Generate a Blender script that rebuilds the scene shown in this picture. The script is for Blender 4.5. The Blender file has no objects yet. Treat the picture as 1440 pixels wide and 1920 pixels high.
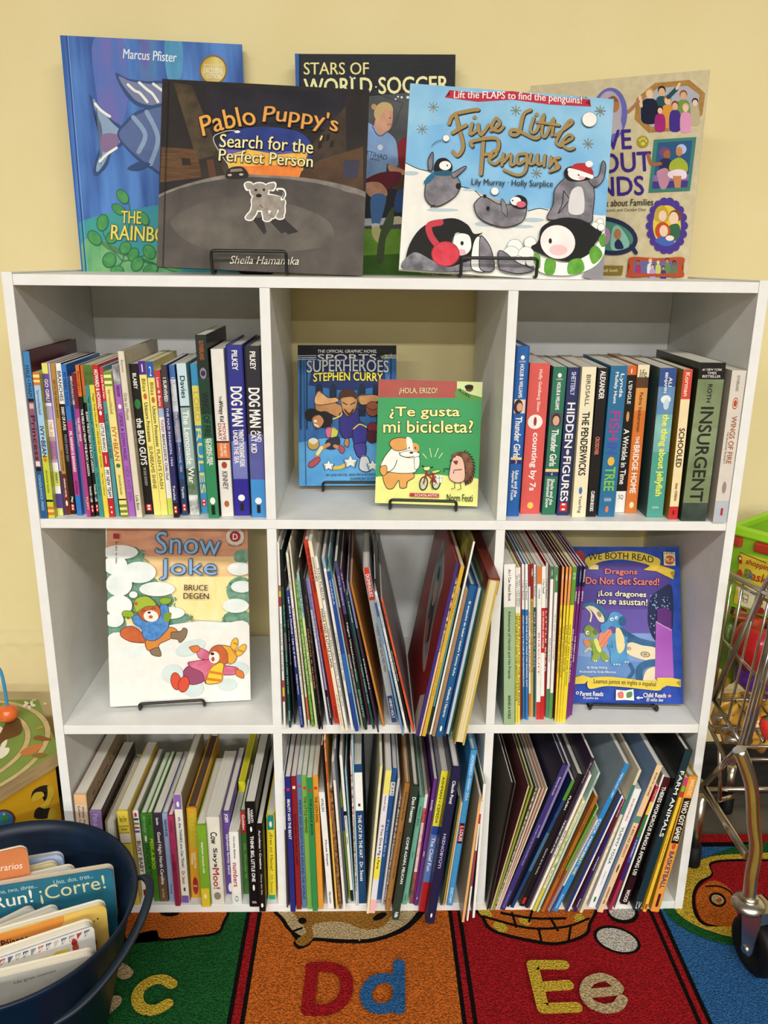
import bpy, bmesh, math, random
from mathutils import Vector, Matrix
random.seed(7)
S = bpy.context.scene
COL = S.collection
PI = math.pi

# ------------------------------------------------------------------ camera
FPX = 1559.47
CAM = Vector((-0.0299, -1.0256, 0.9379))
YAW, PIT, ROL = 0.0255, 0.2932, 0.0118
FWD = Vector((math.sin(YAW)*math.cos(PIT), math.cos(YAW)*math.cos(PIT), -math.sin(PIT)))
_r = Vector((math.cos(YAW), -math.sin(YAW), 0)); _u = _r.cross(FWD)
RT = math.cos(ROL)*_r + math.sin(ROL)*_u
UP = -math.sin(ROL)*_r + math.cos(ROL)*_u
cd = bpy.data.cameras.new('camera'); cam = bpy.data.objects.new('camera', cd); COL.objects.link(cam)
cd.sensor_fit = 'VERTICAL'; cd.sensor_height = 24.0; cd.sensor_width = 18.0
cd.lens = FPX/1920*24.0; cd.clip_start = 0.02
cam.matrix_world = Matrix(((RT.x, UP.x, -FWD.x, CAM.x), (RT.y, UP.y, -FWD.y, CAM.y), (RT.z, UP.z, -FWD.z, CAM.z), (0, 0, 0, 1)))
S.camera = cam

# ------------------------------------------------------------------ light
S.view_settings.view_transform = 'Standard'; S.view_settings.look = 'None'
S.view_settings.exposure = -0.08; S.view_settings.gamma = 1.0; S.view_settings.use_curve_mapping = False
wd = bpy.data.worlds.new('room'); S.world = wd; wd.use_nodes = True
wb = wd.node_tree.nodes['Background']; wb.inputs[0].default_value = (1.0, 0.97, 0.92, 1); wb.inputs[1].default_value = 0.045
def troffer(x, y, power, sx=1.2, sy=0.28):
    l = bpy.data.lights.new('ceiling_lamp', 'AREA'); l.shape = 'RECTANGLE'; l.size = sx; l.size_y = sy
    l.energy = power; l.color = (1.0, 0.992, 0.962)
    o = bpy.data.objects.new('ceiling_lamp', l); COL.objects.link(o); o.location = (x, y, 2.7)
for x in (-1.5, 0.0, 1.5):
    troffer(x, -2.6, 49)
for x in (-1.8, 0.0, 1.8):
    troffer(x, -5.8, 144)
for x in (-1.8, 0.0, 1.8):
    troffer(x, -9.2, 170)

# ------------------------------------------------------------------ materials
def lin(c): return c/12.92 if c <= 0.04045 else ((c+0.055)/1.055)**2.4
def rgb(h):
    h = h.lstrip('#')
    if len(h) == 3: h = ''.join(c*2 for c in h)
    return tuple(lin(int(h[i:i+2], 16)/255) for i in (0, 2, 4))
_M = {}
def M(h, h2=None, scale=60.0, st=(1, 1, 1), rough=0.42, metal=0.0, bump=0.0, detail=3.0, coat=0.0, lo=0.35, hi=0.65, bscale=None, spec=0.4):
    key = (h, h2, scale, st, rough, metal, bump, detail, coat, lo, hi, bscale, spec)
    if key in _M: return _M[key]
    m = bpy.data.materials.new('surface_%d' % len(_M)); m.use_nodes = True
    nt = m.node_tree; b = nt.nodes['Principled BSDF']
    tc = nt.nodes.new('ShaderNodeTexCoord'); mp = nt.nodes.new('ShaderNodeMapping'); mp.inputs['Scale'].default_value = st
    nz = nt.nodes.new('ShaderNodeTexNoise'); nz.inputs['Scale'].default_value = scale; nz.inputs['Detail'].default_value = detail
    cr = nt.nodes.new('ShaderNodeValToRGB')
    c1 = rgb(h); c2 = rgb(h2) if h2 else tuple(x*0.93 for x in c1)
    cr.color_ramp.elements[0].color = (*c1, 1); cr.color_ramp.elements[1].color = (*c2, 1)
    cr.color_ramp.elements[0].position = lo; cr.color_ramp.elements[1].position = hi
    L = nt.links.new
    L(tc.outputs['Object'], mp.inputs[0]); L(mp.outputs[0], nz.inputs[0]); L(nz.outputs[0], cr.inputs[0]); L(cr.outputs[0], b.inputs['Base Color'])
    b.inputs['Roughness'].default_value = rough; b.inputs['Metallic'].default_value = metal
    b.inputs['Specular IOR Level'].default_value = spec
    if coat: b.inputs['Coat Weight'].default_value = coat; b.inputs['Coat Roughness'].default_value = 0.12
    if bump:
        src = nz
        if bscale:
            src = nt.nodes.new('ShaderNodeTexNoise'); src.inputs['Scale'].default_value = bscale; L(tc.outputs['Object'], src.inputs[0])
        bp = nt.nodes.new('ShaderNodeBump'); bp.inputs['Strength'].default_value = bump; bp.inputs['Distance'].default_value = 0.004
        L(src.outputs[0], bp.inputs['Height']); L(bp.outputs[0], b.inputs['Normal'])
    _M[key] = m
    return m
def PAGE(h='#e8e3d7', h2='#c9c3b5'):
    return M(h, h2, scale=1.0, st=(2600, 6, 6), rough=0.8, detail=1.0, lo=0.3, hi=0.7, spec=0.1)

# ------------------------------------------------------------------ mesh helpers
class MB:
    """collects faces with materials and links them as one mesh object"""
    def __init__(s): s.bm = bmesh.new(); s.mats = []; s.ix = {}
    def mi(s, m):
        if m not in s.ix: s.ix[m] = len(s.mats); s.mats.append(m)
        return s.ix[m]
    def face(s, pts, m, smooth=False):
        try:
            f = s.bm.faces.new([s.bm.verts.new(p) for p in pts]); f.material_index = s.mi(m); f.smooth = smooth; return f
        except ValueError: return None
    def box(s, x0, x1, y0, y1, z0, z1, m, bev=0.0):
        vs = [s.bm.verts.new(p) for p in ((x0,y0,z0),(x1,y0,z0),(x1,y1,z0),(x0,y1,z0),(x0,y0,z1),(x1,y0,z1),(x1,y1,z1),(x0,y1,z1))]
        k = s.mi(m); fs = []
        for q in ((0,3,2,1),(4,5,6,7),(0,1,5,4),(1,2,6,5),(2,3,7,6),(3,0,4,7)):
            f = s.bm.faces.new([vs[i] for i in q]); f.material_index = k; fs.append(f)
        if bev:
            es = list({e for f in fs for e in f.edges})
            r = bmesh.ops.bevel(s.bm, geom=es, offset=bev, segments=2, profile=0.5, affect='EDGES')
            for f in r['faces']: f.material_index = k
    def tube(s, pts, r, m, seg=10, cap=True, closed=False):
        pts = [Vector(p) for p in pts]; n = len(pts); k = s.mi(m); rings = []
        if not isinstance(r, (list, tuple)): r = [r]*n
        t0 = (pts[1]-pts[0]).normalized(); a = t0.orthogonal().normalized()
        for i, p in enumerate(pts):
            if closed: t = (pts[(i+1) % n]-pts[i-1]).normalized()
            elif i == 0: t = t0
            elif i == n-1: t = (pts[-1]-pts[-2]).normalized()
            else: t = ((pts[i+1]-p).normalized()+(p-pts[i-1]).normalized()).normalized()
            a = (a - t*a.dot(t)).normalized(); b = t.cross(a)
            rings.append([s.bm.verts.new(p+(a*math.cos(2*PI*j/seg)+b*math.sin(2*PI*j/seg))*r[i]) for j in range(seg)])
        for i in range(n if closed else n-1):
            A, B = rings[i], rings[(i+1) % n]
            for j in range(seg):
                f = s.bm.faces.new((A[j], A[(j+1) % seg], B[(j+1) % seg], B[j])); f.material_index = k; f.smooth = True
        if cap and not closed:
            for q in (rings[0][::-1], rings[-1]):
                f = s.bm.faces.new(q); f.material_index = k
    def lathe(s, prof, m, seg=40, c=(0,0,0), ax='z', smooth=True):
        k = s.mi(m); rings = []
        for r, h in prof:
            ring = []
            for j in range(seg):
                a = 2*PI*j/seg; p = (r*math.cos(a), r*math.sin(a), h)
                if ax == 'x': p = (p[2], p[0], p[1])
                if ax == 'y': p = (p[0], p[2], p[1])
                ring.append(s.bm.verts.new((p[0]+c[0], p[1]+c[1], p[2]+c[2])))
            rings.append(ring)
        for A, B in zip(rings, rings[1:]):
            for j in range(seg):
                f = s.bm.faces.new((A[j], A[(j+1) % seg], B[(j+1) % seg], B[j])); f.material_index = k; f.smooth = smooth
    def ball(s, c, r, m, sc=(1,1,1), seg=24, rot=None):
        mt = Matrix.Translation(c) @ (rot.to_4x4() if rot else Matrix()) @ Matrix.Diagonal((r*sc[0], r*sc[1], r*sc[2], 1))
        o = bmesh.ops.create_uvsphere(s.bm, u_segments=seg, v_segments=seg//2, radius=1, matrix=mt)
        k = s.mi(m)
        for f in {f for v in o['verts'] for f in v.link_faces}: f.material_index = k; f.smooth = True
    def ngon(s, pts3, m):
        f = s.face(pts3, m)
        if f and len(f.verts) > 4: bmesh.ops.triangulate(s.bm, faces=[f])
    def build(s, name, parent=None, recalc=False):
        if recalc: bmesh.ops.recalc_face_normals(s.bm, faces=s.bm.faces)
        me = bpy.data.meshes.new(name); s.bm.to_mesh(me); s.bm.free()
        for m in s.mats: me.materials.append(m)
        o = bpy.data.objects.new(name, me); COL.objects.link(o)
        if parent: o.parent = parent
        return o
def empty(name, mat=None):
    o = bpy.data.objects.new(name, None); COL.objects.link(o); o.empty_display_size = 0.02
    if mat is not None: o.matrix_world = mat
    return o
def tag(o, label, cat, group=None):
    o['label'] = label; o['category'] = cat
    if group: o['group'] = group
    return o
def structure(o): o['kind'] = 'structure'; return o

# a photograph pixel cast on to a real plane of the scene (axis 0/1/2 = value, or any plane)
def ray(px, py): return (px-720)/FPX*RT - (py-960)/FPX*UP + FWD
def at(px, py, ax, v):
    d = ray(px, py); return CAM + d*((v-CAM[ax])/d[ax])
def onplane(px, py, o, n):
    d = ray(px, py); return CAM + d*((o-CAM).dot(n)/d.dot(n))

# ------------------------------------------------------------------ lettering
_T = {}
def glyphs(txt, bold=0.0, shear=0.0):
    key = (txt, bold, shear)
    if key in _T: return _T[key]
    c = bpy.data.curves.new('t', 'FONT'); c.body = txt; c.size = 1.0; c.offset = bold; c.resolution_u = 3; c.shear = shear
    c.align_x = 'LEFT'; c.space_line = 0.95
    o = bpy.data.objects.new('t', c)
    me = bpy.data.meshes.new_from_object(o)
    vs = [(v.co.x, v.co.y) for v in me.vertices]; fs = [tuple(p.vertices) for p in me.polygons]
    bpy.data.objects.remove(o); bpy.data.curves.remove(c); bpy.data.meshes.remove(me)
    if vs:
        x0 = min(v[0] for v in vs); x1 = max(v[0] for v in vs); y0 = min(v[1] for v in vs); y1 = max(v[1] for v in vs)
        vs = [((x-x0)/max(x1-x0, 1e-6), (y-y0)/max(y1-y0, 1e-6)) for x, y in vs]
    _T[key] = (vs, fs); return _T[key]
def lettering(mb, txt, m, fn, bold=0.0, shear=0.0):
    """fn maps (u,v) of the unit text box to a 3-D point"""
    vs, fs = glyphs(txt, bold, shear)
    k = mb.mi(m); bv = [mb.bm.verts.new(fn(u, v)) for u, v in vs]
    for f in fs:
        try: q = mb.bm.faces.new([bv[i] for i in f]); q.material_index = k
        except ValueError: pass

def spline(pts, closed=True, n=5):
    out = []; N = len(pts)
    for i in range(N if closed else N-1):
        g = (lambda j: pts[j % N]) if closed else (lambda j: pts[min(max(j, 0), N-1)])
        p0, p1, p2, p3 = g(i-1), g(i), g(i+1), g(i+2)
        for k in range(n):
            t = k/n
            out.append(tuple(0.5*(2*p1[a]+(p2[a]-p0[a])*t+(2*p0[a]-5*p1[a]+4*p2[a]-p3[a])*t*t+(3*p1[a]-p0[a]-3*p2[a]+p3[a])*t**3) for a in range(len(p1))))
    if not closed: out.append(tuple(pts[-1]))
    return out
def clip(poly, W, H):
    for ax, lim, sg in ((0, 0, 1), (0, W, -1), (1, 0, 1), (1, H, -1)):
        out = []
        for i in range(len(poly)):
            a, b = poly[i-1], poly[i]; da, db = sg*(a[ax]-lim), sg*(b[ax]-lim)
            if (da >= 0) != (db >= 0):
                t = da/(da-db); out.append((a[0]+(b[0]-a[0])*t, a[1]+(b[1]-a[1])*t))
            if db >= 0: out.append(b)
        poly = out
        if len(poly) < 3: return []
    return poly
class Art:
    """flat printed artwork on a cover: shapes are given in a reference frame and land on the cover's own plane"""
    STEP = 2.0e-5
    def __init__(s, mb, to2d, to3d, W, H, base=6e-5):
        s.mb, s.t2, s.t3, s.W, s.H, s.k, s.base = mb, to2d, to3d, W, H, 0, base
        s.F = (0, 0, 1)
    def frame(s, x0, y0, sc): s.F = (x0, y0, sc)
    def q(s, p): return s.t2(s.F[0]+p[0]*s.F[2], s.F[1]+p[1]*s.F[2])
    def _put(s, pts, m, adv=True):
        if adv: s.k += 1
        pts = clip(pts, s.W, s.H)
        cl = []
        for p in pts:
            if not cl or (abs(p[0]-cl[-1][0])+abs(p[1]-cl[-1][1])) > 1e-6: cl.append(p)
        if len(cl) < 3: return
        a = sum(cl[i-1][0]*cl[i][1]-cl[i][0]*cl[i-1][1] for i in range(len(cl)))
        if a < 0: cl = cl[::-1]
        s.mb.ngon([s.t3(p[0], p[1], s.base+s.k*s.STEP) for p in cl], m)
    def mat(s, h): return h if not isinstance(h, str) else M(h, rough=0.5, spec=0.15)
    def P(s, h, *pts): s._put([s.q(p) for p in pts], s.mat(h))
    def B(s, h, *pts): s._put([s.q(p) for p in spline(pts)], s.mat(h))
    def R(s, h, x0, y0, x1, y1): s.P(h, (x0, y0), (x1, y0), (x1, y1), (x0, y1))
    def E(s, h, cx, cy, rx, ry=None, rot=0):
        ry = rx if ry is None else ry; c, n = math.cos(math.radians(rot)), math.sin(math.radians(rot))
        s.P(h, *[(cx+rx*math.cos(t)*c-ry*math.sin(t)*n, cy+rx*math.cos(t)*n+ry*math.sin(t)*c) for t in [2*PI*i/28 for i in range(28)]])
    def O(s, h, ho, w, kind, *a):
        """shape with an outline"""
        if kind == 'E':
            cx, cy, rx, ry = a[:4]; rot = a[4] if len(a) > 4 else 0
            s.E(ho, cx, cy, rx+w, ry+w, rot); s.E(h, cx, cy, rx, ry, rot)
        else:
            s.B(h, *a); s.L(ho, w, list(a)+[a[0]])
    def L(s, h, w, pts, smooth=True):
        s.k += 1
        pts = spline(pts, False) if smooth and len(pts) > 2 else list(pts)
        m = s.mat(h); n = len(pts); k0 = s.k; ribs = []
        for i, p in enumerate(pts):
            a, b = pts[max(i-1, 0)], pts[min(i+1, n-1)]
            dx, dy = b[0]-a[0], b[1]-a[1]; d = math.hypot(dx, dy) or 1
            ribs.append(((p[0]-dy/d*w/2, p[1]+dx/d*w/2), (p[0]+dy/d*w/2, p[1]-dx/d*w/2)))
        for i in range(n-1):
            s.k = k0+0.9*i/max(n-1, 1)
            s._put([s.q(p) for p in (ribs[i][0], ribs[i+1][0], ribs[i+1][1], ribs[i][1])], m, False)
        s.k = k0+1
        for e, f in ((0, 1), (n-1, n-2)):       # rounded ends
            p, g = pts[e], pts[f]; t0 = math.atan2(p[1]-g[1], p[0]-g[0])
            s._put([s.q((p[0]+w/2*math.cos(t0-PI/2+PI*j/6), p[1]+w/2*math.sin(t0-PI/2+PI*j/6))) for j in range(7)], m, False)
    def T(s, txt, h, cx, cy, w, hh, ang=0, bend=0, bold=0.02, shear=0, out=None, ow=0.05):
        """text box centred on cx,cy (frame units), ang clockwise in degrees, bend lifts the middle"""
        if out:
            e = hh*0.045
            for dx, dy in ((e, e), (-e, e*.3), (e*.4, -e)): s.T(txt, out, cx+dx, cy+dy, w, hh, ang, bend, bold, shear)
        nb = 0 if bold < 0.015 else 1 if bold < 0.035 else 2; e = hh*(0.012 if nb == 1 else 0.022)
        for dx, dy in ((-e, 0), (e, 0), (0, -e), (0, e))[:2*nb]: s.T(txt, h, cx+dx, cy+dy, w, hh, ang, bend, 0, shear)
        s.k += 1; k = s.k; c, n = math.cos(math.radians(ang)), math.sin(math.radians(ang))
        def fn(u, v):
            x, y = (u-0.5)*w, (0.5-v)*hh - bend*(1-4*(u-0.5)**2)
            p = s.q((cx+x*c-y*n, cy+x*n+y*c)); return s.t3(min(max(p[0], 0), s.W), min(max(p[1], 0), s.H), s.base+k*s.STEP)
        lettering(s.mb, txt, s.mat(h), fn, 0.0, shear)

# ------------------------------------------------------------------ the room
XO, XI, D1L, D1R, D2L, D2R = 0.4572, 0.4443, -0.1553, -0.1428, 0.1424, 0.1547
ZT, ZTB, S1T, S1B, S2T, S2B, BT = 0.9183, 0.9056, 0.6165, 0.6042, 0.3167, 0.3033, 0.0131
DEP = 0.289; WALLY = 0.302; FLOORZ = -0.009
wallm = M('#ebdba6', '#e8d7a0', scale=7, rough=0.7, bump=0.08, bscale=240, spec=0.2)
mb = MB(); mb.box(-4, 4, WALLY, WALLY+0.12, FLOORZ, 2.75, wallm); structure(mb.build('wall_back'))
mb = MB(); mb.box(-4, 4, -11, WALLY, FLOORZ-0.08, FLOORZ, M('#5d574c', '#524c42', scale=12, rough=0.5)); structure(mb.build('floor'))
mb = MB(); mb.box(-4, 4, WALLY-0.006, WALLY, FLOORZ, 0.10, M('#1d1b19', '#252320', rough=0.5), bev=0.002); structure(mb.build('baseboard_back'))

dimw = M('#857a5c', '#7c7256', scale=7, rough=0.8, spec=.1)
mb = MB(); mb.box(-4.1, -4, -11, WALLY, FLOORZ, 2.75, dimw); structure(mb.build('wall_left'))
mb = MB(); mb.box(4, 4.1, -11, WALLY, FLOORZ, 2.75, dimw); structure(mb.build('wall_right'))
mb = MB(); mb.box(-4.1, 4.1, -11.1, -11, FLOORZ, 2.75, dimw); structure(mb.build('wall_front'))
mb = MB(); mb.box(-4.1, 4.1, -11.1, WALLY+.12, 2.75, 2.83, M('#a8a59c', '#a19e95', scale=60, rough=.8)); structure(mb.build('ceiling'))

# ------------------------------------------------------------------ alphabet rug
def rugmat(h, k=0.68):
    c = h.lstrip('#'); d = ''.join('%02x' % int(int(c[i:i+2], 16)*k) for i in (0, 2, 4))
    return M(h, '#'+d, scale=420, rough=0.95, bump=0.9, detail=2.0, lo=0.38, hi=0.62, spec=0.05)
RG, RO, RR, RB, RK, RY, RW, RN, RT2 = [rugmat(c) for c in ('#1f5c2c', '#cf6a26', '#a81c22', '#33679f', '#15120f', '#d9b53c', '#d3cbbd', '#a8742f', '#cbb183')]
rug = MB(); RX0, RX1, RY0, RY1 = -1.2, 1.35, -1.6, 0.174
rug.box(RX0, RX1, RY0, RY1, FLOORZ, -0.0012, RR, bev=0.002)
ra = Art(rug, lambda px, py: (at(px, py, 2, 0).x-RX0, at(px, py, 2, 0).y-RY0), lambda x, y, o: (x+RX0, y+RY0, -0.0012+o), RX1-RX0, RY1-RY0, base=8e-5)
def rr(m, x0, y0, x1, y1):
    ra._put([(x-RX0, y-RY0) for x, y in ((x0, y0), (x1, y0), (x1, y1), (x0, y1))], m)
TILES = ((-0.80, -0.505, RB), (-0.480, -0.203, RG), (-0.180, 0.100, RO), (0.120, 0.404, RR), (0.424, 0.728, RB), (0.748, 1.05, RO))
rr(RK, RX0+0.02, RY0, RX1-0.02, 0.152); rr(RR, RX0+0.02, RY0, RX1-0.02, 0.146)
for x0, x1, m in TILES:
    for y1, y0 in ((0.140, -0.262), (-0.290, -0.70), (-0.73, -1.14)):
        rr(RK, x0-0.006, y0-0.006, x1+0.006, y1+0.006)
        rr(m if y1 > 0 else {RB: RY, RG: RB, RO: RG, RR: RY}.get(m, RB), x0, y0, x1, y1)
ra.frame(0, 0, 1)
# pictures peeping out from under the shelf: brown dog's muzzle, orange cat, basket of eggs, red fish
ra.B(RK, (236, 1690), (230, 1768), (252, 1756), (290, 1748), (300, 1764), (360, 1758), (405, 1752), (420, 1735), (418, 1690))
ra.B(RO, (240, 1690), (238, 1762), (254, 1752), (292, 1744), (303, 1759), (360, 1754), (402, 1748), (415, 1733), (413, 1690))
ra.E(RK, 318, 1712, 18, 6)
ra.B(RK, (527, 1690), (530, 1730), (552, 1757), (550, 1770), (562, 1779), (580, 1772), (590, 1764), (640, 1768), (700, 1766), (760, 1745), (795, 1712), (795, 1690))
ra.B(RT2, (534, 1690), (536, 1726), (560, 1752), (600, 1758), (690, 1760), (750, 1740), (780, 1712), (780, 1690))
ra.B(RN, (551, 1690), (553, 1716), (573, 1742), (570, 1752), (554, 1763), (562, 1773), (576, 1770), (588, 1756), (588, 1733), (640, 1728), (680, 1742), (715, 1738), (735, 1716), (750, 1690))
ra.E(RK, 567, 1726, 8, 6); ra.E(RK, 712, 1718, 14, 6, -25)
ra.L(RK, 4, [(556, 1760), (548, 1748), (566, 1740)])
for x, y in ((605, 1745), (618, 1750), (634, 1748), (655, 1752), (672, 1756)): ra.L(RT2, 3, [(x, y), (x+2, y+7)])
ra.B(RK, (897, 1690), (903, 1722), (925, 1748), (1000, 1768), (1050, 1772), (1098, 1756), (1108, 1735), (1106, 1690))
ra.B(RO, (903, 1690), (909, 1720), (930, 1744), (1002, 1762), (1048, 1766), (1092, 1752), (1102, 1733), (1100, 1690))
for q in ((910, 1712, 14, 8), (938, 1738, 14, 9), (984, 1726, 12, 8), (1086, 1722, 10, 9)): ra.E(RY, *q, 30)
for q in ([(905, 1718), (990, 1740), (1060, 1738), (1104, 1722)], [(940, 1712), (1000, 1722), (1060, 1722)], [(960, 1712), (968, 1738)], [(1010, 1742), (1015, 1765)], [(1032, 1722), (1046, 1745)], [(1070, 1738), (1066, 1766)], [(1000, 1700), (992, 1728)]): ra.L(RK, 4.5, q)
ra.E(RK, 1168, 1712, 30, 20, 10); ra.E(RW, 1166, 1709, 25, 16, 10)
ra.E(RK, 1157, 1763, 46, 24, 18); ra.E(RW, 1157, 1763, 40, 20, 18)
ra.frame(1240, 1400, .2395)
ra.B(RG, (0, 1180), (40, 1310), (180, 1430), (360, 1510), (600, 1560), (1000, 1560), (1500, 1400), (1600, 900), (1200, 760), (700, 760), (330, 880), (100, 1000))
ra.B(RY, (90, 1150), (110, 1280), (230, 1380), (400, 1450), (600, 1495), (1000, 1490), (1400, 1350), (1480, 950), (1150, 830), (700, 840), (360, 870), (150, 1010))
ra.B(RK, (385, 905), (640, 880), (1000, 900), (1300, 1000), (1250, 1250), (900, 1400), (560, 1405), (350, 1405), (260, 1320), (240, 1170), (290, 1060), (390, 1000))
ra.B(RR, (400, 920), (640, 900), (990, 915), (1270, 1010), (1220, 1240), (900, 1385), (560, 1388), (365, 1390), (285, 1310), (265, 1180), (310, 1080), (405, 1010))
ra.B(RO, (310, 1100), (420, 1050), (560, 1150), (580, 1390), (365, 1388), (290, 1300), (272, 1180))
ra.E(RK, 440, 1200, 70, 54, 25); ra.E(RT2, 440, 1200, 52, 36, 25); ra.E(RO, 452, 1206, 22, 22)
ra.L(RK, 12, [(350, 1098), (450, 1095), (540, 1140), (560, 1200)])
ra.frame(0, 0, 1)
# letters, stroked on the floor plane
def rstroke(m, pts, w=.0158, smooth=True):
    ra.k += 1; q = [ra.q(p) for p in (spline(pts, False, 7) if smooth else pts)]
    for a, b in zip(q, q[1:]):
        dx, dy = b[0]-a[0], b[1]-a[1]; d = math.hypot(dx, dy) or 1; nx, ny = -dy/d*w/2, dx/d*w/2
        ra._put([(a[0]+nx, a[1]+ny), (b[0]+nx, b[1]+ny), (b[0]-nx, b[1]-ny), (a[0]-nx, a[1]-ny)], m, False)
    for p in (q if smooth else q[:1]+q[-1:]+q[1:-1]): ra.k += 0; ra._put([(p[0]+w/2*math.cos(t), p[1]+w/2*math.sin(t)) for t in [2*PI*i/16 for i in range(16)]], m, True) if p in (q[0], q[-1]) or not smooth else ra._put([(p[0]+w/2*math.cos(t), p[1]+w/2*math.sin(t)) for t in [2*PI*i/12 for i in range(12)]], m, True)
rstroke(RT2, [(236, 1826), (218, 1815), (188, 1818), (160, 1840), (152, 1868), (165, 1890), (190, 1896), (214, 1880)], .020)
rstroke(RY, [(322, 1847), (305, 1838), (282, 1842), (262, 1858), (258, 1878), (268, 1893), (290, 1896), (314, 1885)])
rstroke(RR, [(586, 1816), (577, 1896)], .0175, False); rstroke(RR, [(584, 1816), (622, 1817), (645, 1830), (650, 1855), (641, 1880), (615, 1896), (578, 1897)], .0175)
rstroke(RB, [(748, 1811), (748, 1896)], .0165, False); rstroke(RB, [(746, 1850), (732, 1839), (705, 1841), (688, 1860), (688, 1880), (702, 1894), (728, 1894), (746, 1880)], .0165)
rstroke(RY, [(1056, 1814), (998, 1814), (1018, 1896), (1080, 1894)], .0165, False); rstroke(RY, [(1008, 1856), (1064, 1852)], .0165, False)
rstroke(RT2, [(1098, 1868), (1156, 1862), (1148, 1846), (1128, 1838), (1104, 1846), (1096, 1866), (1106, 1886), (1132, 1897), (1156, 1893), (1166, 1880)], .0145)
tag(rug.build('alphabet_rug'), 'large red-bordered alphabet rug with coloured letter squares on the floor', 'rug')

# ------------------------------------------------------------------ bookshelf
WH = M('#ecece8', '#e7e7e2', scale=40, rough=0.45, spec=0.3)
shelf = tag(empty('bookshelf'), 'white nine-cubby bookshelf standing against the yellow wall', 'bookshelf')
def panel(name, x0, x1, y0, y1, z0, z1, bev=0.0006):
    m = MB(); m.box(x0, x1, y0, y1, z0, z1, WH, bev); return m.build(name, shelf)
panel('side_panel', -XO, -XI-0.0002, 0, DEP, -0.0008, ZT+0.0022); panel('side_panel', XI+0.0002, XO, 0, DEP, -0.0008, ZT+0.0022)
panel('top_panel', -XI, XI, 0.0006, DEP, ZTB, ZT)
panel('shelf_board', -XI, XI, 0.0006, DEP, S1B, S1T); panel('shelf_board', -XI, XI, 0.0006, DEP, S2B, S2T)
panel('bottom_panel', -XI, XI, 0.0006, DEP, -0.0006, BT)
for z0, z1 in ((S1T, ZTB), (S2T, S1B), (BT, S2B)):
    panel('divider', D1L, D1R, 0.001, DEP, z0+0.0002, z1-0.0002); panel('divider', D2L, D2R, 0.001, DEP, z0+0.0002, z1-0.0002)
for x0, x1, z0, z1 in ((-XI, D1L, S1T, ZTB), (D2R, XI, S1T, ZTB), (D1R, D2L, S2T, S1B), (-XI, D1L, BT, S2B), (D1R, D2L, BT, S2B), (D2R, XI, BT, S2B)):
    panel('back_panel', x0+0.0003, x1-0.0003, DEP-0.004, DEP-0.0003, z0+0.0003, z1-0.0003, 0)

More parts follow.
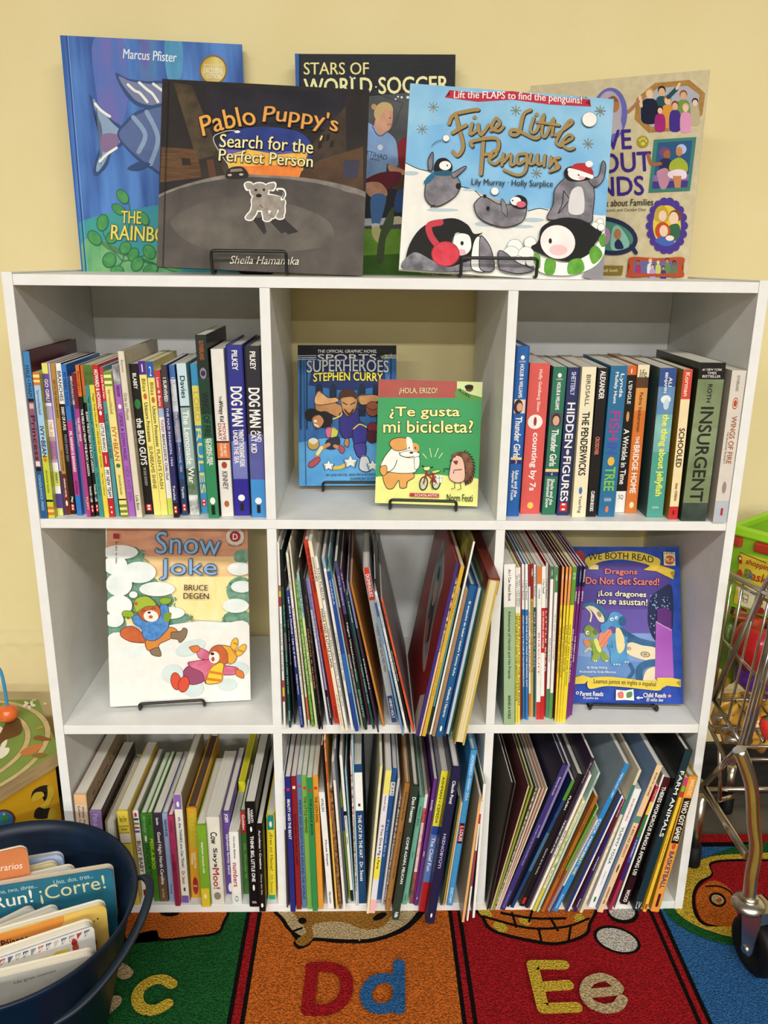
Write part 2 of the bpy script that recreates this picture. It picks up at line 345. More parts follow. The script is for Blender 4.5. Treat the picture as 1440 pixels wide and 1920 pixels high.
# ------------------------------------------------------------------ shelved books
_O = 'first second third fourth fifth sixth seventh eighth ninth tenth eleventh twelfth thirteenth fourteenth fifteenth sixteenth seventeenth eighteenth nineteenth twentieth'.split()
ORD = _O + ['twenty-'+o for o in _O[:9]] + ['thirtieth'] + ['thirty-'+o for o in _O[:9]] + ['fortieth'] + ['forty-'+o for o in _O[:5]]
def make_book(mw, w, h, dep, kind, col, bands, texts, side, page, rough=0.36, o={}):
    """local frame: x thickness, y depth away from the spine, z height; spine face at y = 0"""
    cm = M(col, rough=rough); sm = M(side, rough=rough) if side else cm
    root = empty({'p': 'paperback_book', 'h': 'hardcover_book', 'b': 'board_book', 'f': 'hardcover_book'}[kind], mw)
    tc = {'p': 0.0005, 'h': 0.0021, 'b': 0.0016, 'f': 0.0022}[kind]; tc = min(tc, w*0.28); ins = {'p': 0.0004, 'h': 0.0028, 'b': 0.0003, 'f': 0.003}[kind]
    c = MB(); hw = w/2
    if kind == 'f':      # spine to the back, page edges to the front
        c.box(-hw, -hw+tc, 0, dep, 0, h, sm); c.box(hw-tc, hw, 0, dep, 0, h, cm); c.box(-hw+tc, hw-tc, dep-tc, dep, 0, h, cm)
    else:
        y0 = 0.0
        c.box(-hw, -hw+tc, y0+tc*0.5, dep, 0, h, sm); c.box(hw-tc, hw, y0+tc*0.5, dep, 0, h, sm)
        if kind == 'p' or w < 0.006: c.box(-hw, hw, 0, max(tc, 0.0006), 0, h, cm)
        else:
            b = min(w*0.2, 0.0022); n = 3            # rounded spine
            prof = [(-hw+b-b*math.cos(PI/2*i/n), b-b*math.sin(PI/2*i/n)) for i in range(n+1)]
            prof += [(-x, y) for x, y in prof[::-1]]
            prof += [(hw, tc+b), (-hw, tc+b)]
            lo = [c.bm.verts.new((x, y, 0)) for x, y in prof]; hi = [c.bm.verts.new((x, y, h)) for x, y in prof]; k = c.mi(cm)
            for i in range(len(prof)):
                j = (i+1) % len(prof); f = c.bm.faces.new((lo[i], lo[j], hi[j], hi[i])); f.material_index = k
            for q in (lo[::-1], hi): c.bm.faces.new(q).material_index = k
        e = 0 if (kind == 'p' or w < 0.006) else min(w*0.2, 0.0022)*0.55
        for i, (f0, f1, hx) in enumerate(bands):
            z0, z1 = h*(1-f1), h*(1-f0); q = -0.00006-i*0.00001
            bm_ = M(hx, rough=rough) if isinstance(hx, str) else M(hx[0], hx[1], scale=hx[2], rough=rough)
            c.face([(-hw+e, q, z0), (hw-e, q, z0), (hw-e, q, z1), (-hw+e, q, z1)], bm_)
        for i, t in enumerate(texts):
            f0, f1, s, hx, wf = t[:5]; u0 = t[5] if len(t) > 5 else 0.0; q = -0.0002-i*0.00002; tm = M(hx, rough=0.4)
            if len(t) > 6:     # upright lettering / emblem
                if s == 'O':
                    zc = h*(1-(f0+f1)/2); rz = h*(f1-f0)/2
                    c.face([(u0*hw+wf*hw*math.cos(a), q, zc+rz*math.sin(a)) for a in [2*PI*j/20 for j in range(20)]], tm)
                elif s == 'R':
                    c.face([(u0*hw-wf*hw, q, h*(1-f1)), (u0*hw+wf*hw, q, h*(1-f1)), (u0*hw+wf*hw, q, h*(1-f0)), (u0*hw-wf*hw, q, h*(1-f0))], tm)
                else:
                    lettering(c, s, tm, lambda u, v: (u0*hw+(u-0.5)*2*wf*hw, q, h*(1-f1)+v*h*(f1-f0)))
            else:
                e = min(w*wf*0.03, 0.0004)
                for j, (ex, ez) in enumerate(((-e, 0), (e, 0), (0, e), (0, -e))):     # four slightly shifted strikes give a bold face
                    lettering(c, s, tm, lambda u, v: (u0*hw+(v-0.5)*w*wf+ex, q-j*0.000005, h*(1-f0)-u*h*(f1-f0)+ez))
    for key, sg in (('lc', -1), ('rc', 1)):      # printing on the left or right cover: depth and height fractions
        for i, t in enumerate(o.get(key, [])):
            xx = sg*(hw+0.00008+i*0.00003); dm = lambda d: (dep*d if sg > 0 else dep*d)
            if isinstance(t[1], str):
                lettering(c, t[1], M(t[0], rough=.4), lambda u, v: (xx, dep*(t[2]+(t[3]-t[2])*u), h*(t[4]+(t[5]-t[4])*v)))
            else:
                q = [(xx, dep*d, h*z) for d, z in (spline(t[1]) if len(t) > 2 else t[1])]
                c.ngon(q, M(t[0], rough=.4))
    if 'cap' in o:                                # spine turned upwards, wrapping over both covers
        km = M(o['cap'], rough=.4)
        c.box(-hw-.0004, hw+.0004, -.0004, dep, h-tc, h+.0006, km)
        for sg in (-1, 1):
            for y0, y1, zz in ((0, dep, .012), (-.0004, .03, .022)): c.box(min(sg*hw, sg*(hw+.0005)), max(sg*hw, sg*(hw+.0005)), y0, y1, h-zz, h, km)
    c.build('cover', root)
    p = MB(); fy = (0.002 if kind == 'f' else tc)
    p.box(-hw+tc, hw-tc, fy, dep-ins-(tc if kind == 'f' else 0), ins, h-ins, page or PAGE()); p.build('pages', root)
    return root

def cell(place, group, shelfz, ceil, xl, xr, depth, data):
    """data: frame, then rows (xb,yb,xt,yt,w, kind, colour, desc, bands, texts, opts) measured along each spine"""
    B = []; fr = (0, 0, 1)
    for row in data:
        if len(row) == 3: fr = row; continue
        xb, yb, xt, yt, w, kind, col, desc = row[:8]
        bands = row[8] if len(row) > 8 else []; texts = row[9] if len(row) > 9 else []; o = row[10] if len(row) > 10 else {}
        f = lambda x, y: (fr[0]+x*fr[2], fr[1]+y*fr[2])
        lift = 0.0
        for it in range(3):
            b = at(*f(xb, yb), 2, shelfz+lift)
            if 'y' in o: b = at(*f(xb, yb), 1, o['y'])
            t = at(*f(xt, yt), 1, b.y)
            ww = w*fr[2]/FPX*(b-CAM).dot(FWD)
            th = math.atan2(t.x-b.x, t.z-shelfz-lift); ww *= math.cos(th); lift = abs(math.sin(th))*ww/2
        hgt = (t.z-shelfz-lift)/math.cos(th)
        hgt = min(hgt, (ceil-0.003-shelfz-2*lift)/math.cos(th))
        B.append(dict(x=b.x, y=b.y, th=th, w=ww, h=hgt, kind=kind, col=col, desc=desc, bands=bands, texts=texts, o=o, x0=b.x, th0=th))
    # settle the row so that neighbours touch instead of passing through one another
    for it in range(700):
        for i, a in enumerate(B):
            for j in (i+1, i+2, i+3):
                if j >= len(B): break
                c = B[j]; hm = min(a['h']*math.cos(a['th']), c['h']*math.cos(c['th']))
                for z in (0.0, hm):
                    ra_ = a['x']+math.tan(a['th'])*z+a['w']/2/math.cos(a['th']); lc = c['x']+math.tan(c['th'])*z-c['w']/2/math.cos(c['th'])
                    ov = ra_-lc+0.0002
                    if ov > 0:
                        if a['w'] > 0.0022: a['w'] -= ov*0.12
                        if c['w'] > 0.0022: c['w'] -= ov*0.12
                        m = ov*0.4
                        if z == 0: a['x'] -= m; c['x'] += m; a['th'] += m/max(a['h'], .1)*0.8; c['th'] -= m/max(c['h'], .1)*0.8
                        else: a['th'] -= m/hm; c['th'] += m/hm
        for a in B:
            for z in (0.0, a['h']*math.cos(a['th'])):
                e = a['w']/2/math.cos(a['th'])
                for sg, lim in ((-1, xl), (1, xr)):
                    ov = sg*(a['x']+math.tan(a['th'])*z+sg*e-lim)+0.0004
                    if ov > 0:
                        if z == 0: a['x'] -= sg*ov; a['th'] += sg*ov/max(a['h'], .1)
                        else: a['th'] -= sg*ov/a['h']
    for i, a in enumerate(B):
        th = a['th']; lift = abs(math.sin(th))*a['w']/2
        mw = Matrix.Translation((a['x'], a['y'], shelfz+lift+0.0003)) @ Matrix.Rotation(th, 4, 'Y')
        dep = min(a['o'].get('d', depth), DEP-0.008-a['y'])
        r = make_book(mw, a['w'], a['h'], dep, a['kind'], a['col'], a['bands'], a['texts'], a['o'].get('side'), a['o'].get('page'), o=a['o'])
        lab = a['desc'] + (' in the ' + place if a['o'].get('t') else ', %s from left, %s' % (ORD[i], place))
        tag(r, lab, 'book', group)
    return B
W_, K_ = '#f4f1ea', '#16130f'
RED, = ('#cf2a2c',)
def SCH(f0=.93, f1=.975): return [(f0, f1, 'R', RED, .62, 0, 1), (f0+.006, f0+.018, 'R', W_, .3, 0, 1), (f1-.02, f1-.006, 'O', W_, .3, 0, 1)]
A = [(20, 580, .21346),
(293,1838,130,372,62,'h','#3f83b8','blue-and-mauve hardcover beside the wall panel',[(.27,.29,K_),(.29,.68,'#93576b'),(.68,.705,K_),(.705,1,'#235b8a')],[(.08,.26,'HALE • PHAM','#173a56',.5),(.30,.33,'R','#d9b9a8',.6,0,1),(.37,.64,'Princess','#3b1624',.6),(.645,.675,'R','#e6ddd4',.6,0,1),(.73,.95,'CANDLEWICK PRESS','#9dc3dd',.35)],{'side':'#5a1d24','d':.17}),
(357,1833,215,555,60,'p','#a6cbe6','orange-striped light blue and lime spine',[(0,.015,'#d9772b'),(.015,.035,'#f7e08a'),(.035,.05,'#d9772b'),(.05,.065,'#f7e08a'),(.065,.085,'#d9772b'),(.56,1,'#c9d23c'),(.87,.885,K_),(.92,.94,'#d9772b'),(.94,.96,'#f7d26a'),(.96,.98,'#d9772b')],[(.12,.28,'barrows/blackall','#5a6f86',.4),(.36,.57,'IVY+BEAN','#15211f',.62),(.575,.605,'O','#d9772b',.6,0,1),(.66,.82,'chronicle books','#5c6a1c',.35)],{'side':'#b9c23a'}),
(443,1812,290,475,50,'p','#b8a6cc','purple and white zigzag spine',[(0,.065,'#e6e36a'),(.065,.25,'#6b4b9a'),(.25,.27,W_),(.36,.47,W_),(.5,.62,'#8f6cb0'),(.64,.70,W_),(.70,.8,'#d8dd72'),(.8,.85,W_),(.85,.95,'#5b3d8f'),(.95,1,'#e2e27a')],[(.1,.24,'GO GIRL!',W_,.6),(.37,.62,'THE SECRET CLUB','#e38a3c',.5),(.71,.78,'PERRY',K_,.4)]),
(478,1808,335,475,16,'p','#c3bcd6','very thin pale lilac spine',[(.7,1,'#3a3550')],[]),
(500,1806,370,475,36,'p','#b98a3d','thin gold spine with dark red foot',[(.72,1,'#6e1d1d')],[(.1,.35,'TIED TO THE WEDDING BANDS','#4a3110',.5),(.56,.7,'CODE MOUNTAINEER','#4a3110',.4),(.75,.88,'GRAPHIC NOVEL',W_,.4),(.9,.94,'O',W_,.5,0,1)]),
(553,1800,412,475,45,'p','#151210','black spine with a white head',[(0,.26,W_)],[(.05,.24,'BRANCHES',K_,.6),(.28,.43,'DIARY OF A PUG',W_,.55),(.46,.64,"PUG'S SNOW DAY",'#8d8a9a',.5),(.88,.92,'May',W_,.5)]+SCH()),
(615,1812,465,485,45,'p','#2f74c0','blue and magenta school story spine',[(.36,.86,'#b13a86')],[(.05,.27,'MY WEIRD SCHOOL','#0f2c58',.6),(.43,.7,'MS. HANNAH IS BANANAS!',W_,.55),(.76,.85,'GUTMAN','#4e0f3c',.45)]),
(652,1795,532,590,28,'p','#6b77b5','thin slate blue spine with white head',[(0,.2,W_)],[(.03,.17,'ARNIE',K_,.7),(.3,.5,'THE DOUGHNUT',W_,.5)]),
(690,1826,556,560,34,'p','#b03d83','thin magenta spine',[(0,.24,'#7a1c24')],[(.3,.46,'THE GREAT RACE',W_,.5),(.85,.95,'TUFFY','#f0d04a',.5)]),
(727,1822,583,490,34,'p','#14120f','thin black spine with orange head',[(0,.2,'#dd7327')],[(.04,.17,'Black Lagoon','#7a2c10',.6),(.28,.72,'THE FIELD DAY FROM THE BLACK LAGOON',W_,.6),(.79,.9,'THALER • LEE',W_,.5)]+SCH(.92,.97)),
(767,1816,620,490,34,'p','#12130f','thin black spine with orange and green head',[(0,.19,'#d96a2a'),(.19,.24,'#6f8a4a')],[(.3,.7,'BUNNY THE ELF FROM THE BLACK LAGOON',W_,.6),(.78,.9,'THALER • LEE',W_,.5)]+SCH(.92,.97)),
(803,1825,652,490,42,'p','#3d8f8a','teal spine with mossy green head',[(0,.13,('#5f7a34','#3f5a22',90))],[(.2,.66,'Magic Tree House #3 • MUMMIES IN THE MORNING','#0f4a4a',.5),(.7,.85,'Mary Pope Osborne','#1b5f60',.45)]),
(848,1828,692,490,42,'p','#e8d548','bright yellow spine with mossy green head',[(0,.125,('#5f7a34','#3f5a22',90))],[(.18,.66,'Magic Tree House #4 • PIRATES PAST NOON',"#6d6114",.5),(.7,.85,'Mary Pope Osborne','#8a7a1a',.45)]),
(895,1825,740,490,46,'p','#c4222f','red and white striped spine',[(.37,.56,W_),(.66,.87,W_)],[(.03,.28,'HOWARD & HOWARD',W_,.7),(.29,.32,'O',W_,.5,0,1),(.38,.55,'LITTLE RHINO',K_,.55),(.585,.635,'1',W_,.16,0,1),(.68,.86,'MY NEW TEAM',K_,.65)]+SCH(.92,.98)),
(938,1820,790,510,34,'p','#4f9a9c','teal spine with red head',[(0,.22,'#c9343c')],[(.05,.2,'Little Red Hen',W_,.45),(.3,.6,'THE VERY LITTLE BEAR','#123d3e',.5)]),
(1000,1825,845,550,62,'p','#efe08b','pale yellow spine with green end stripes',[(0,.02,'#6f9a2e'),(.02,.04,'#f3ec9f'),(.04,.06,'#6f9a2e'),(.06,.08,'#f3ec9f'),(.08,.095,'#6f9a2e'),(.87,.88,K_),(.91,.93,'#6f8a2e'),(.95,.97,'#6f8a2e'),(.985,1,'#6f8a2e')],[(.12,.28,'barrows/blackall','#a08a3a',.4),(.37,.6,'IVY+BEAN','#c2683a',.62),(.62,.65,'O','#3b7a2e',.6,0,1),(.7,.84,'chronicle books','#8a7a2a',.35)]),
(1070,1818,918,490,56,'p','#a766bb','lilac purple spine with a dark picture head',[(0,.12,('#2a2a35','#d8d8d8',60))],[(.13,.2,'OPHELIE DUCHAMP','#5c2a70',.45),(.25,.28,'O',W_,.5,0,1),(.31,.62,'UPSIDE ★ DOWN MAGIC','#5f2b7a',.6),(.66,.9,'HIDE AND SEEK','#8a4aa0',.5)]),
(1132,1830,965,370,54,'h','#e3d9c2','tall cream hardcover with plain spine',[],[(.05,.12,'Boynton','#9a9078',.5),(.24,.4,'Gide au Musée','#8a806a',.5),(.86,.95,'Lola Boni','#5a5240',.45)],{'side':'#cfc4aa','d':.17}),
(240,580,.21358),
(190,1800,45,480,74,'p','#15110f','black spine with green oval emblem',[],[(.06,.16,'BLABEY',W_,.4),(.225,.29,'O','#2f7a3c',.7,0,1),(.35,.66,'the BAD GUYS',W_,.7),(.68,.8,'IN SUE GOOD?!','#a9a49c',.3)]+SCH()),
(263,1808,118,455,60,'p','#f3e47c','pale yellow spine with purple number 1 head',[(0,.085,'#512a8a')],[(.02,.068,'1',W_,.14,0,1),(.11,.19,'Bliss','#7a6a2a',.5),(.2,.24,'O','#c2683a',.5,0,1),(.26,.51,'Unicorn Princesses','#4a3a1a',.5),(.54,.82,'SUNBEAMS SHINE','#7a6a2a',.5)]),
(322,1808,188,460,56,'p','#f3e47c','pale yellow spine with blue number 2 head',[(0,.1,'#2456b0')],[(.03,.09,'2',W_,.3,0,1),(.13,.21,'Bliss','#7a6a2a',.5),(.22,.26,'O','#c2683a',.5,0,1),(.28,.54,'Unicorn Princesses','#4a3a1a',.5),(.56,.82,"FLASH'S DASH",'#7a6a2a',.5)]),
(378,1805,255,535,44,'p',W_,'white spine with red head and lime foot',[(0,.255,'#d33b38'),(.255,.315,'#aebfe0'),(.88,1,'#cfe05a')],[(.05,.24,'Loser ★ Burns',W_,.55),(.33,.42,'TUCKEY','#a8252e',.5),(.43,.75,'BEANCLEDECK Chills Out!',K_,.5)]),
(425,1830,310,490,44,'p','#2d2a62','brown and indigo war story spine',[(0,.16,'#46342c'),(.16,.27,('#6a625c','#3a3a4a',60)),(.9,1,K_)],[(.08,.23,'I SURVIVED',W_,.6),(.27,.65,'THE NAZI INVASION, 1944','#c8cdf0',.5),(.78,.88,'Tarshis',W_,.4)]+SCH(.92,.97)),
(502,1810,382,490,46,'p','#2a3f66','blue stormy spine with red logo',[(0,.09,'#3f6fb0'),(.09,.3,('#7d8694','#d8dde2',60)),(.3,.5,('#41597a','#a9b4c2',50)),(.5,.75,('#2d62a0','#203e66',40))],[(.08,.23,'I SURVIVED',W_,.6),(.3,.7,'THE GALVESTON HURRICANE, 1900','#e6b9c0',.4),(.8,.88,'Tarshis',W_,.4)]+SCH(.92,.97)),
(588,1810,465,475,78,'p','#9fb9b4','pale cyan and grey-green spine',[(0,.27,'#c6e0e6'),(.27,.28,K_),(.68,.86,('#7f9a7a','#36503a',60)),(.86,1,('#e8eae6','#3a4038',60))],[(.08,.22,'Davies',K_,.5),(.3,.78,'The Lemonade War',W_,.62)]),
(675,1792,575,480,56,'p','#3a9ac9','sky blue and yellow spine lettered RULES',[(.14,.4,'#f0df6a'),(.42,.82,'#3a9ac9')],[(.18,.37,'LORD','#d3bf4a',.7),(.42,.86,'RULES','#f3e57c',.75)]+SCH(.9,.95),{'t':1}),
(755,1835,635,225,90,'p','#2f8a5a','tallest green spine fading to black on top',[(0,.22,'#16261c'),(.22,.42,'#183a28'),(.42,.55,'#205a3c')],[(.03,.13,'SUTHERLAND','#a0522a',.4),(.17,.23,'O','#8a7f9a',.6,0,1),(.185,.215,'O','#2a2238',.42,0,1),(.3,.54,'WINGS OF FIRE','#0b1710',.6),(.55,.7,'ESCAPING PERIL',W_,.35,.25),(.55,.69,'THE GRAPHIC NOVEL',W_,.22,-.3),(.88,.92,'O',W_,.5,0,1),(.925,.98,'R',K_,.35,0,1)],{'side':'#16140f','d':.15,'t':1}),
(875,1820,780,350,104,'p','#e8e4da','wide white spine with an orange film strip',[(.54,.64,'#e2762f'),(.535,.545,K_),(.64,.65,K_)],[(.27,.31,'THE',K_,.2),(.3,.42,'Wimpy Kid',K_,.42),(.43,.53,'MOVIE','#b03a2a',.26,.35),(.43,.53,'DIARY','#b03a2a',.26,-.35),(.55,.63,'THE NEXT','#f6e4d4',.22,.3),(.55,.63,'CHAPTER','#f6e4d4',.22,-.3),(.66,.7,'O','#b03a2a',.45,0,1),(.72,.83,'KINNEY','#6a645c',.42),(.9,.94,'O','#b0643a',.4,0,1)],{'t':1}),
(1005,1812,930,315,140,'h','#2b2f86','thick royal blue hardcover with bulging white lettering',[(.55,.775,('#4f56a4','#8f96cc',8)),(.775,1,'#2c2390')],[(.03,.14,'PILKEY',W_,.32),(.235,.46,'DOG MAN',W_,.66),(.48,.7,'TWENTY THOUSAND FLEAS',W_,.3,.32),(.485,.68,'UNDER THE SEA',W_,.28,-.36),(.87,.91,'O',W_,.42,0,1),(.925,.97,'R',K_,.22,0,1)],{'t':1,'d':.15}),
(1152,1825,1090,325,138,'h','#26242b','thick black and blue hardcover with bulging white lettering',[(.5,.77,('#3b3f84','#6a70b4',8)),(.77,1,'#3f8fd0')],[(.03,.13,'PILKEY',W_,.32),(.235,.46,'DOG MAN',W_,.66),(.48,.545,'AND',W_,.25,.42),(.48,.61,'CAT KID',W_,.34,-.28),(.88,.92,'O',W_,.42,0,1),(.925,.975,'R',K_,.22,0,1)],{'t':1,'d':.15}),
]
C = [(940, 620, .19787),
(105,1760,210,150,118,'h','#1f5ea8','tall bright blue spine by the divider',[(.64,.655,'#e8d28a'),(.655,.68,'#2c2466')],[(.05,.075,'O',W_,.3,0,1),(.08,.09,'ALADDIN',W_,.5,0,1),(.1,.29,'HOLUB & WILLIAMS',W_,.28),(.3,.38,'R','#e9cdb4',.85,0,1),(.3,.385,'O','#3a221a',.7,-.2,1),(.32,.37,'O','#dba98c',.45,0,1),(.4,.64,'Thunder Girls',W_,.5),(.658,.677,'3',W_,.14,0,1),(.72,.88,'Idun and the',W_,.26,.25),(.72,.9,'Apples of Youth',W_,.26,-.35)]),
(268,1735,368,310,182,'p','#dc5b54','wide coral red spine with a round white emblem',[],[(.04,.31,'Holly Goldberg Sloan','#f6d9d2',.2,.1),(.33,.425,'O',W_,.75,-.1,1),(.345,.405,'O','#a3342e',.16,-.1,1),(.45,.84,'counting by 7s',W_,.38),(.92,.965,'O','#f0c860',.32,0,1)],{'t':1,'d':.13}),
(445,1745,560,345,122,'p','#2b7457','green spine with a gold and navy band',[(.68,.7,'#e8d28a'),(.7,.73,'#23346a')],[(.04,.07,'O',W_,.3,0,1),(.075,.085,'ALADDIN',W_,.5,0,1),(.1,.28,'HOLUB & WILLIAMS',W_,.28),(.3,.39,'R','#5a4a5c',.85,0,1),(.305,.39,'O','#33242a',.65,0,1),(.32,.385,'O','#dba98c',.5,0,1),(.41,.66,'Thunder Girls',W_,.5),(.705,.725,'4',W_,.14,0,1),(.75,.93,'Shade and the',W_,.26,.25),(.75,.95,'Enchanted Snow',W_,.26,-.35)],{'side':'#4a5068'}),
(580,1752,692,350,110,'p','#27305e','navy spine with bold white serif lettering',[],[(.03,.18,'SHETTERLY','#c8cdea',.36),(.23,.53,'HIDDEN',W_,.62),(.54,.58,'O','#e8d8d0',.25,0,1),(.59,.9,'FIGURES',W_,.62)]+SCH(.91,.97),{'t':1}),
(732,1770,835,345,128,'p','#f2e8c6','cream spine with black serif lettering',[],[(.05,.25,'BIRDSALL','#6a6048',.3),(.29,.71,'THE PENDERWICKS',K_,.5),(.79,.84,'O','#4a78b0',.25,0,1),(.85,.97,'Yearling','#6a6a60',.28)],{'side':'#d6caa2','t':1}),
(848,1765,970,355,92,'p','#171310','black spine with small coral lettering',[],[(.02,.2,'ALEXANDER',W_,.5),(.45,.57,'CROSSOVER','#d97a6a',.4),(.82,.96,'CLARION BOOKS',W_,.35)]),
(992,1765,1120,335,152,'p','#2a6f9a','blue spine with rainbow block letters',[],[(.05,.2,'Lynda',W_,.26,.4),(.04,.24,'Mullaly Hunt',W_,.24,-.25),(.29,.48,'FISH','#b03a8a',.6),(.5,.57,'IN','#3a54b0',.6),(.59,.65,'O','#e8b84a',.42,0,1),(.66,.82,'TREE','#7fc24a',.6),(.865,.9,'Nancy Paulsen Books',W_,.42,0,1),(.925,.97,'O','#e27a5a',.2,0,1)],{'t':1}),
(1122,1722,1240,335,92,'p','#15120f','black spine with orange head and white foot',[(0,.06,'#d9682f'),(.85,1,W_)],[(.02,.05,'1',W_,.1,0,1),(.1,.25,"L'ENGLE",W_,.35),(.3,.37,'O','#e0a05a',.3,0,1),(.42,.8,'A Wrinkle in Time',W_,.55),(.875,.91,'SQ',K_,.5,0,1)],{'side':'#7a2a20'}),
(1160,620,.19788),
(110,1730,240,325,106,'p','#d9762f','orange spine with white slanting title',[(0,.08,'#f0e4bc'),(.08,.15,'#5a3a22'),(.15,.3,'#e59a4e')],[(.03,.08,'life',K_,.6,0,1),(.18,.44,'Padma Venkatraman','#5a2f10',.3),(.47,.52,'THE',W_,.3),(.53,.86,'BRIDGE HOME',W_,.5),(.92,.965,'O','#f3dfae',.4,0,1)]),
(338,1770,475,355,152,'p','#4fa191','blue-to-teal spine with a pale jellyfish',[(0,.12,'#33508f'),(.12,.3,('#4f7aa8','#6f9ac0',30)),(.3,.55,('#5f9fa8','#8fc2b8',30))],[(.03,.16,'BENJAMIN',W_,.2,-.22),(.06,.12,'ALI',W_,.2,.35),(.175,.23,'O','#e8eef2',.6,0,1),(.2,.27,'O','#c9dbe4',.35,.1,1),(.3,.85,'the thing about jellyfish','#f0ee5a',.5,.1),(.92,.94,'Little, Brown',W_,.4,0,1)],{'side':'#2f4f52','t':1,'d':.15}),
(512,1790,660,370,84,'p','#f6dfae','cream spine with red head and red foot',[(0,.19,'#d84a40'),(.91,1,'#cf2f2f')],[(.02,.17,'Korman','#f6e2c0',.45),(.38,.64,'SCHOOLED',K_,.58),(.75,.87,'Disney • HYPERION','#6a5a3a',.35),(.935,.97,'O','#8a1d1d',.3,0,1)],{'side':'#a07a2a','t':1,'d':.15}),
(706,1805,895,305,236,'p','#7c8a64','widest spine, mossy green with a black head',[(0,.1,K_),(.1,.4,('#8d9a72','#6f7d58',20)),(.4,.7,('#71805a','#97a37e',20)),(.88,1,('#2d3832','#4d5a50',30))],[(.035,.05,'#1 NEW YORK',W_,.75,0,1),(.055,.07,'TIMES',W_,.35,0,1),(.075,.09,'BESTSELLER',W_,.7,0,1),(.13,.24,'ROTH',K_,.16),(.27,.87,'INSURGENT','#1f2618',.5)],{'side':'#2a3022','t':1,'d':.16}),
(955,1820,1145,380,130,'p','#dcd3c8','off-white spine with a red ring emblem',[(.85,1,'#b9c0c8')],[(.03,.13,'SUTHERLAND','#8a7a6a',.2),(.17,.245,'O','#c0482a',.4,0,1),(.178,.237,'O','#f0e2c8',.33,0,1),(.185,.23,'O','#b0542a',.26,0,1),(.29,.6,'WINGS OF FIRE','#a0643a',.36,.15),(.39,.6,'THE DRAGONET PROPHECY','#8a7a6a',.13,-.5),(.72,.8,'O','#9a8a80',.3,0,1),(.9,.95,'R','#b02a2a',.16,.1,1)],{'side':'#c2b6a4','t':1,'d':.15}),
]
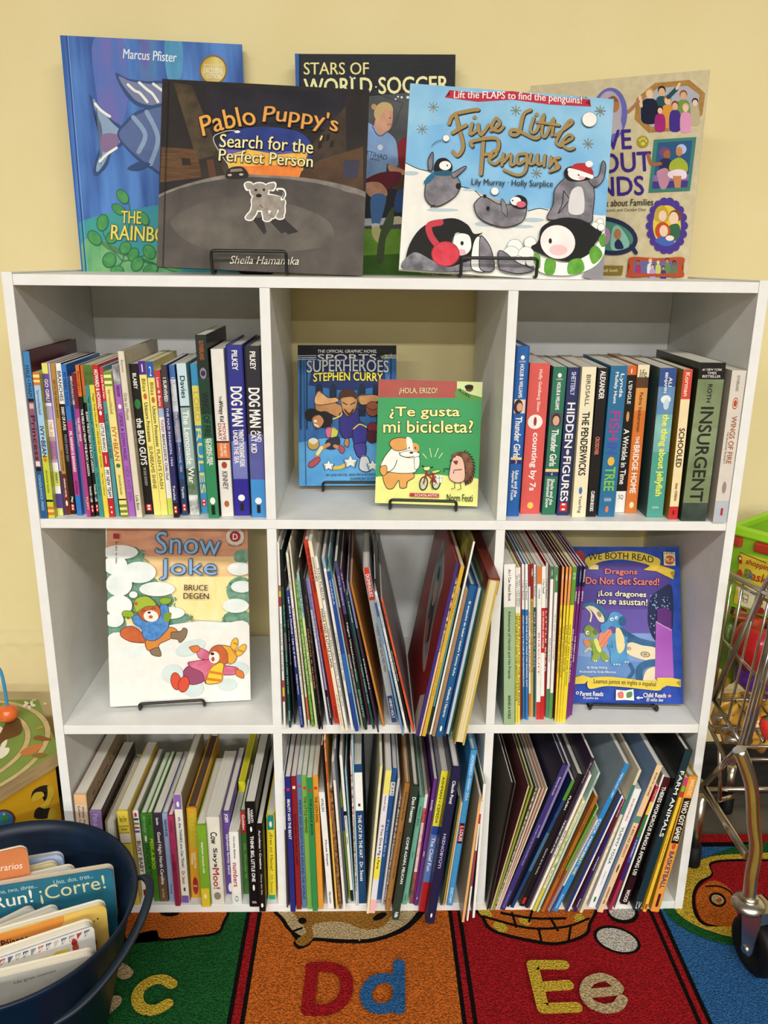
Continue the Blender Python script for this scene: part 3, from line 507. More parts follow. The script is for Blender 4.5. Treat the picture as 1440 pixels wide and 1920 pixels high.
E_ = [(510, 980, .21875),
(110,1760,57,170,18,'p','#ece8e0','white spine with coloured checks',[(.22,.25,'#a86a3a'),(.25,.28,'#e0b83a'),(.28,.33,'#a8322e'),(.73,.77,'#b0463a'),(.77,.82,'#e0b83a'),(.82,.85,'#a8322e')],[(.42,.68,'Good Times','#8a8478',.6)]),
(155,1758,82,230,22,'p','#1f4a44','dark green school-press spine',[(0,.2,K_),(.45,.55,'#6a6a66')],[(.3,.42,'KAVIE','#7ab0a0',.5),(.55,.8,'YOO • HO HO HO','#a9d0c0',.45),(.9,.96,'Scholastic','#cfe0d8',.5)]),
(195,1725,108,420,16,'p','#2a262a','thin charcoal spine',[],[(.3,.6,'TO THE RESCUE','#b9b4ac',.5)]),
(258,1757,125,580,28,'p','#1f2f70','navy spine with white bilingual title',[(0,.05,'#2c3f86')],[(.05,.55,'Leo Gets a Checkup • Leo va al doctor',W_,.6),(.6,.75,'McQuinn Hearson',W_,.45),(.84,.98,'SCHOLASTIC','#8fa2e0',.5)]),
(291,1762,128,260,18,'p','#e6e0cf','thin ivory spine',[],[(.05,.2,'Goodnight','#8a8478',.6),(.3,.8,'BUTTERFLY HOUSE KIDS','#a89a7a',.5)]),
(320,1765,160,172,15,'p','#dcd6bc','thin bone white spine with orange foot',[(.82,.95,'#d8622f')],[(.4,.75,'CARLO COUNTS','#8a7f5a',.5)]),
(352,1750,200,500,24,'p','#5f8f34','leafy green spine',[(0,1,('#4f8230','#8ab45a',160))],[(.35,.7,'SPLISH SPLASH','#dbe8b0',.4)]),
(383,1752,220,430,20,'p','#dbe4a4','pale lime spine with teal head',[(0,.28,'#9cc4c8')],[(.05,.25,'WHERE IS MY',K_,.5),(.4,.7,'DEAR TEACHER','#6a6f3a',.5)]),
(408,1772,238,300,18,'p','#191614','thin black spine with orange lettering',[],[(.4,.75,'MAKING A GLOBE','#d98a4a',.5)]),
(430,1772,285,480,14,'p','#211d1b','very thin black speckled spine',[(.1,.9,('#1b1816','#5a5048',200))],[]),
(483,1732,295,490,24,'p','#e4e1e6','white and lavender spine',[(0,.2,'#8f86c0')],[(.1,.4,'MARGARITA','#6a5aa0',.5)]),
(512,1735,318,480,18,'p','#a49cc6','lavender spine with a black foot',[(.75,1,K_)],[(.1,.6,'ENGELBREIT STORIES','#5a4f8a',.5),(.8,.95,'CANDLEWICK',W_,.5)]),
(562,1722,275,155,52,'b','#cf4027','tall vivid red board book spine',[],[(.04,.27,'First 100 Words in Spanish','#5a140c',.5),(.42,.58,'Roger Priddy','#5a140c',.35),(.9,.97,'priddy','#5a140c',.35)],{'t':1}),
(608,1787,325,160,28,'p','#eee2c4','cream spine lettered in black beside the red one',[],[(.08,.2,'DOMINGUEZ',K_,.55),(.34,.65,'MARIA HAD A LITTLE LLAMA',K_,.7),(.8,.97,'HENRY HOLT','#8a7a5a',.4)]),
(642,1782,375,290,22,'p','#e8e4dc','white spine lettered in black',[(.3,.5,'#d8d2c4')],[(.06,.24,'TITO PUENTE',K_,.65),(.4,.85,'NO MAMBO KING THE DRUM','#6a6458',.5)]),
(692,1778,440,300,22,'p','#f0eee8','plain white spine',[(0,.06,'#8ab0c8'),(.4,.8,'#e6e6d8')],[(.42,.7,'A PIÑATA IN A PINE TREE','#5a564c',.5)]),
(727,1790,480,420,30,'p','#24458f','royal blue spine',[(.5,.75,'#2f62b0')],[(.05,.2,'WASKA','#c8d4f0',.4)]),
(752,1786,492,290,14,'p','#8fb2c2','thin sky blue spine with teal head',[(0,.12,'#2f8a84')],[]),
(780,1776,520,450,16,'p','#a89a94','thin greyish pink spine',[(.2,.5,'#7a2c2c')],[(.5,.8,'A BEAR','#3a2c2c',.5)]),
(806,1777,548,330,26,'p','#1c3a30','black-green spine with pale title',[(0,.3,'#4a4470'),(.3,.62,'#151413')],[(.08,.25,'The Desert','#c9c4e0',.4),(.35,.55,'Night Watch',W_,.5),(.55,.7,'Calmenson','#c8dcd0',.4),(.75,.92,'SCHOLASTIC','#9ac0b0',.5)]),
(838,1735,590,400,18,'p','#5c2f44','thin wine purple spine',[(0,.2,'#5a3a84'),(.2,.42,'#27455a')],[(.02,.14,'ALMA',W_,.5)]),
(872,1770,640,620,20,'p','#28544c','bottle green spine with white author name',[],[(.05,.2,'Lavanda',W_,.4),(.5,.8,'YOO HOO HO','#b8d4c8',.45)]),
(912,1800,655,500,16,'p','#3c2b45','thin plum spine poking past the shelf edge',[(0,.3,'#7a7fb4')],[(.5,.7,'MOON',W_,.5)]),
(958,1745,668,520,20,'p','#c98436','thin ochre orange spine',[],[(.5,.6,'LLAMA','#f0e2c0',.4)]),
(700,980,.21872),
(180,1712,-40,385,60,'b','#b9bcbe','thick grey spine with red head and navy foot',[(0,.2,'#cf3d26'),(.82,1,'#2a4a86')],[(.04,.18,'DOMINGUEZ',W_,.5),(.35,.66,'I WANT MORE QUILTED PIES!','#55585a',.4),(.84,.97,'HENRY HOLT',W_,.4)],{'t':1}),
(255,1822,10,690,24,'p','#6f95b8','steel blue spine',[(0,.1,'#28508f'),(.3,.5,'#9ab8cc')],[]),
(287,1795,25,590,26,'p','#eceae6','white spine with fine grey lettering',[],[(.03,.25,'MUNSCH • MARTCHENKO','#6a6a6a',.5),(.35,.85,"MOIRA'S BIRTHDAY ANNIVERSARY",'#8a8a8a',.5)]),
(315,1802,35,480,20,'p','#1c1a19','black spine with white lettering',[],[(.45,.65,'The Last Dinosaur Bones',W_,.4)]),
(345,1795,40,655,26,'p','#d9593a','orange-red spine at the end of the bunch',[],[(.03,.2,'LITTLE RED EATS','#5a140c',.5),(.42,.68,'THE LITTLE ANT / LA HORMIGUITA','#5a140c',.5)],{'side':'#8d8785','d':.27}),
(380,1830,728,345,28,'h','#3b2e78','purple spine with a big red picture cover',[],[(.3,.5,'RADIO GIRL','#5a4ca0',.35)],{'side':'#9a1416','d':.24,'t':1,'lc':[('#b9a79c',[(.2,.3),(.3,.62),(.26,.8),(.5,.92),(.62,.9),(.66,.6),(.5,.36),(.36,.28)],1),('#7d8f92',[(.26,.36),(.34,.62),(.32,.78),(.5,.88),(.6,.84),(.62,.6),(.48,.4)],1),('#3a1c24',[(.3,.44),(.36,.6),(.44,.66),(.52,.6),(.5,.44),(.4,.38)],1),('#c99a80',[(.4,.62),(.43,.74),(.5,.76),(.52,.66),(.46,.58)],1),('#1d1618',[(.42,.74),(.45,.8),(.51,.8),(.52,.74),(.47,.73)],1),('#a8705a',[(.36,.4),(.44,.5),(.5,.44),(.42,.36)],1),('#cdbfb4',[(.0,.02),(.18,.02),(.16,.16),(.02,.24)])]}),
(402,1830,712,490,14,'p','#e8c6a2','thin peach and black patterned spine',[(0,.45,('#1a1614','#e8c6a2',150))],[]),
(432,1832,765,375,32,'p','#d5a93c','mustard yellow spine',[],[(.15,.3,'CALABRIA','#b06a1a',.4),(.55,.75,'THE WORLD TURNS','#a8862a',.4)]),
(466,1815,740,565,16,'p','#4f96a0','thin teal spine',[(.8,1,'#1d3a2a')],[]),
(490,1818,870,165,17,'h','#efece6','tall thin white hardcover with olive picture cover',[],[],{'side':'#7a7428','d':.22,'lc':[('#a8a03c',[(.1,.8),(.3,.78),(.4,.95),(.15,.97)]),('#6a2a1c',[(.03,.7),(.14,.72),(.2,.9),(.06,.88)])]}),
(517,1832,800,575,28,'p','#a9805c','light brown spine',[],[]),
(562,1840,855,540,62,'h','#1c5a8e','wide blue spine with white bilingual title',[],[(.1,.58,"El empacho de Isabel / Isabel's Tummy Ache",W_,.35),(.66,.86,'Molinela / Navarro',W_,.33),(.92,.96,'O',W_,.3,0,1)],{'t':1}),
(632,1835,918,550,56,'f','#1f5a4a','blue and green hardcover turned page edges outward',[],[],{'side':'#23407a','page':M('#dfe6ee','#b8c6d4',scale=1.0,st=(1500,6,6),rough=.8)}),
(735,1905,1045,480,92,'f','#c9ad4a','yellow hardcover turned page edges outward',[],[],{'side':'#9a8a3c','d':.2,'cap':'#7a2e1a','page':M('#e8d9b0','#cbb682',scale=1.0,st=(1500,6,6),rough=.8)}),
]
F_ = [(930, 980, .20833),
(120,1820,118,375,98,'p','#9fbb92','thick sage green spine with a white head',[(0,.255,W_)],[(.03,.22,'An I Can Read Book',K_,.22),(.28,.7,'Adventures of Harold and His Friends','#2a3a2a',.24),(.81,.96,'BARNES & NOBLE',K_,.24)],{'side':'#6f8370','t':1,'d':.2}),
(184,1806,188,405,20,'p','#e6cf4a','yellow reader spine with white head',[(0,.28,W_)],[(.05,.24,'MY FIRST I CAN READ!',K_,.6),(.3,.85,'PETE THE KITTY AND THE GROOVY PLAYDATE',K_,.6)]),
(206,1806,209,405,20,'p','#e9d85a','second yellow reader spine',[(0,.28,W_)],[(.04,.24,'MY FIRST I CAN READ!',K_,.6),(.3,.88,'PETE THE KITTY AND THE THREE BEARS',K_,.6)]),
(227,1775,224,380,10,'p','#8a2a24','sliver-thin dark red spine',[],[]),
(249,1768,243,375,22,'p','#2d6aa6','blue reader spine with white head',[(0,.28,W_)],[(.1,.22,'I Can Read!',K_,.5),(.32,.78,'FANCY NANCY & THE CASE OF THE DISAPPEARING DOG',W_,.55)]),
(278,1776,274,375,22,'p','#3477b8','brighter blue reader spine with white head',[(0,.28,W_)],[(.1,.22,'I Can Read!',K_,.5),(.32,.78,'PETE THE CAT A WILD NO SCHOOL DAY',W_,.55)]),
(304,1748,300,375,16,'p','#f0ece6','white reader spine with red head and orange foot',[(0,.14,'#a3262a'),(.84,1,'#d97a3a')],[(.3,.7,'OWL AT HOME','#b8322e',.5)]),
(323,1748,326,370,20,'p','#c9a83a','gold reader spine with dark red head',[(0,.22,'#9a1f26')],[(.03,.08,'2',W_,.4),(.24,.7,'DANNY AND THE DINOSAUR','#5a4a14',.5)]),
(346,1748,350,378,18,'p','#225a72','petrol blue reader spine with white head',[(0,.27,W_)],[(.06,.2,'I Can Read!',K_,.5),(.3,.66,'PETE THE CAT PLAYS',W_,.5)]),
(378,1772,392,395,38,'p','#f1eee8','white reader spine with orange head',[(0,.11,'#e07a34'),(.88,1,'#c8302e')],[(.42,.7,'BISCUIT','#c0403a',.3),(.14,.2,'I Can Read',K_,.35)]),
(412,1772,430,395,32,'p','#c3282e','red reader spine with white head',[(0,.26,W_),(.55,.84,W_)],[(.08,.17,'I Can Read!',K_,.5),(.28,.52,'GO FISHING AND MORE',W_,.4)]),
(437,1745,460,365,20,'p','#a31f2a','crimson reader spine with grey head',[(0,.28,'#c9c6c0')],[(.1,.22,'I Can Read!',K_,.5),(.3,.7,'LITTLE BEAR',W_,.5)]),
(467,1757,508,395,28,'p','#f2efe8','white spine with short green head and foot',[(0,.08,'#2f7d4e'),(.8,1,'#3c8a5c')],[(.02,.06,'2',W_,.3),(.46,.62,'FROG AND TOAD','#3a6a4a',.4)]),
(493,1768,550,400,30,'p','#f2efe8','white spine with long green head and foot',[(0,.16,'#47904a'),(.82,1,'#4f9a4c')],[(.05,.09,'2',W_,.3),(.3,.6,'FROG AND TOAD TOGETHER','#8a8a7a',.4)]),
(512,1760,574,385,12,'p','#4a1c16','thin chocolate brown spine',[],[]),
(530,1790,604,400,24,'p','#f0cf3a','yellow spine with orange head',[(0,.235,'#ea9a58')],[(.04,.08,'O','#f6e0c0',.3,0,1),(.27,.32,'MARC',K_,.4),(.38,.68,'NATE THE GREAT TALKS TURKEY','#5a4a10',.5)],{'side':'#6a2418'}),
(553,1795,640,402,23,'p','#efd03c','yellow spine with orange head',[(0,.235,'#ea9a58')],[(.04,.08,'O','#f6e0c0',.3,0,1),(.37,.7,'NATE THE GREAT AND THE MONSTER','#5a4a10',.5)],{'side':'#6a2418'}),
(577,1797,672,402,23,'p','#f1d43a','yellow spine with orange head',[(0,.235,'#ea9a58')],[(.04,.08,'O','#f6e0c0',.3,0,1),(.36,.66,'NATE THE GREAT AND ME','#5a4a10',.5)],{'side':'#6a2418'}),
(606,1797,710,400,34,'p','#ecdc34','wider yellow spine with green head',[(0,.235,'#5c9a34')],[(.035,.075,'CO',W_,.6,0,1),(.36,.75,'NATE THE GREAT GOES DOWN','#5a5210',.35,-.2)]),
(632,1770,740,390,18,'p','#7a2f7c','purple spine with navy head',[(0,.13,'#1a2450')],[(.16,.22,'BERENS',W_,.5),(.4,.75,'BEAR LOVES TO READ',W_,.5)]),
(652,1752,768,390,20,'p','#74307f','purple spine with navy head',[(0,.13,'#1a2450')],[(.03,.1,'LEARN','#8fb0e0',.5),(.16,.24,'STORYBOOK',W_,.5),(.45,.62,'THE GREAT RIDE',W_,.45)]),
(672,1735,802,395,22,'p','#6a2f7a','purple spine with navy head',[(0,.13,'#161d40')],[(.02,.1,'READING',W_,.5),(.16,.22,'BOTH',W_,.45)]),
]
G_ = [(110, 1370, .18227),
(300,1805,220,660,132,'b','#eab886','wide peach board book spine',[(.0,.09,'#eebd8c'),(.09,.35,'#e8cdb4')],[(.1,.3,'Watty Piper',K_,.2,.3),(.1,.3,'Loren Long',K_,.2,-.3)],{'side':'#8d7048','d':.2,'t':1,'rc':[('#4a2416','THE LITTLE ENGINE',.12,.95,.72,.93)]}),
(455,1795,370,830,130,'b','#9a7cb4','lilac board book spine',[],[(.03,.3,'Pat-a-Cake','#c8b4da',.4)],{'side':'#3a2820','d':.18,'t':1,'rc':[('#7d6a52','SPOOKY OLD TREE',.1,.9,.7,.9)]}),
(600,1790,528,930,100,'f','#b0a890','open greyish board book showing its page edges',[],[],{'side':'#9a9078','d':.17,'t':1}),
(800,1790,655,830,122,'b','#e3c84a','yellow board book spine with lettered white band',[(.0,.15,'#efd84e'),(.15,.16,'#a08a2a'),(.22,.23,'#a08a2a'),(.23,.33,'#e8dfc8'),(.33,.34,'#8a7a4a')],[(.05,.13,'Nancy Drew',K_,.6,0,1),(.17,.2,'Emmett',K_,.5,0,1),(.45,.75,'Paris','#6a5414',.3,.2)],{'side':'#c9a93a','d':.18,'t':1}),
(885,1722,785,825,72,'b','#efe9e2','white board book spine with coloured stripes',[(.085,.105,'#2a2a5a'),(.135,.155,'#5a8a3a'),(.18,.2,'#b82a2a'),(.22,.245,'#3a5aa0')],[(.02,.07,'O','#b8323a',.4,0,1),(.34,.7,'BUSY BABY',K_,.6),(.9,.97,'R','#8a1a1a',.4,0,1)],{'side':'#8a8478','d':.16,'t':1}),
(945,1712,868,860,72,'b','#4c8a3e','mid green board book spine with red foot',[(.92,1,'#a3403a')],[(.03,.22,'Brody','#8cc07a',.4),(.25,.33,'O','#dce8c8',.35,0,1),(.35,.9,'DINOSAUR DANCE','#1f4a1c',.55)],{'d':.16}),
(1012,1757,930,855,52,'b','#3f7f22','dark leaf green board book spine',[],[(.02,.12,'Hill','#183a0c',.4),(.28,.62,'PEEK-A-BOO','#c8dc3a',.6)],{'d':.16}),
(1085,1757,1008,860,94,'b','#4a3c44','dark brown board book spine with white script title',[(0,.3,'#3a3040'),(.7,1,'#6a5236')],[(.04,.12,'Gamble',W_,.24),(.2,.8,'Good Night North Carolina',W_,.42),(.85,.95,'Our World','#c8b89a',.24)],{'d':.16}),
(1170,1762,1090,855,56,'b','#9aaacb','pale periwinkle board book spine',[],[(.06,.25,'THE REAL MOTHER GOOSE','#2a3050',.45),(.8,.9,'Running','#2a3050',.35)],{'d':.16}),
(320,1370,.18229),
(80,1805,-5,880,56,'b','#a8325c','magenta board book spine',[(.5,1,'#8f2440')],[(.06,.18,'Dolly','#6a1030',.4),(.42,.6,'Hush Little','#6a1030',.4)],{'d':.15}),
(150,1772,65,660,88,'b','#e9e4d4','white board book spine with purple ends',[(0,.13,'#8a68b4'),(.93,1,'#7a5aa4')],[(.06,.11,'O',W_,.3,0,1),(.2,.66,'oh, the THINKS you Can Think!','#2a3a66',.4),(.7,.82,'Dr. Seuss','#a0323a',.35),(.85,.89,'O','#4a4a3a',.25,0,1)],{'side':'#8a7a5a','d':.17}),
(262,1720,210,800,100,'h','#d79b2a','golden orange board book spine with green lettering',[],[(.06,.42,'POLKA-DOT!','#a8c43a',.55),(.48,.66,'Counting on Fuzzy','#f3e4b8',.3,.2),(.49,.62,'Vines','#f3e4b8',.25,-.3),(.76,.96,'O','#a3282a',.55,0,1),(.85,.88,'Book Day',W_,.38,0,1)],{'d':.2,'page':M('#6a5248','#4f3c34',scale=1.0,st=(1500,6,6),rough=.8)}),
(365,1812,310,975,98,'b','#7ea82c','grass green board book spine with yellow foot',[(.77,1,'#e3c233')],[(.2,.58,'elephant tricycle ride',W_,.26),(.84,.9,'O','#f2e9a0',.3,0,1)],{'d':.17}),
(495,1782,430,890,130,'b','#e6dfce','wide cream board book spine with cow lettering',[],[(.17,.3,'Cow',K_,.5),(.35,.57,'Says',K_,.4),(.58,.82,'Moo!','#a3282a',.5),(.86,.95,'O','#8a867a',.55,0,1)],{'t':1,'d':.17}),
(605,1682,565,840,76,'b','#6a4a9a','violet board book spine with a white emblem',[],[(.02,.12,'JOJES',W_,.5),(.26,.75,'alphabet family band',W_,.4),(.86,.97,'O',W_,.55,.2,1)],{'d':.17}),
(690,1787,650,1045,98,'b','#efece4','white board book spine lettered numbers',[],[(.06,.36,'Novelty Babies',K_,.22),(.42,.75,'numbers','#b02a34',.5),(.88,.96,'O','#33485a',.38,0,1),(.89,.95,'O','#dfe4e4',.3,0,1)],{'t':1,'d':.17}),
(778,1682,738,830,66,'b','#3d7a34','green board book spine with red head',[(0,.26,'#c3262e')],[(.04,.22,'Golden',W_,.4),(.38,.8,'Oh, Wonder It!','#8fbc5a',.4)],{'d':.08}),
(865,1812,815,745,106,'b','#14110f','wide black board book spine with bold white title',[],[(.06,.18,'VASHTI',W_,.22,.25),(.05,.19,'HARRISON',W_,.22,-.3),(.31,.75,'THINK BIG, LITTLE ONE',W_,.36),(.22,.27,'O',W_,.2,0,1),(.78,.84,'O',W_,.2,0,1),(.94,.965,'little',W_,.4,0,1)],{'side':'#2a2622','t':1,'d':.2}),
(945,1862,910,970,66,'b','#191412','narrow black board book spine sticking out',[],[(.06,.5,'Acrolates • Creative',W_,.3),(.56,.8,'Cowy the Sea','#c8c0b8',.28),(.9,.95,'O',W_,.35,0,1)],{'d':.2}),
(1045,1737,1025,870,80,'b','#ecd93a','yellow board book spine with teal ends',[(0,.17,'#1f8a7a'),(.945,1,'#1f9a82')],[(.07,.14,'O',W_,.35,0,1),(.2,.65,'¿Eres mi Mama?','#8a7a14',.42),(.7,.92,'P.D. Eastman','#a8962a',.32)],{'t':1,'d':.16}),
]
H_ = [(515, 1370, .19267),
(116,1722,76,430,18,'p','#e2dcd6','thin white spine at the left end',[(.4,1,'#4a4446')],[(.1,.3,'Spritely','#8a3a4a',.5)]),
(141,1702,90,470,10,'p','#3a3438','sliver-thin charcoal spine',[],[]),
(180,1762,112,450,58,'p','#242c7c','navy blue storybook spine',[],[(.08,.1,'R','#c8322e',.5,0,1),(.16,.45,'BEAUTY AND THE BEAST',W_,.5)]),
(237,1740,175,445,54,'p','#8f2026','dark red storybook spine',[],[(.07,.09,'R',W_,.5,0,1),(.27,.66,'ALADDIN AND THE MAGIC CARPET','#4a0a10',.42)]),
(290,1727,235,432,48,'p','#5b7ba4','dusty blue storybook spine',[],[(.07,.09,'R','#c8322e',.5,0,1),(.18,.93,"MICKEY AND GOOFY'S RACE AROUND THE WORLD",'#1c2a44',.5)]),
(342,1737,288,436,50,'p','#79a84a','light green storybook spine',[],[(.08,.1,'R','#c8322e',.5,0,1),(.15,.42,'THE LITTLE MERMAID','#1c3a14',.48)]),
(397,1757,335,460,54,'p','#2f8a4c','deep green storybook spine',[],[(.08,.1,'R','#c8322e',.5,0,1),(.15,.42,'THE JUNGLE BOOK','#0f2c18',.5)]),
(448,1737,392,437,52,'p','#e09a34','orange-yellow storybook spine',[],[(.08,.1,'R','#c8322e',.5,0,1),(.15,.34,'THE LION KING','#3a2408',.5)]),
(550,1732,455,600,55,'p','#efede8','wide white spine with small grey lettering',[],[(.05,.16,'WALSH','#5a564e',.45),(.4,.62,'Mouse Shapes',K_,.42),(.85,.95,'Harcourt',K_,.4)]),
(588,1735,458,145,16,'p','#1d1a18','thin tall black spine',[],[]),
(607,1732,486,92,18,'p','#e2b44a','thin yellow spine with rust red head',[(0,.24,'#c2562f'),(.24,.45,'#d98a44')],[(.02,.12,'FLYING','#f0d8c0',.5)]),
(640,1733,545,560,30,'p','#6a4526','brown woven-pattern spine',[(0,1,('#4a2c16','#a8784a',140))],[]),
(682,1752,566,300,22,'p','#eceae4','white spine leaning left',[(0,.12,'#8d9298')],[(.45,.7,'DUCK IN THE TRUCK','#9a968c',.4)]),
(706,1682,590,180,18,'p','#59606a','slate grey spine',[],[]),
(732,1640,640,620,18,'p','#7a9a3a','thin olive spine with a blue patch',[(.12,.34,'#2a4f9a')],[]),
(756,1660,642,240,24,'p','#efece2','white spine with a black foot',[(.37,.4,K_),(.92,1,K_)],[(.4,.6,'Cs',K_,.4)]),
(777,1660,690,380,14,'p','#8fb4c4','thin ice blue spine',[],[]),
(800,1702,742,250,16,'p','#d8c4bc','thin spine with red floral pattern',[(.1,.45,('#a33a34','#e8dcd0',150)),(.45,.9,('#4a4a3a','#d8d0b8',150))],[]),
(816,1697,762,90,12,'p','#a8c8d8','sliver-thin pale blue spine',[],[]),
(855,1682,802,330,75,'p','#1d4670','navy spine with a white picture panel',[(.055,.32,W_)],[(.35,.66,'THE CAT IN THE HAT',W_,.42),(.69,.83,'Dr. Seuss',W_,.42),(.27,.29,'R','#3a3a3a',.3,0,1)],{'t':1}),
(907,1782,1038,345,24,'p','#e9e2b4','thin pale yellow spine leaning right',[(0,.12,'#e6dd9a')],[]),
(700,1370,.19264),
(-14,1777,150,388,56,'p','#e4e0e4','white spine with a lemon yellow patch',[(0,.16,'#eadf72'),(.6,.75,'#efe04a'),(.9,1,'#f0b8b0')],[(.17,.27,'Numeroff / Bond','#5a5660',.3),(.37,.68,'If You Give a Pig a Party',K_,.5)],{'t':1}),
(50,1645,210,368,42,'p','#2a62a4','blue spine with a white label near the top',[(.1,.2,W_)],[(.11,.19,'E J-H',K_,.5),(.38,.66,"If You Lunch Box Is",'#c8dcf0',.4)]),
(84,1702,250,462,18,'p','#c9ccd2','thin silver grey spine',[],[]),
(106,1693,265,650,13,'p','#d8d0c8','thin black and white stippled spine',[(0,1,('#2a2624','#e8e0d8',220))],[]),
(137,1752,335,515,52,'h','#a9773f','tan brown hardcover spine',[],[(.06,.28,'Antoinette Portis',K_,.3),(.37,.74,'NOT JUST A BOOK ABOUT PRINCESSES','#5a3a14',.36),(.9,.92,'O',K_,.15,0,1)]),
(216,1842,415,540,64,'h','#2c3d34','dark forest green hardcover with white title',[],[(.08,.26,'Don Freeman',W_,.5),(.37,.72,'COME AGAIN, PELICAN',W_,.42),(.94,.98,'Puffin',W_,.5)],{'t':1}),
(302,1692,480,650,50,'h','#74b89c','mint green hardcover spine',[],[(.08,.26,'WING BIRD','#2a5a48',.4),(.5,.56,'Kerry','#2a5a48',.35),(.9,.96,'Viking','#2a5a48',.35)]),
(366,1685,520,622,30,'p','#e2c9c0','pink and red floral spine',[(0,.12,'#f0e8e2'),(.12,.25,('#a32a30','#d86a6a',80)),(.35,.7,('#e08a98','#f3e4e0',60)),(.7,1,('#3a5a3a','#c0485a',70))],[]),
(392,1692,545,560,12,'h','#80316a','thin plum hardcover spine',[],[],{'side':'#5c2450'}),
(412,1702,607,472,32,'p','#6a3584','purple spine',[],[(.16,.24,'DAVIES',W_,.4),(.56,.6,'zoo',W_,.3),(.93,.95,'O',W_,.25,0,1)]),
(470,1762,700,392,60,'p','#5a7cc0','blue spine with yellow head and red foot',[(0,.38,'#efe23a'),(.38,.44,'#2a4a9a'),(.78,1,'#b3222a')],[(.04,.36,'ASHMAN • CEPEDA',K_,.4),(.46,.7,'The Chief Fun',W_,.55)],{'side':'#a9a8b4'}),
(548,1877,805,362,88,'h','#1d1f44','midnight blue hardcover hanging over the edge',[],[(.08,.22,'Claude Ponti',W_,.32),(.41,.63,'HIZNOBYÚTI','#b9bcd6',.36),(.93,.96,'O',W_,.2,0,1)],{'t':1}),
(660,1700,836,640,16,'p','#2f4a40','thin dark green spine',[],[]),
(682,1702,852,690,14,'p','#c99a3a','thin golden spine',[],[]),
(702,1702,862,700,12,'p','#e0d6c0','sliver-thin cream spine',[],[]),
(742,1702,978,192,58,'h','#479ad2','sky blue hardcover with a red label band',[(.455,.465,K_),(.465,.575,'#a3201f'),(.575,.585,K_)],[(.03,.31,'LICHTENHELD • ROHAN • ZOLA','#d8ecf8',.42),(.475,.57,'I, LOUIS',W_,.6),(.88,.98,'DISCHIM','#d8ecf8',.42)],{'t':1}),
(872,1865,1055,640,26,'p','#e8ae6c','thin apricot spine with a large tan cover',[],[(.0,.05,'Girl',K_,.4)],{'side':'#a8926a','d':.22}),
(915,1852,1056,690,22,'p','#eee8e2','white spine with dark red patches',[(.1,.18,'#b32f44'),(.4,.7,'#a33a4c')],[]),
(975,1822,1084,520,26,'p','#f0eee8','plain white spine against the divider',[],[],{'side':'#2f4a30'}),
]
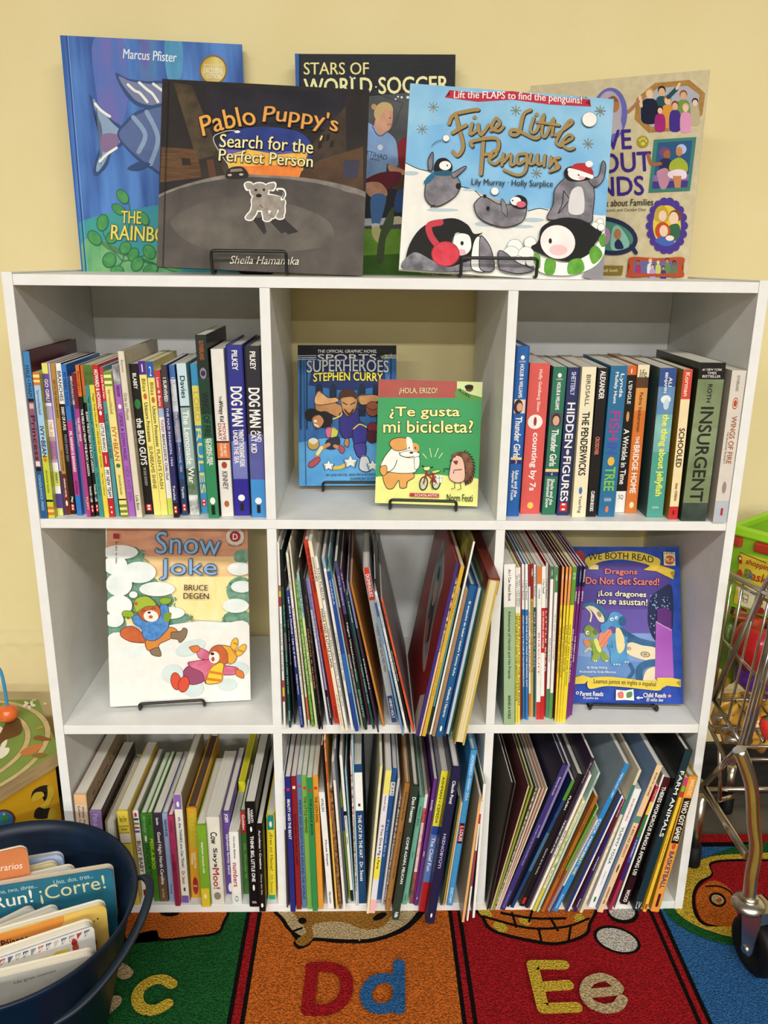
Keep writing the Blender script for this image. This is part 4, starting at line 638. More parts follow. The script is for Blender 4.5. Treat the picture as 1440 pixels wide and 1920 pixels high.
I_ = [(910, 1370, .1875),
(22,1792,268,520,16,'p','#1b1917','black-edged spine with a big dark cover',[],[],{'side':'#4a4438','d':.26}),
(42,1792,300,525,12,'p','#3a3634','thin charcoal spine',[],[],{'d':.26}),
(60,1792,436,552,14,'p','#c9b48a','thin tan spine with a dusty maroon cover',[],[],{'side':'#6a3a3c','d':.26}),
(78,1792,472,556,20,'p','#8a9a34','olive green spine',[],[],{'d':.25}),
(94,1792,512,572,18,'p','#6a5c50','thin spotted spine',[(0,1,('#3a3230','#d8ccb8',160))],[],{'d':.25}),
(108,1792,548,572,11,'p','#e6d4c0','thin peach-white spine',[],[],{'d':.25}),
(120,1792,582,575,11,'p','#d9b49c','thin salmon spine',[],[],{'d':.25}),
(132,1792,618,576,11,'p','#e8d2be','thin pale peach spine',[],[],{'d':.25}),
(168,1794,800,345,58,'h','#3b3372','violet hardcover with lilac edge',[],[(.08,.2,'Esterbrook','#c8c0e0',.3),(.4,.68,'Goodnight from the Crib and Pillow Book','#a89ed0',.3),(.86,.98,'CHRONICLE','#8a80c0',.3)],{'side':'#1f2038','d':.23}),
(225,1762,838,345,24,'p','#8f7fb4','lilac spine',[(.5,1,'#1c1a20')],[],{'d':.22}),
(266,1772,880,500,34,'p','#1f3f6c','blue and green night-scene spine',[(0,.15,'#4f8a34'),(.15,.4,('#2a4f86','#1a2c50',30)),(.4,.7,'#3f6a84')],[],{'side':'#1c2c5c','d':.22}),
(372,1755,965,435,58,'p','#1b191c','wide black spine with small white title',[],[(.16,.26,'FLASH',W_,.35),(.55,.75,'Central de la Noche','#c8c4c0',.3),(.93,.98,'R','#b8282a',.6,0,1)],{'side':'#5a5a58','d':.22}),
(405,1772,1078,275,46,'p','#2f2236','dark plum spine with white title',[],[(.03,.16,'Bravest','#c0a0b0',.3),(.4,.62,'THE BRAVEST GOAT IN TIME',W_,.4)],{'d':.22}),
(448,1792,1040,440,30,'p','#efeade','cream white spine',[],[(.4,.6,'BELIEVE',K_,.4)],{'side':'#b8b4ac','d':.22}),
(487,1805,1002,705,32,'p','#efe6b4','cream spine with yellow-green foot',[(.3,.6,('#7a9a4a','#efe6b4',90)),(.78,1,'#d9c93a')],[(.02,.3,'ADVENTURES IN','#5a7a7a',.4),(.62,.76,'Kanu',K_,.35)],{'d':.22}),
(522,1812,1120,415,24,'p','#b9d6c8','pale mint spine',[],[(.04,.12,'CASEY','#2a4a3a',.5)],{'d':.22}),
(572,1812,1116,660,34,'p','#a9662a','rust brown spine',[],[(.1,.3,'CRISTINA KEEFE','#4a2408',.35),(.5,.7,'A BRICK CASE','#4a2408',.35)],{'d':.2}),
(604,1802,1140,770,24,'p','#6a9a2c','thin grass green spine',[(.6,1,'#a8262c')],[(.0,.08,'SUN',W_,.4)],{'d':.2}),
(642,1822,1150,900,24,'p','#e9e2d4','white spine with red lettering',[(.7,1,'#28358a')],[(.05,.4,'WE ARE BROTHERS','#a8322e',.45)],{'d':.2}),
(1100,1370,.18745),
(-318,1805,345,315,62,'p','#2c84c6','vivid blue spine with yellow and white title',[],[(.06,.22,'MEAN LAZY LADY',W_,.32),(.36,.62,'COCK, MONKEY',W_,.5),(.6,.74,'PARTY TIME!','#efe06a',.5),(.88,.98,'Scholastic','#bfe0f4',.35)],{'side':'#8d9aa4','d':.22,'t':1}),
(-205,1807,350,640,24,'p','#1f3580','navy blue spine beside a white one',[],[],{'side':'#6a6a68','d':.22}),
(-180,1807,364,655,16,'p','#f0eeea','thin white spine',[],[(.4,.5,'Dune','#3a3a6a',.4)],{'d':.22}),
(-118,1812,378,690,44,'p','#5a1a34','wine red spine fading to indigo',[(.3,1,'#2a2166')],[(.0,.15,'ARELLANO','#e0c8d0',.35),(.5,.62,'NON EVIDENCE',W_,.3),(.88,.96,'Flutter',W_,.3)],{'side':'#5a1c24','d':.22}),
(-58,1822,512,390,34,'p','#dcd0b4','cream spine with ragged page edges',[(.1,.3,'#2f7a7a'),(.35,.9,('#d8c8a4','#efe8d8',120))],[],{'d':.22}),
(48,1772,515,585,70,'p','#f0efec','wide white spine with coloured block title',[],[(.08,.26,'BAUER-STEPHENS','#b8484a',.26),(.31,.62,'YUMMY YOGA','#2a6a4a',.38),(.68,.8,'Healthy Fun','#a8a8a8',.25),(.9,.95,'O','#2f7a4a',.3,0,1)],{'t':1,'d':.2}),
(132,1817,732,345,58,'p','#e9c699','tan spine with a slate blue cover',[(.335,.38,'#5a8a7a')],[(.05,.2,'BOELTS • JONES',K_,.35),(.4,.61,"A BIKE LIKE SERGIO'S",'#7a3a1c',.4),(.66,.72,'O','#5a4030',.3,0,1),(.82,.94,'CANDLEWICK PRESS',K_,.3)],{'side':'#6f88a8','t':1,'d':.23}),
(232,1797,712,560,32,'p','#a82a4a','rainbow-coloured spine fading red to purple',[(0,.12,'#b3282c'),(.12,.22,'#e0c83a'),(.22,.4,'#2f7a3c'),(.4,.6,'#2a4a9a'),(.6,.75,'#3a2470')],[(.02,.14,'A JEWEL STORY','#f0c8c0',.4),(.42,.56,'In the RAINBOW',W_,.35)],{'d':.2}),
(285,1787,768,440,18,'p','#efe9e4','thin white spine beside the black one',[],[],{'side':'#9a958a','d':.22}),
(372,1737,812,470,74,'p','#16120f','black spine with bold comic white title',[(0,.1,'#4a1820'),(.78,1,'#2c1218')],[(.07,.76,'THERES WONDROUS FUNGUS AMONG US!',W_,.5),(.88,.98,'WOOD',W_,.5)],{'t':1,'d':.22}),
(500,1802,1038,205,82,'h','#17323c','large dark teal hardcover lettered FARM ANIMALS',[(.2,.5,'#101a1e')],[(.12,.52,'FARM ANIMALS',W_,.5),(.94,.985,'LV',W_,.6,0,1)],{'side':'#0e1213','t':1,'d':.25}),
(578,1812,985,470,36,'p','#efc23a','thin golden yellow spine with pink and green head',[(0,.06,'#d8338a'),(.06,.1,'#7fba3a'),(.1,.14,'#c8322e')],[(.38,.62,'The Little Book of Words',K_,.3),(.94,.98,'R','#c03a2a',.7,0,1)],{'d':.2}),
(682,1812,1080,465,90,'h','#ec9a3c','bright orange spine with basketball lettering',[(.15,.48,K_)],[(.02,.13,'BARNES & TUYZ','#f8e0a8',.4),(.17,.46,'WHO GOT GAME?','#f5efe0',.55),(.475,.525,'O','#c8502a',.42,0,1),(.54,.82,'BASKETBALL','#2a3566',.5),(.86,.96,'R','#4a1c14',.3,0,1)],{'side':'#b89a1c','t':1,'d':.2}),
]
cell('upper left cubby', 'books in the upper left cubby', S1T, ZTB, -XI, D1L, .135, A)
cell('upper right cubby', 'books in the upper right cubby', S1T, ZTB, D2R, XI, .14, C)
cell('centre cubby', 'picture books in the centre cubby', S2T, S1B, D1R, D2L, .23, E_)
cell('middle right cubby', 'early readers in the middle right cubby', S2T, S1B, D2R, XI, .225, F_)
cell('lower left cubby', 'board books in the lower left cubby', BT, S2B, -XI, D1L, .165, G_)
cell('lower middle cubby', 'picture books in the lower middle cubby', BT, S2B, D1R, D2L, .23, H_)
cell('lower right cubby', 'picture books in the lower right cubby', BT, S2B, D2R, XI, .24, I_)

# a chunky bright yellow book standing behind the short red-headed one
_p = at(456, 1466, 1, .098)
_y = make_book(Matrix.Translation((_p.x+.0005, .098, BT+.0003)) @ Matrix.Rotation(-.02, 4, 'Y'), .0105, _p.z-BT, .15, 'b', '#efe22a', [], [], '#f2e84a', PAGE('#e8de3a', '#cfc42a'))
tag(_y, 'fluorescent yellow chunky board book set back among board books, lower left cubby', 'book', 'board books in the lower left cubby')

# ------------------------------------------------------------------ books shown face-out
def shown(name, label, bl, br, tl, yl, yr, tilt, th, col, kind, art, frame, zb=None, side=None, lift=0.0, corner=0.0, group=None, swap=None, mainmat=None):
    if zb is not None: o = at(*bl, 2, zb); r = at(*br, 2, zb)
    else: o = at(*bl, 1, yl); r = at(*br, 1, yr)
    ux = (r-o).normalized(); n = ux.cross(Vector((0, 0, 1))).normalized()       # towards the viewer
    zp = n.cross(ux); zp = -zp if zp.z < 0 else zp
    t = math.radians(tilt); up = (zp*math.cos(t)-n*math.sin(t)).normalized(); nn = ux.cross(up)
    top = onplane(*tl, o, nn); lu = (top-o).normalized()
    w = (r-o).length; h = (top-o).length
    d = math.atan2((top-o).dot(ux), (top-o).dot(up))/2                            # share a skewed outline between both edges
    R = Matrix.Rotation(d, 3, -nn) if abs(d) < 0.1 else Matrix.Identity(3)
    ux = R @ ux; up = R @ up; nn = ux.cross(up)
    mw = Matrix(((ux.x, -nn.x, up.x, o.x), (ux.y, -nn.y, up.y, o.y), (ux.z, -nn.z, up.z, o.z), (0, 0, 0, 1)))
    root = tag(empty(name, mw), label, 'book', group)
    c = MB(); cm = mainmat or M(col, rough=.45, spec=.15); sm = M(side, rough=.35) if side else cm
    tc = 0.0024 if kind == 'h' else 0.0005; tc = min(tc, th*.3); ins = 0.003 if kind == 'h' else 0.0006
    def plate(y0, y1, m):
        pts = []
        for cx, cz, a0 in ((w-corner, corner, -90), (w-corner, h-corner, 0), (0, h, 90), (0, 0, 180)):
            rr_ = corner if cx else 0
            for i in range(5 if rr_ else 1):
                a = math.radians(a0+22.5*i); pts.append((cx+rr_*math.cos(a), cz+rr_*math.sin(a)))
        c.ngon([(x, y0, z) for x, z in pts], m); c.ngon([(x, y1, z) for x, z in pts[::-1]], m)
        for i in range(len(pts)):
            a, b = pts[i-1], pts[i]; c.face([(a[0], y0, a[1]), (a[0], y1, a[1]), (b[0], y1, b[1]), (b[0], y0, b[1])], m)
    plate(0, tc, cm); plate(th-tc, th, sm); c.box(0, tc, tc, th-tc, 0, h, sm)
    a = Art(c, lambda px, py: (lambda p: ((p-o).dot(ux), (p-o).dot(up)))(onplane(px, py, o, nn)), lambda x, z, q: (x, -q, z), w, h)
    a.frame(*frame); art(a); c.build('cover', root)
    p = MB(); p.box(tc, w-ins-corner*.3, tc, th-tc, ins, h-ins, M('#e6e0d2', '#c4bcab', scale=1, st=(4, 2600, 4), rough=.8)); p.build('pages', root)
    return root, mw, w, h

def a_rain(a):
    a.P(M('#35579c', '#5a8ad0', spec=.15, rough=.5, scale=5, st=(8, 1, 1)), (0, 0), (1500, 0), (1500, 1900), (0, 1900))
    a.B(M('#6f6fb4', '#4f74bc', spec=.15, rough=.5, scale=20, st=(3, 1, 1)), (300, 60), (520, 40), (560, 500), (420, 900), (330, 500))
    a.B(M('#6a62a8', '#4a86b4', spec=.15, rough=.5, scale=20, st=(3, 1, 1)), (660, 50), (760, 60), (770, 330), (700, 420), (650, 300))
    a.B(M('#4a8cb4', '#5a9cc4', spec=.15, rough=.5, scale=20, st=(3, 1, 1)), (840, 60), (960, 60), (960, 330), (860, 360))
    a.B(M('#3c90a4', '#46a08e', spec=.15, rough=.5, scale=16), (150, 1500), (330, 1380), (600, 1330), (900, 1300), (1500, 1400), (1500, 1950), (150, 1950))
    a.B(M('#4f9f6a', '#7fb47a', spec=.15, rough=.5, scale=16, st=(3, 1, 1)), (200, 1620), (300, 1540), (420, 1640), (640, 1700), (800, 1640), (1000, 1950), (180, 1950))
    a.P('#2f62b4', (0, 0), (60, 0), (230, 1860), (150, 1900), (0, 1900)); a.L('#28488e', 9, [(98, 25), (250, 1850)]); a.L('#7fa6dc', 5, [(108, 25), (262, 1850)])
    a.T('Marcus Pfister', '#e9eef6', 725, 176, 400, 74, 4)
    a.E('#8a6f24', 1200, 285, 104, 112); a.E(M('#c9a845', '#e6d48a', spec=.15, rough=.5, scale=40), 1200, 285, 92, 99)
    a.T('EXCLUSIVE', W_, 1200, 289, 142, 40, 3); a.T('EDITION', W_, 1202, 332, 104, 36, 3); a.T('BARNES & NOBLE', '#f0e6b8', 1198, 250, 140, 16, 3)
    # a plain fish
    dk, md, lt = '#39507e', '#5d6f9e', '#8fa8c4'
    a.B(dk, (270, 470), (330, 540), (430, 650), (520, 720), (520, 840), (440, 900), (400, 1010), (320, 1080), (300, 1020), (350, 860), (340, 700), (290, 560))
    a.B(lt, (300, 500), (350, 570), (440, 680), (500, 740), (505, 820), (430, 890), (380, 990), (330, 1050), (325, 1000), (370, 860), (360, 700), (310, 570))
    a.B('#8a7298', (370, 770), (480, 770), (490, 840), (410, 900), (360, 880))
    a.B(dk, (465, 310), (560, 350), (700, 370), (840, 380), (840, 560), (650, 560), (540, 470)); a.B('#7d86a8', (490, 335), (580, 370), (720, 390), (840, 400), (840, 540), (660, 535), (560, 450))
    a.B(dk, (480, 780), (540, 670), (640, 590), (840, 540), (900, 700), (860, 1070), (720, 1020), (600, 930)); a.B(md, (495, 780), (550, 690), (650, 612), (840, 565), (890, 700), (850, 1045), (730, 1000), (610, 915))
    for q in ((600, 640, 700, 900), (700, 600, 790, 990)): a.L(lt, 34, [(q[0], q[1]), ((q[0]+q[2])/2+40, (q[1]+q[3])/2), (q[2]-60, q[3])])
    for q in ([(560, 395), (610, 440), (650, 460), (705, 525)], [(645, 380), (700, 430), (745, 465), (785, 525)], [(750, 390), (790, 420), (830, 450)], [(315, 540), (360, 590), (425, 635)], [(350, 970), (400, 920), (475, 870)]): a.L(W_, 20, q)
    a.B(dk, (555, 1025), (640, 975), (730, 990), (640, 1040))
    # weeds
    for q in ([(520, 1720), (420, 1600), (360, 1480), (330, 1400)], [(520, 1720), (560, 1500), (570, 1300), (500, 1190)], [(520, 1720), (600, 1700), (800, 1640)], [(430, 1830), (520, 1720)]): a.L('#3a7a5a', 8, q)
    for x, y, rx, ry, r in ((520, 1235, 40, 62, -35), (490, 1330, 36, 60, -55), (370, 1430, 45, 65, 10), (310, 1545, 45, 66, -40), (540, 1620, 45, 50, 30), (420, 1710, 52, 60, 20), (600, 1670, 40, 56, 25), (720, 1650, 46, 60, -30), (630, 1740, 45, 60, 30), (480, 1790, 50, 40, 0), (680, 1400, 34, 56, -30), (440, 1540, 44, 50, 30), (730, 1780, 60, 40, -20)):
        a.E('#2f6a4a', x, y, rx, ry, r); a.E(M('#3f8a4f', '#569e5a', spec=.15, rough=.5, scale=80), x, y, rx*.86, ry*.88, r)
    a.T('THE', '#f0dc6a', 585, 1390, 150, 92, 2, out='#5a6a3a', ow=.02); a.T('RAINBOW', '#f0dc6a', 705, 1515, 540, 112, 3, out='#5a6a3a', ow=.02)
def a_pab(a):
    br, dkb = M('#4a3a2c', '#33281f', spec=.15, rough=.5, scale=40), M('#2c2622', '#211c1a', spec=.15, rough=.5, scale=30)
    a.P(dkb, (580, 200), (1400, 200), (1400, 960), (580, 960))
    a.P(M('#1d1a22', '#2c2830', spec=.15, rough=.5, scale=20), (760, 240), (1300, 270), (1260, 420), (1180, 400), (1000, 380), (860, 400), (770, 330))
    a.P(M('#3a3024', '#54462f', spec=.15, rough=.5, scale=60), (650, 230), (720, 240), (800, 440), (860, 560), (830, 600), (760, 590))
    a.P(br, (1180, 450), (1295, 320), (1300, 520), (1130, 600), (1120, 560))
    a.B(M('#20306e', '#2f3f8c', spec=.15, rough=.5, scale=30), (820, 460), (870, 415), (980, 395), (1120, 415), (1170, 470), (1150, 520), (980, 530), (840, 510))
    a.P(M('#6a5aa0', '#3f4a90', spec=.15, rough=.5, scale=40), (835, 480), (1160, 490), (1150, 530), (850, 520))
    a.P(M('#e0a03a', '#f0c45a', spec=.15, rough=.5, scale=60), (845, 505), (930, 480), (1040, 500), (1155, 490), (1135, 560), (860, 560))
    a.P(M('#dd6a2a', '#e88a3a', spec=.15, rough=.5, scale=60), (880, 545), (1140, 535), (1118, 598), (920, 585))
    a.P(M('#6a4a2c', '#4f3620', spec=.15, rough=.5, scale=8, st=(4, 1, 60)), (606, 472), (735, 480), (755, 585), (600, 605))
    a.P('#2a211b', (680, 512), (712, 515), (718, 540), (684, 540))
    a.P(M('#3a2e26', '#2a221e', spec=.15, rough=.5, scale=40), (745, 520), (810, 500), (850, 590), (760, 590)); a.P('#5a3a24', (775, 520), (800, 517), (812, 585), (786, 588))
    a.P(M('#5a4028', '#46301f', spec=.15, rough=.5, scale=30), (1200, 520), (1362, 470), (1362, 650), (1120, 600), (1140, 560)); a.P('#3a3a4a', (1290, 520), (1350, 520), (1340, 590), (1285, 585))
    for x, y in ((1205, 430), (1225, 425), (1195, 455), (1240, 450)): a.P('#1f1814', (x, y), (x+13, y-4), (x+10, y+20), (x-3, y+24))
    a.L('#e6c07a', 7, [(1207, 432), (1202, 444)], False)
    a.B(M('#8d857c', '#6f6860', spec=.15, rough=.5, scale=50), (580, 660), (700, 610), (860, 575), (1000, 578), (1180, 592), (1370, 640), (1370, 700), (580, 700))
    a.B(M('#5c554e', '#47413c', spec=.15, rough=.5, scale=24, detail=6), (560, 740), (585, 670), (700, 620), (870, 588), (1000, 586), (1170, 605), (1300, 640), (1400, 700), (1450, 1000), (560, 1000))
    a.B(M('#6b635a', '#564f48', spec=.15, rough=.5, scale=30, detail=6), (640, 760), (760, 680), (900, 660), (1100, 690), (1240, 760), (1200, 850), (800, 860))
    a.P('#2f2a28', (945, 740), (985, 735), (1000, 790), (990, 800)); a.P('#2f2a28', (1030, 740), (1060, 735), (1120, 790), (1080, 800)); a.P('#332e2b', (1000, 738), (1040, 735), (1075, 790), (1055, 796))
    a.B('#26211f', (850, 590), (850, 565), (868, 548), (905, 545), (925, 560), (932, 580), (915, 590)); a.P('#8a7a6a', (866, 555), (905, 552), (912, 562), (862, 566)); a.E('#c8b89a', 862, 577, 8, 4); a.E('#c8b89a', 905, 575, 8, 4)
    a.L('#c9c9d4', 3, [(860, 545), (800, 445), (840, 415), (880, 410)]); a.E('#e6e6ea', 890, 415, 11, 5)
    # puppy
    f_ = M('#a59a8d', '#8d8378', spec=.15, rough=.5, scale=120)
    for k, m in ((5, W_), (0, f_)):
        for q in ([(958, 690), (950, 718), (936, 734)], [(990, 690), (996, 720), (1000, 738)], [(1030, 690), (1028, 715), (1020, 728)], [(1055, 690), (1056, 716), (1048, 730)]): a.L(m, 22+2*k, q)
        for q in ((936, 737), (1002, 741), (1018, 731), (1050, 733)): a.E(m, q[0], q[1], 14+k, 8+k)
        a.B(m, (945-k, 672), (960, 652-k), (1010, 652-k), (1060+k*.6, 662), (1068+k, 688), (1050, 706+k), (1000, 710+k), (955, 706+k))
        a.E(m, 973, 636, 34+k, 28+k); a.B(m, (948, 612-k), (930, 606-k), (919-k, 612), (930-k, 632+k), (946, 626)); a.B(m, (1000, 614-k), (1026+k, 608-k), (1032+k, 620), (1020+k, 634+k), (1002, 628))
    a.L(W_, 12, [(1058, 668), (1068, 652), (1062, 634), (1042, 632)]); a.L('#4a443e', 5, [(1060, 664), (1066, 650), (1060, 637), (1044, 635)])
    a.E(K_, 960, 634, 5); a.E(K_, 990, 633, 5); a.E(K_, 971, 655, 11, 7); a.L(K_, 2, [(975, 690), (985, 700)], False)
    a.T('Pablo', '#e8a84a', 855, 376, 205, 74, -12, 8, out='#2a1a14'); a.T("Puppy's", '#e2a04e', 1128, 378, 282, 80, 8, 14, out='#2a1a14')
    a.T('Search for the', '#efe2a4', 1000, 462, 350, 50, 4, 4, out='#1a1512'); a.T('Perfect Person', '#efe2a4', 998, 515, 352, 46, 4, out='#1a1512')
    a.T('Sheila Hamanaka', '#efe6d0', 992, 898, 258, 30, 1, 0, .0, .3)
    a.L('#241e1b', 3, [(632, 225), (612, 920)], False)
def a_soc(a):
    a.P(M('#26272a', '#1c1d20', spec=.15, rough=.5, scale=14), (0, 0), (1500, 0), (1500, 1900), (0, 1900))
    for i in range(9): a.L('#3a3c40', 2, [(500+i*90, 40), (760+i*70, 420)], False); a.L('#3a3c40', 2, [(400, 120+i*40), (1380, 20+i*44)], False)
    a.P(M('#55585a', '#3f4244', spec=.15, rough=.5, scale=20), (610, 400), (1400, 330), (1400, 1500), (610, 1500)); a.L('#2f3133', 5, [(760, 390), (940, 450)], False); a.L('#2f3133', 5, [(940, 450), (870, 640)], False)
    for x, y, r in ((545, 248, 9), (600, 300, 7), (510, 240, 7), (720, 320, 7), (980, 405, 12), (900, 400, 8), (930, 405, 9), (880, 420, 7)): a.E('#e6e6e4', x, y, r, r)
    a.P(M('#5f8f2c', '#7aa83c', spec=.15, rough=.5, scale=30), (560, 1480), (1450, 1480), (1450, 1900), (560, 1900)); a.P(M('#4a7424', '#3c6420', spec=.15, rough=.5, scale=30), (560, 1700), (1450, 1660), (1450, 1900), (560, 1900))
    a.P('#c9cdd2', (560, 1400), (960, 1385), (960, 1440), (560, 1460)); a.P('#2a2c30', (560, 1160), (960, 1150), (960, 1385), (560, 1390))
    a.P('#2f5fa8', (0, 0), (94, 0), (96, 400), (110, 1900), (0, 1900)); a.L(K_, 8, [(94, 50), (100, 1880)], False)
    a.T('STARS OF', '#f0e29a', 395, 170, 530, 100); a.T('WORLD SOCCER', '#f3ecb0', 722, 310, 1180, 135, -1.2, bold=.045)
    # second player behind, then a player kicking
    a.B('#8a1f28', (900, 790), (990, 720), (1060, 760), (1060, 1000), (930, 1000)); a.B('#5a3a2a', (880, 1060), (960, 1010), (1000, 1100), (900, 1180)); a.B('#35548c', (890, 1180), (960, 1170), (940, 1330), (870, 1330)); a.B('#d8d2b0', (840, 1390), (920, 1380), (925, 1440), (850, 1430))
    sk = M('#d6a184', '#c08a6c', spec=.15, rough=.5, scale=60)
    a.B(sk, (725, 560), (780, 560), (810, 690), (750, 715), (700, 690)); a.B(sk, (720, 500), (780, 455), (850, 490), (855, 600), (830, 670), (780, 680), (735, 610))
    a.B('#c9aa72', (705, 560), (715, 490), (770, 446), (840, 460), (858, 520), (800, 505), (760, 560), (740, 600)); a.E('#b8965c', 703, 483, 22, 24)
    a.E('#5a3a2c', 835, 575, 8, 5); a.L('#8a5a4a', 5, [(810, 630), (845, 625)], False)
    a.B(M('#8fb0dc', '#7d9ecc', spec=.15, rough=.5, scale=40), (600, 650), (690, 630), (750, 715), (810, 690), (880, 760), (900, 900), (890, 970), (810, 950), (800, 1020), (740, 1080), (610, 1080)); a.L('#5a2a4a', 7, [(690, 640), (720, 700), (760, 722), (806, 690)])
    a.T('ETIHAD', '#2f3f6a', 728, 880, 170, 40, 14); a.T('AIRWAYS', '#2f3f6a', 712, 915, 80, 18, 12); a.E('#d8e2ee', 755, 815, 22, 24)
    a.B(sk, (820, 955), (890, 975), (960, 1010), (940, 1040), (840, 1020)); a.B('#6a1c2c', (610, 1090), (760, 1020), (920, 1020), (900, 1090), (800, 1170), (700, 1120), (610, 1120))
    a.B(sk, (630, 1110), (740, 1100), (805, 1160), (800, 1220), (690, 1225), (640, 1180)); a.B('#4f79b4', (680, 1220), (800, 1210), (770, 1380), (740, 1450), (690, 1450)); a.B('#e2e2de', (690, 1440), (745, 1440), (740, 1480), (690, 1480)); a.B('#d2cf8a', (685, 1480), (745, 1465), (790, 1590), (760, 1610), (700, 1560))
    a.B('#4a5a3a', (780, 1440), (860, 1300), (860, 1440), (800, 1560), (780, 1740), (730, 1730), (740, 1580))
    a.T('LEGENDS', '#c9d0b0', 1160, 1840, 140, 30, 8)
def a_love(a):
    a.P(M('#d6c9a6', '#c9bb95', spec=.15, rough=.5, scale=90), (-900, -100), (1100, -100), (1100, 2000), (-900, 2000))
    a.B(M('#b58a4a', '#a0763a', spec=.15, rough=.5, scale=200), (520, 122), (830, 95), (972, 215), (945, 440), (790, 548), (460, 572), (335, 450), (350, 270)) if False else a.P(M('#b58a4a', '#a0763a', spec=.15, rough=.5, scale=200), (520, 122), (830, 95), (972, 215), (945, 410), (790, 548), (460, 572), (335, 450), (350, 262))
    a.P('#b4b4bc', (540, 170), (810, 148), (920, 230), (900, 395), (770, 500), (490, 520), (385, 430), (395, 290))
    def man(x, y, s, skin, hair, top, w=1.0):
        a.B(top, (x-60*s*w, y+150*s), (x-45*s*w, y+60*s), (x, y+40*s), (x+45*s*w, y+60*s), (x+60*s*w, y+150*s), (x+45*s*w, y+250*s), (x-45*s*w, y+250*s)); a.E(hair, x, y-12*s, 36*s, 40*s); a.E(skin, x, y+4*s, 29*s, 37*s)
    man(580, 200, 1.0, '#e0b48a', '#1c1a20', '#24505a'); man(470, 220, 1.05, '#efcba2', '#c9a060', '#1c2038', 1.25); man(775, 235, .95, '#e0ae84', '#8a5a34', '#7a9a4a', 1.1)
    man(632, 280, .95, '#efc49a', '#a0703a', '#e09a3a'); man(700, 330, .9, '#e6b890', '#7a3a2a', '#43308a'); man(565, 370, .75, '#efc8a4', '#1a1618', '#a8287a', 1.1); man(880, 300, .8, '#efd2b4', '#141216', '#c4b490', .9); man(795, 350, .85, '#f0cfae', '#e0c08a', '#e49ac0')
    a.L('#24505a', 38, [(640, 250), (710, 180)], False); a.L('#efcba2', 22, [(715, 175), (740, 130)], False); a.L('#efcba2', 30, [(395, 330), (385, 250)], False); a.L('#b07a5a', 30, [(200, 395), (280, 380), (370, 290)])
    a.E('#6a6ab8', 110, 410, 160, 245, 5); a.E('#b8a8b4', 100, 400, 120, 205, 5); a.E('#b07850', 150, 320, 50, 70); a.B('#8a5a3a', (90, 270), (150, 240), (190, 290), (130, 290)); a.B('#b8b0b8', (60, 420), (180, 400), (220, 560), (60, 560))
    a.T('LOVE', '#3f2a86', 60, 640, 490, 175, -3, bold=.07); a.T('ABOUT', '#3f2a86', 120, 845, 730, 175, -3, bold=.07); a.T('KINDS', '#3f2a86', 118, 1055, 600, 170, -2, bold=.07)
    a.E('#a8982a', 410, 652, 54, 54); a.E('#d6cf6a', 412, 670, 20, 16)
    for x, y in ((385, 640), (402, 625), (424, 625), (440, 645)): a.E('#d6cf6a', x, y, 9, 12)
    a.P('#3f8278', (512, 634), (893, 610), (835, 1092), (462, 1110)); a.P('#2f5a86', (545, 662), (857, 640), (808, 1058), (500, 1074)); a.P('#8a72a8', (505, 955), (825, 945), (808, 1058), (495, 1074)); a.P('#4a3a86', (500, 1010), (820, 1000), (810, 1062), (494, 1076))
    a.E('#7a4a7a', 610, 750, 50, 50); a.E('#a8683a', 628, 768, 30, 42); a.B('#2a2f55', (560, 830), (620, 800), (665, 830), (640, 930), (570, 920)); a.L('#a8683a', 30, [(570, 850), (490, 850), (460, 770)]); a.B('#c08aa0', (540, 920), (620, 890), (660, 960), (620, 1070), (570, 1070), (545, 980))
    a.E('#b8c4e8', 758, 720, 46, 46); a.E('#c98a5a', 738, 742, 30, 42); a.B('#a8b43a', (660, 840), (740, 795), (810, 850), (800, 930), (660, 920)); a.B('#f0dce6', (640, 930), (730, 900), (800, 925), (790, 985), (660, 980)); a.P('#c98a5a', (680, 960), (760, 960), (750, 1068), (700, 1068))
    a.T('A Book about Families', '#2a2626', 200, 1202, 610, 60, -1.5, 0, .02, .15); a.T('Council, and Carolyn Choi', '#3a3634', 245, 1268, 390, 34, -1, 0, .01, .15)
    for i in range(18):
        t = 2*PI*i/18; a.E('#4f3a94', 628+152*math.cos(t), 1408+218*math.sin(t), 38, 38)
    a.E('#4f3a94', 628, 1408, 160, 226); a.E('#e8c84a', 628, 1408, 126, 184)
    a.B('#c8a83a', (520, 1360), (530, 1260), (590, 1225), (640, 1280), (630, 1370)); a.E('#f3d2b4', 590, 1320, 36, 48); a.E('#7a4a2a', 705, 1320, 58, 54); a.E('#f3d2b4', 690, 1342, 42, 58); a.B('#3a6a4a', (640, 1420), (720, 1390), (750, 1450), (720, 1540), (640, 1520)); a.E('#c8502a', 590, 1455, 68, 80); a.E('#f3d2b4', 600, 1455, 38, 52); a.B('#4a6ab8', (520, 1540), (600, 1505), (690, 1530), (680, 1580), (600, 1590)); a.E('#f6e6d6', 655, 1520, 38, 24)
    a.E('#2a2f50', 100, 1500, 270, 168, 12); a.E('#4f8a72', 95, 1500, 235, 128, 12); a.B('#8ac0b4', (130, 1620), (140, 1440), (185, 1405), (240, 1460), (290, 1560), (260, 1610)); a.E('#b07850', 185, 1485, 34, 48); a.B('#2a2f55', (160, 1560), (200, 1530), (240, 1610), (170, 1615)); a.E('#b48ab0', 70, 1500, 50, 80)
    a.L('#2a2f55', 36, [(310, 1590), (350, 1650)], False); a.P('#8a7430', (20, 1765), (237, 1768), (225, 1852), (15, 1850)); a.T('Sofi Smith', '#e6dcae', 118, 1810, 135, 28)
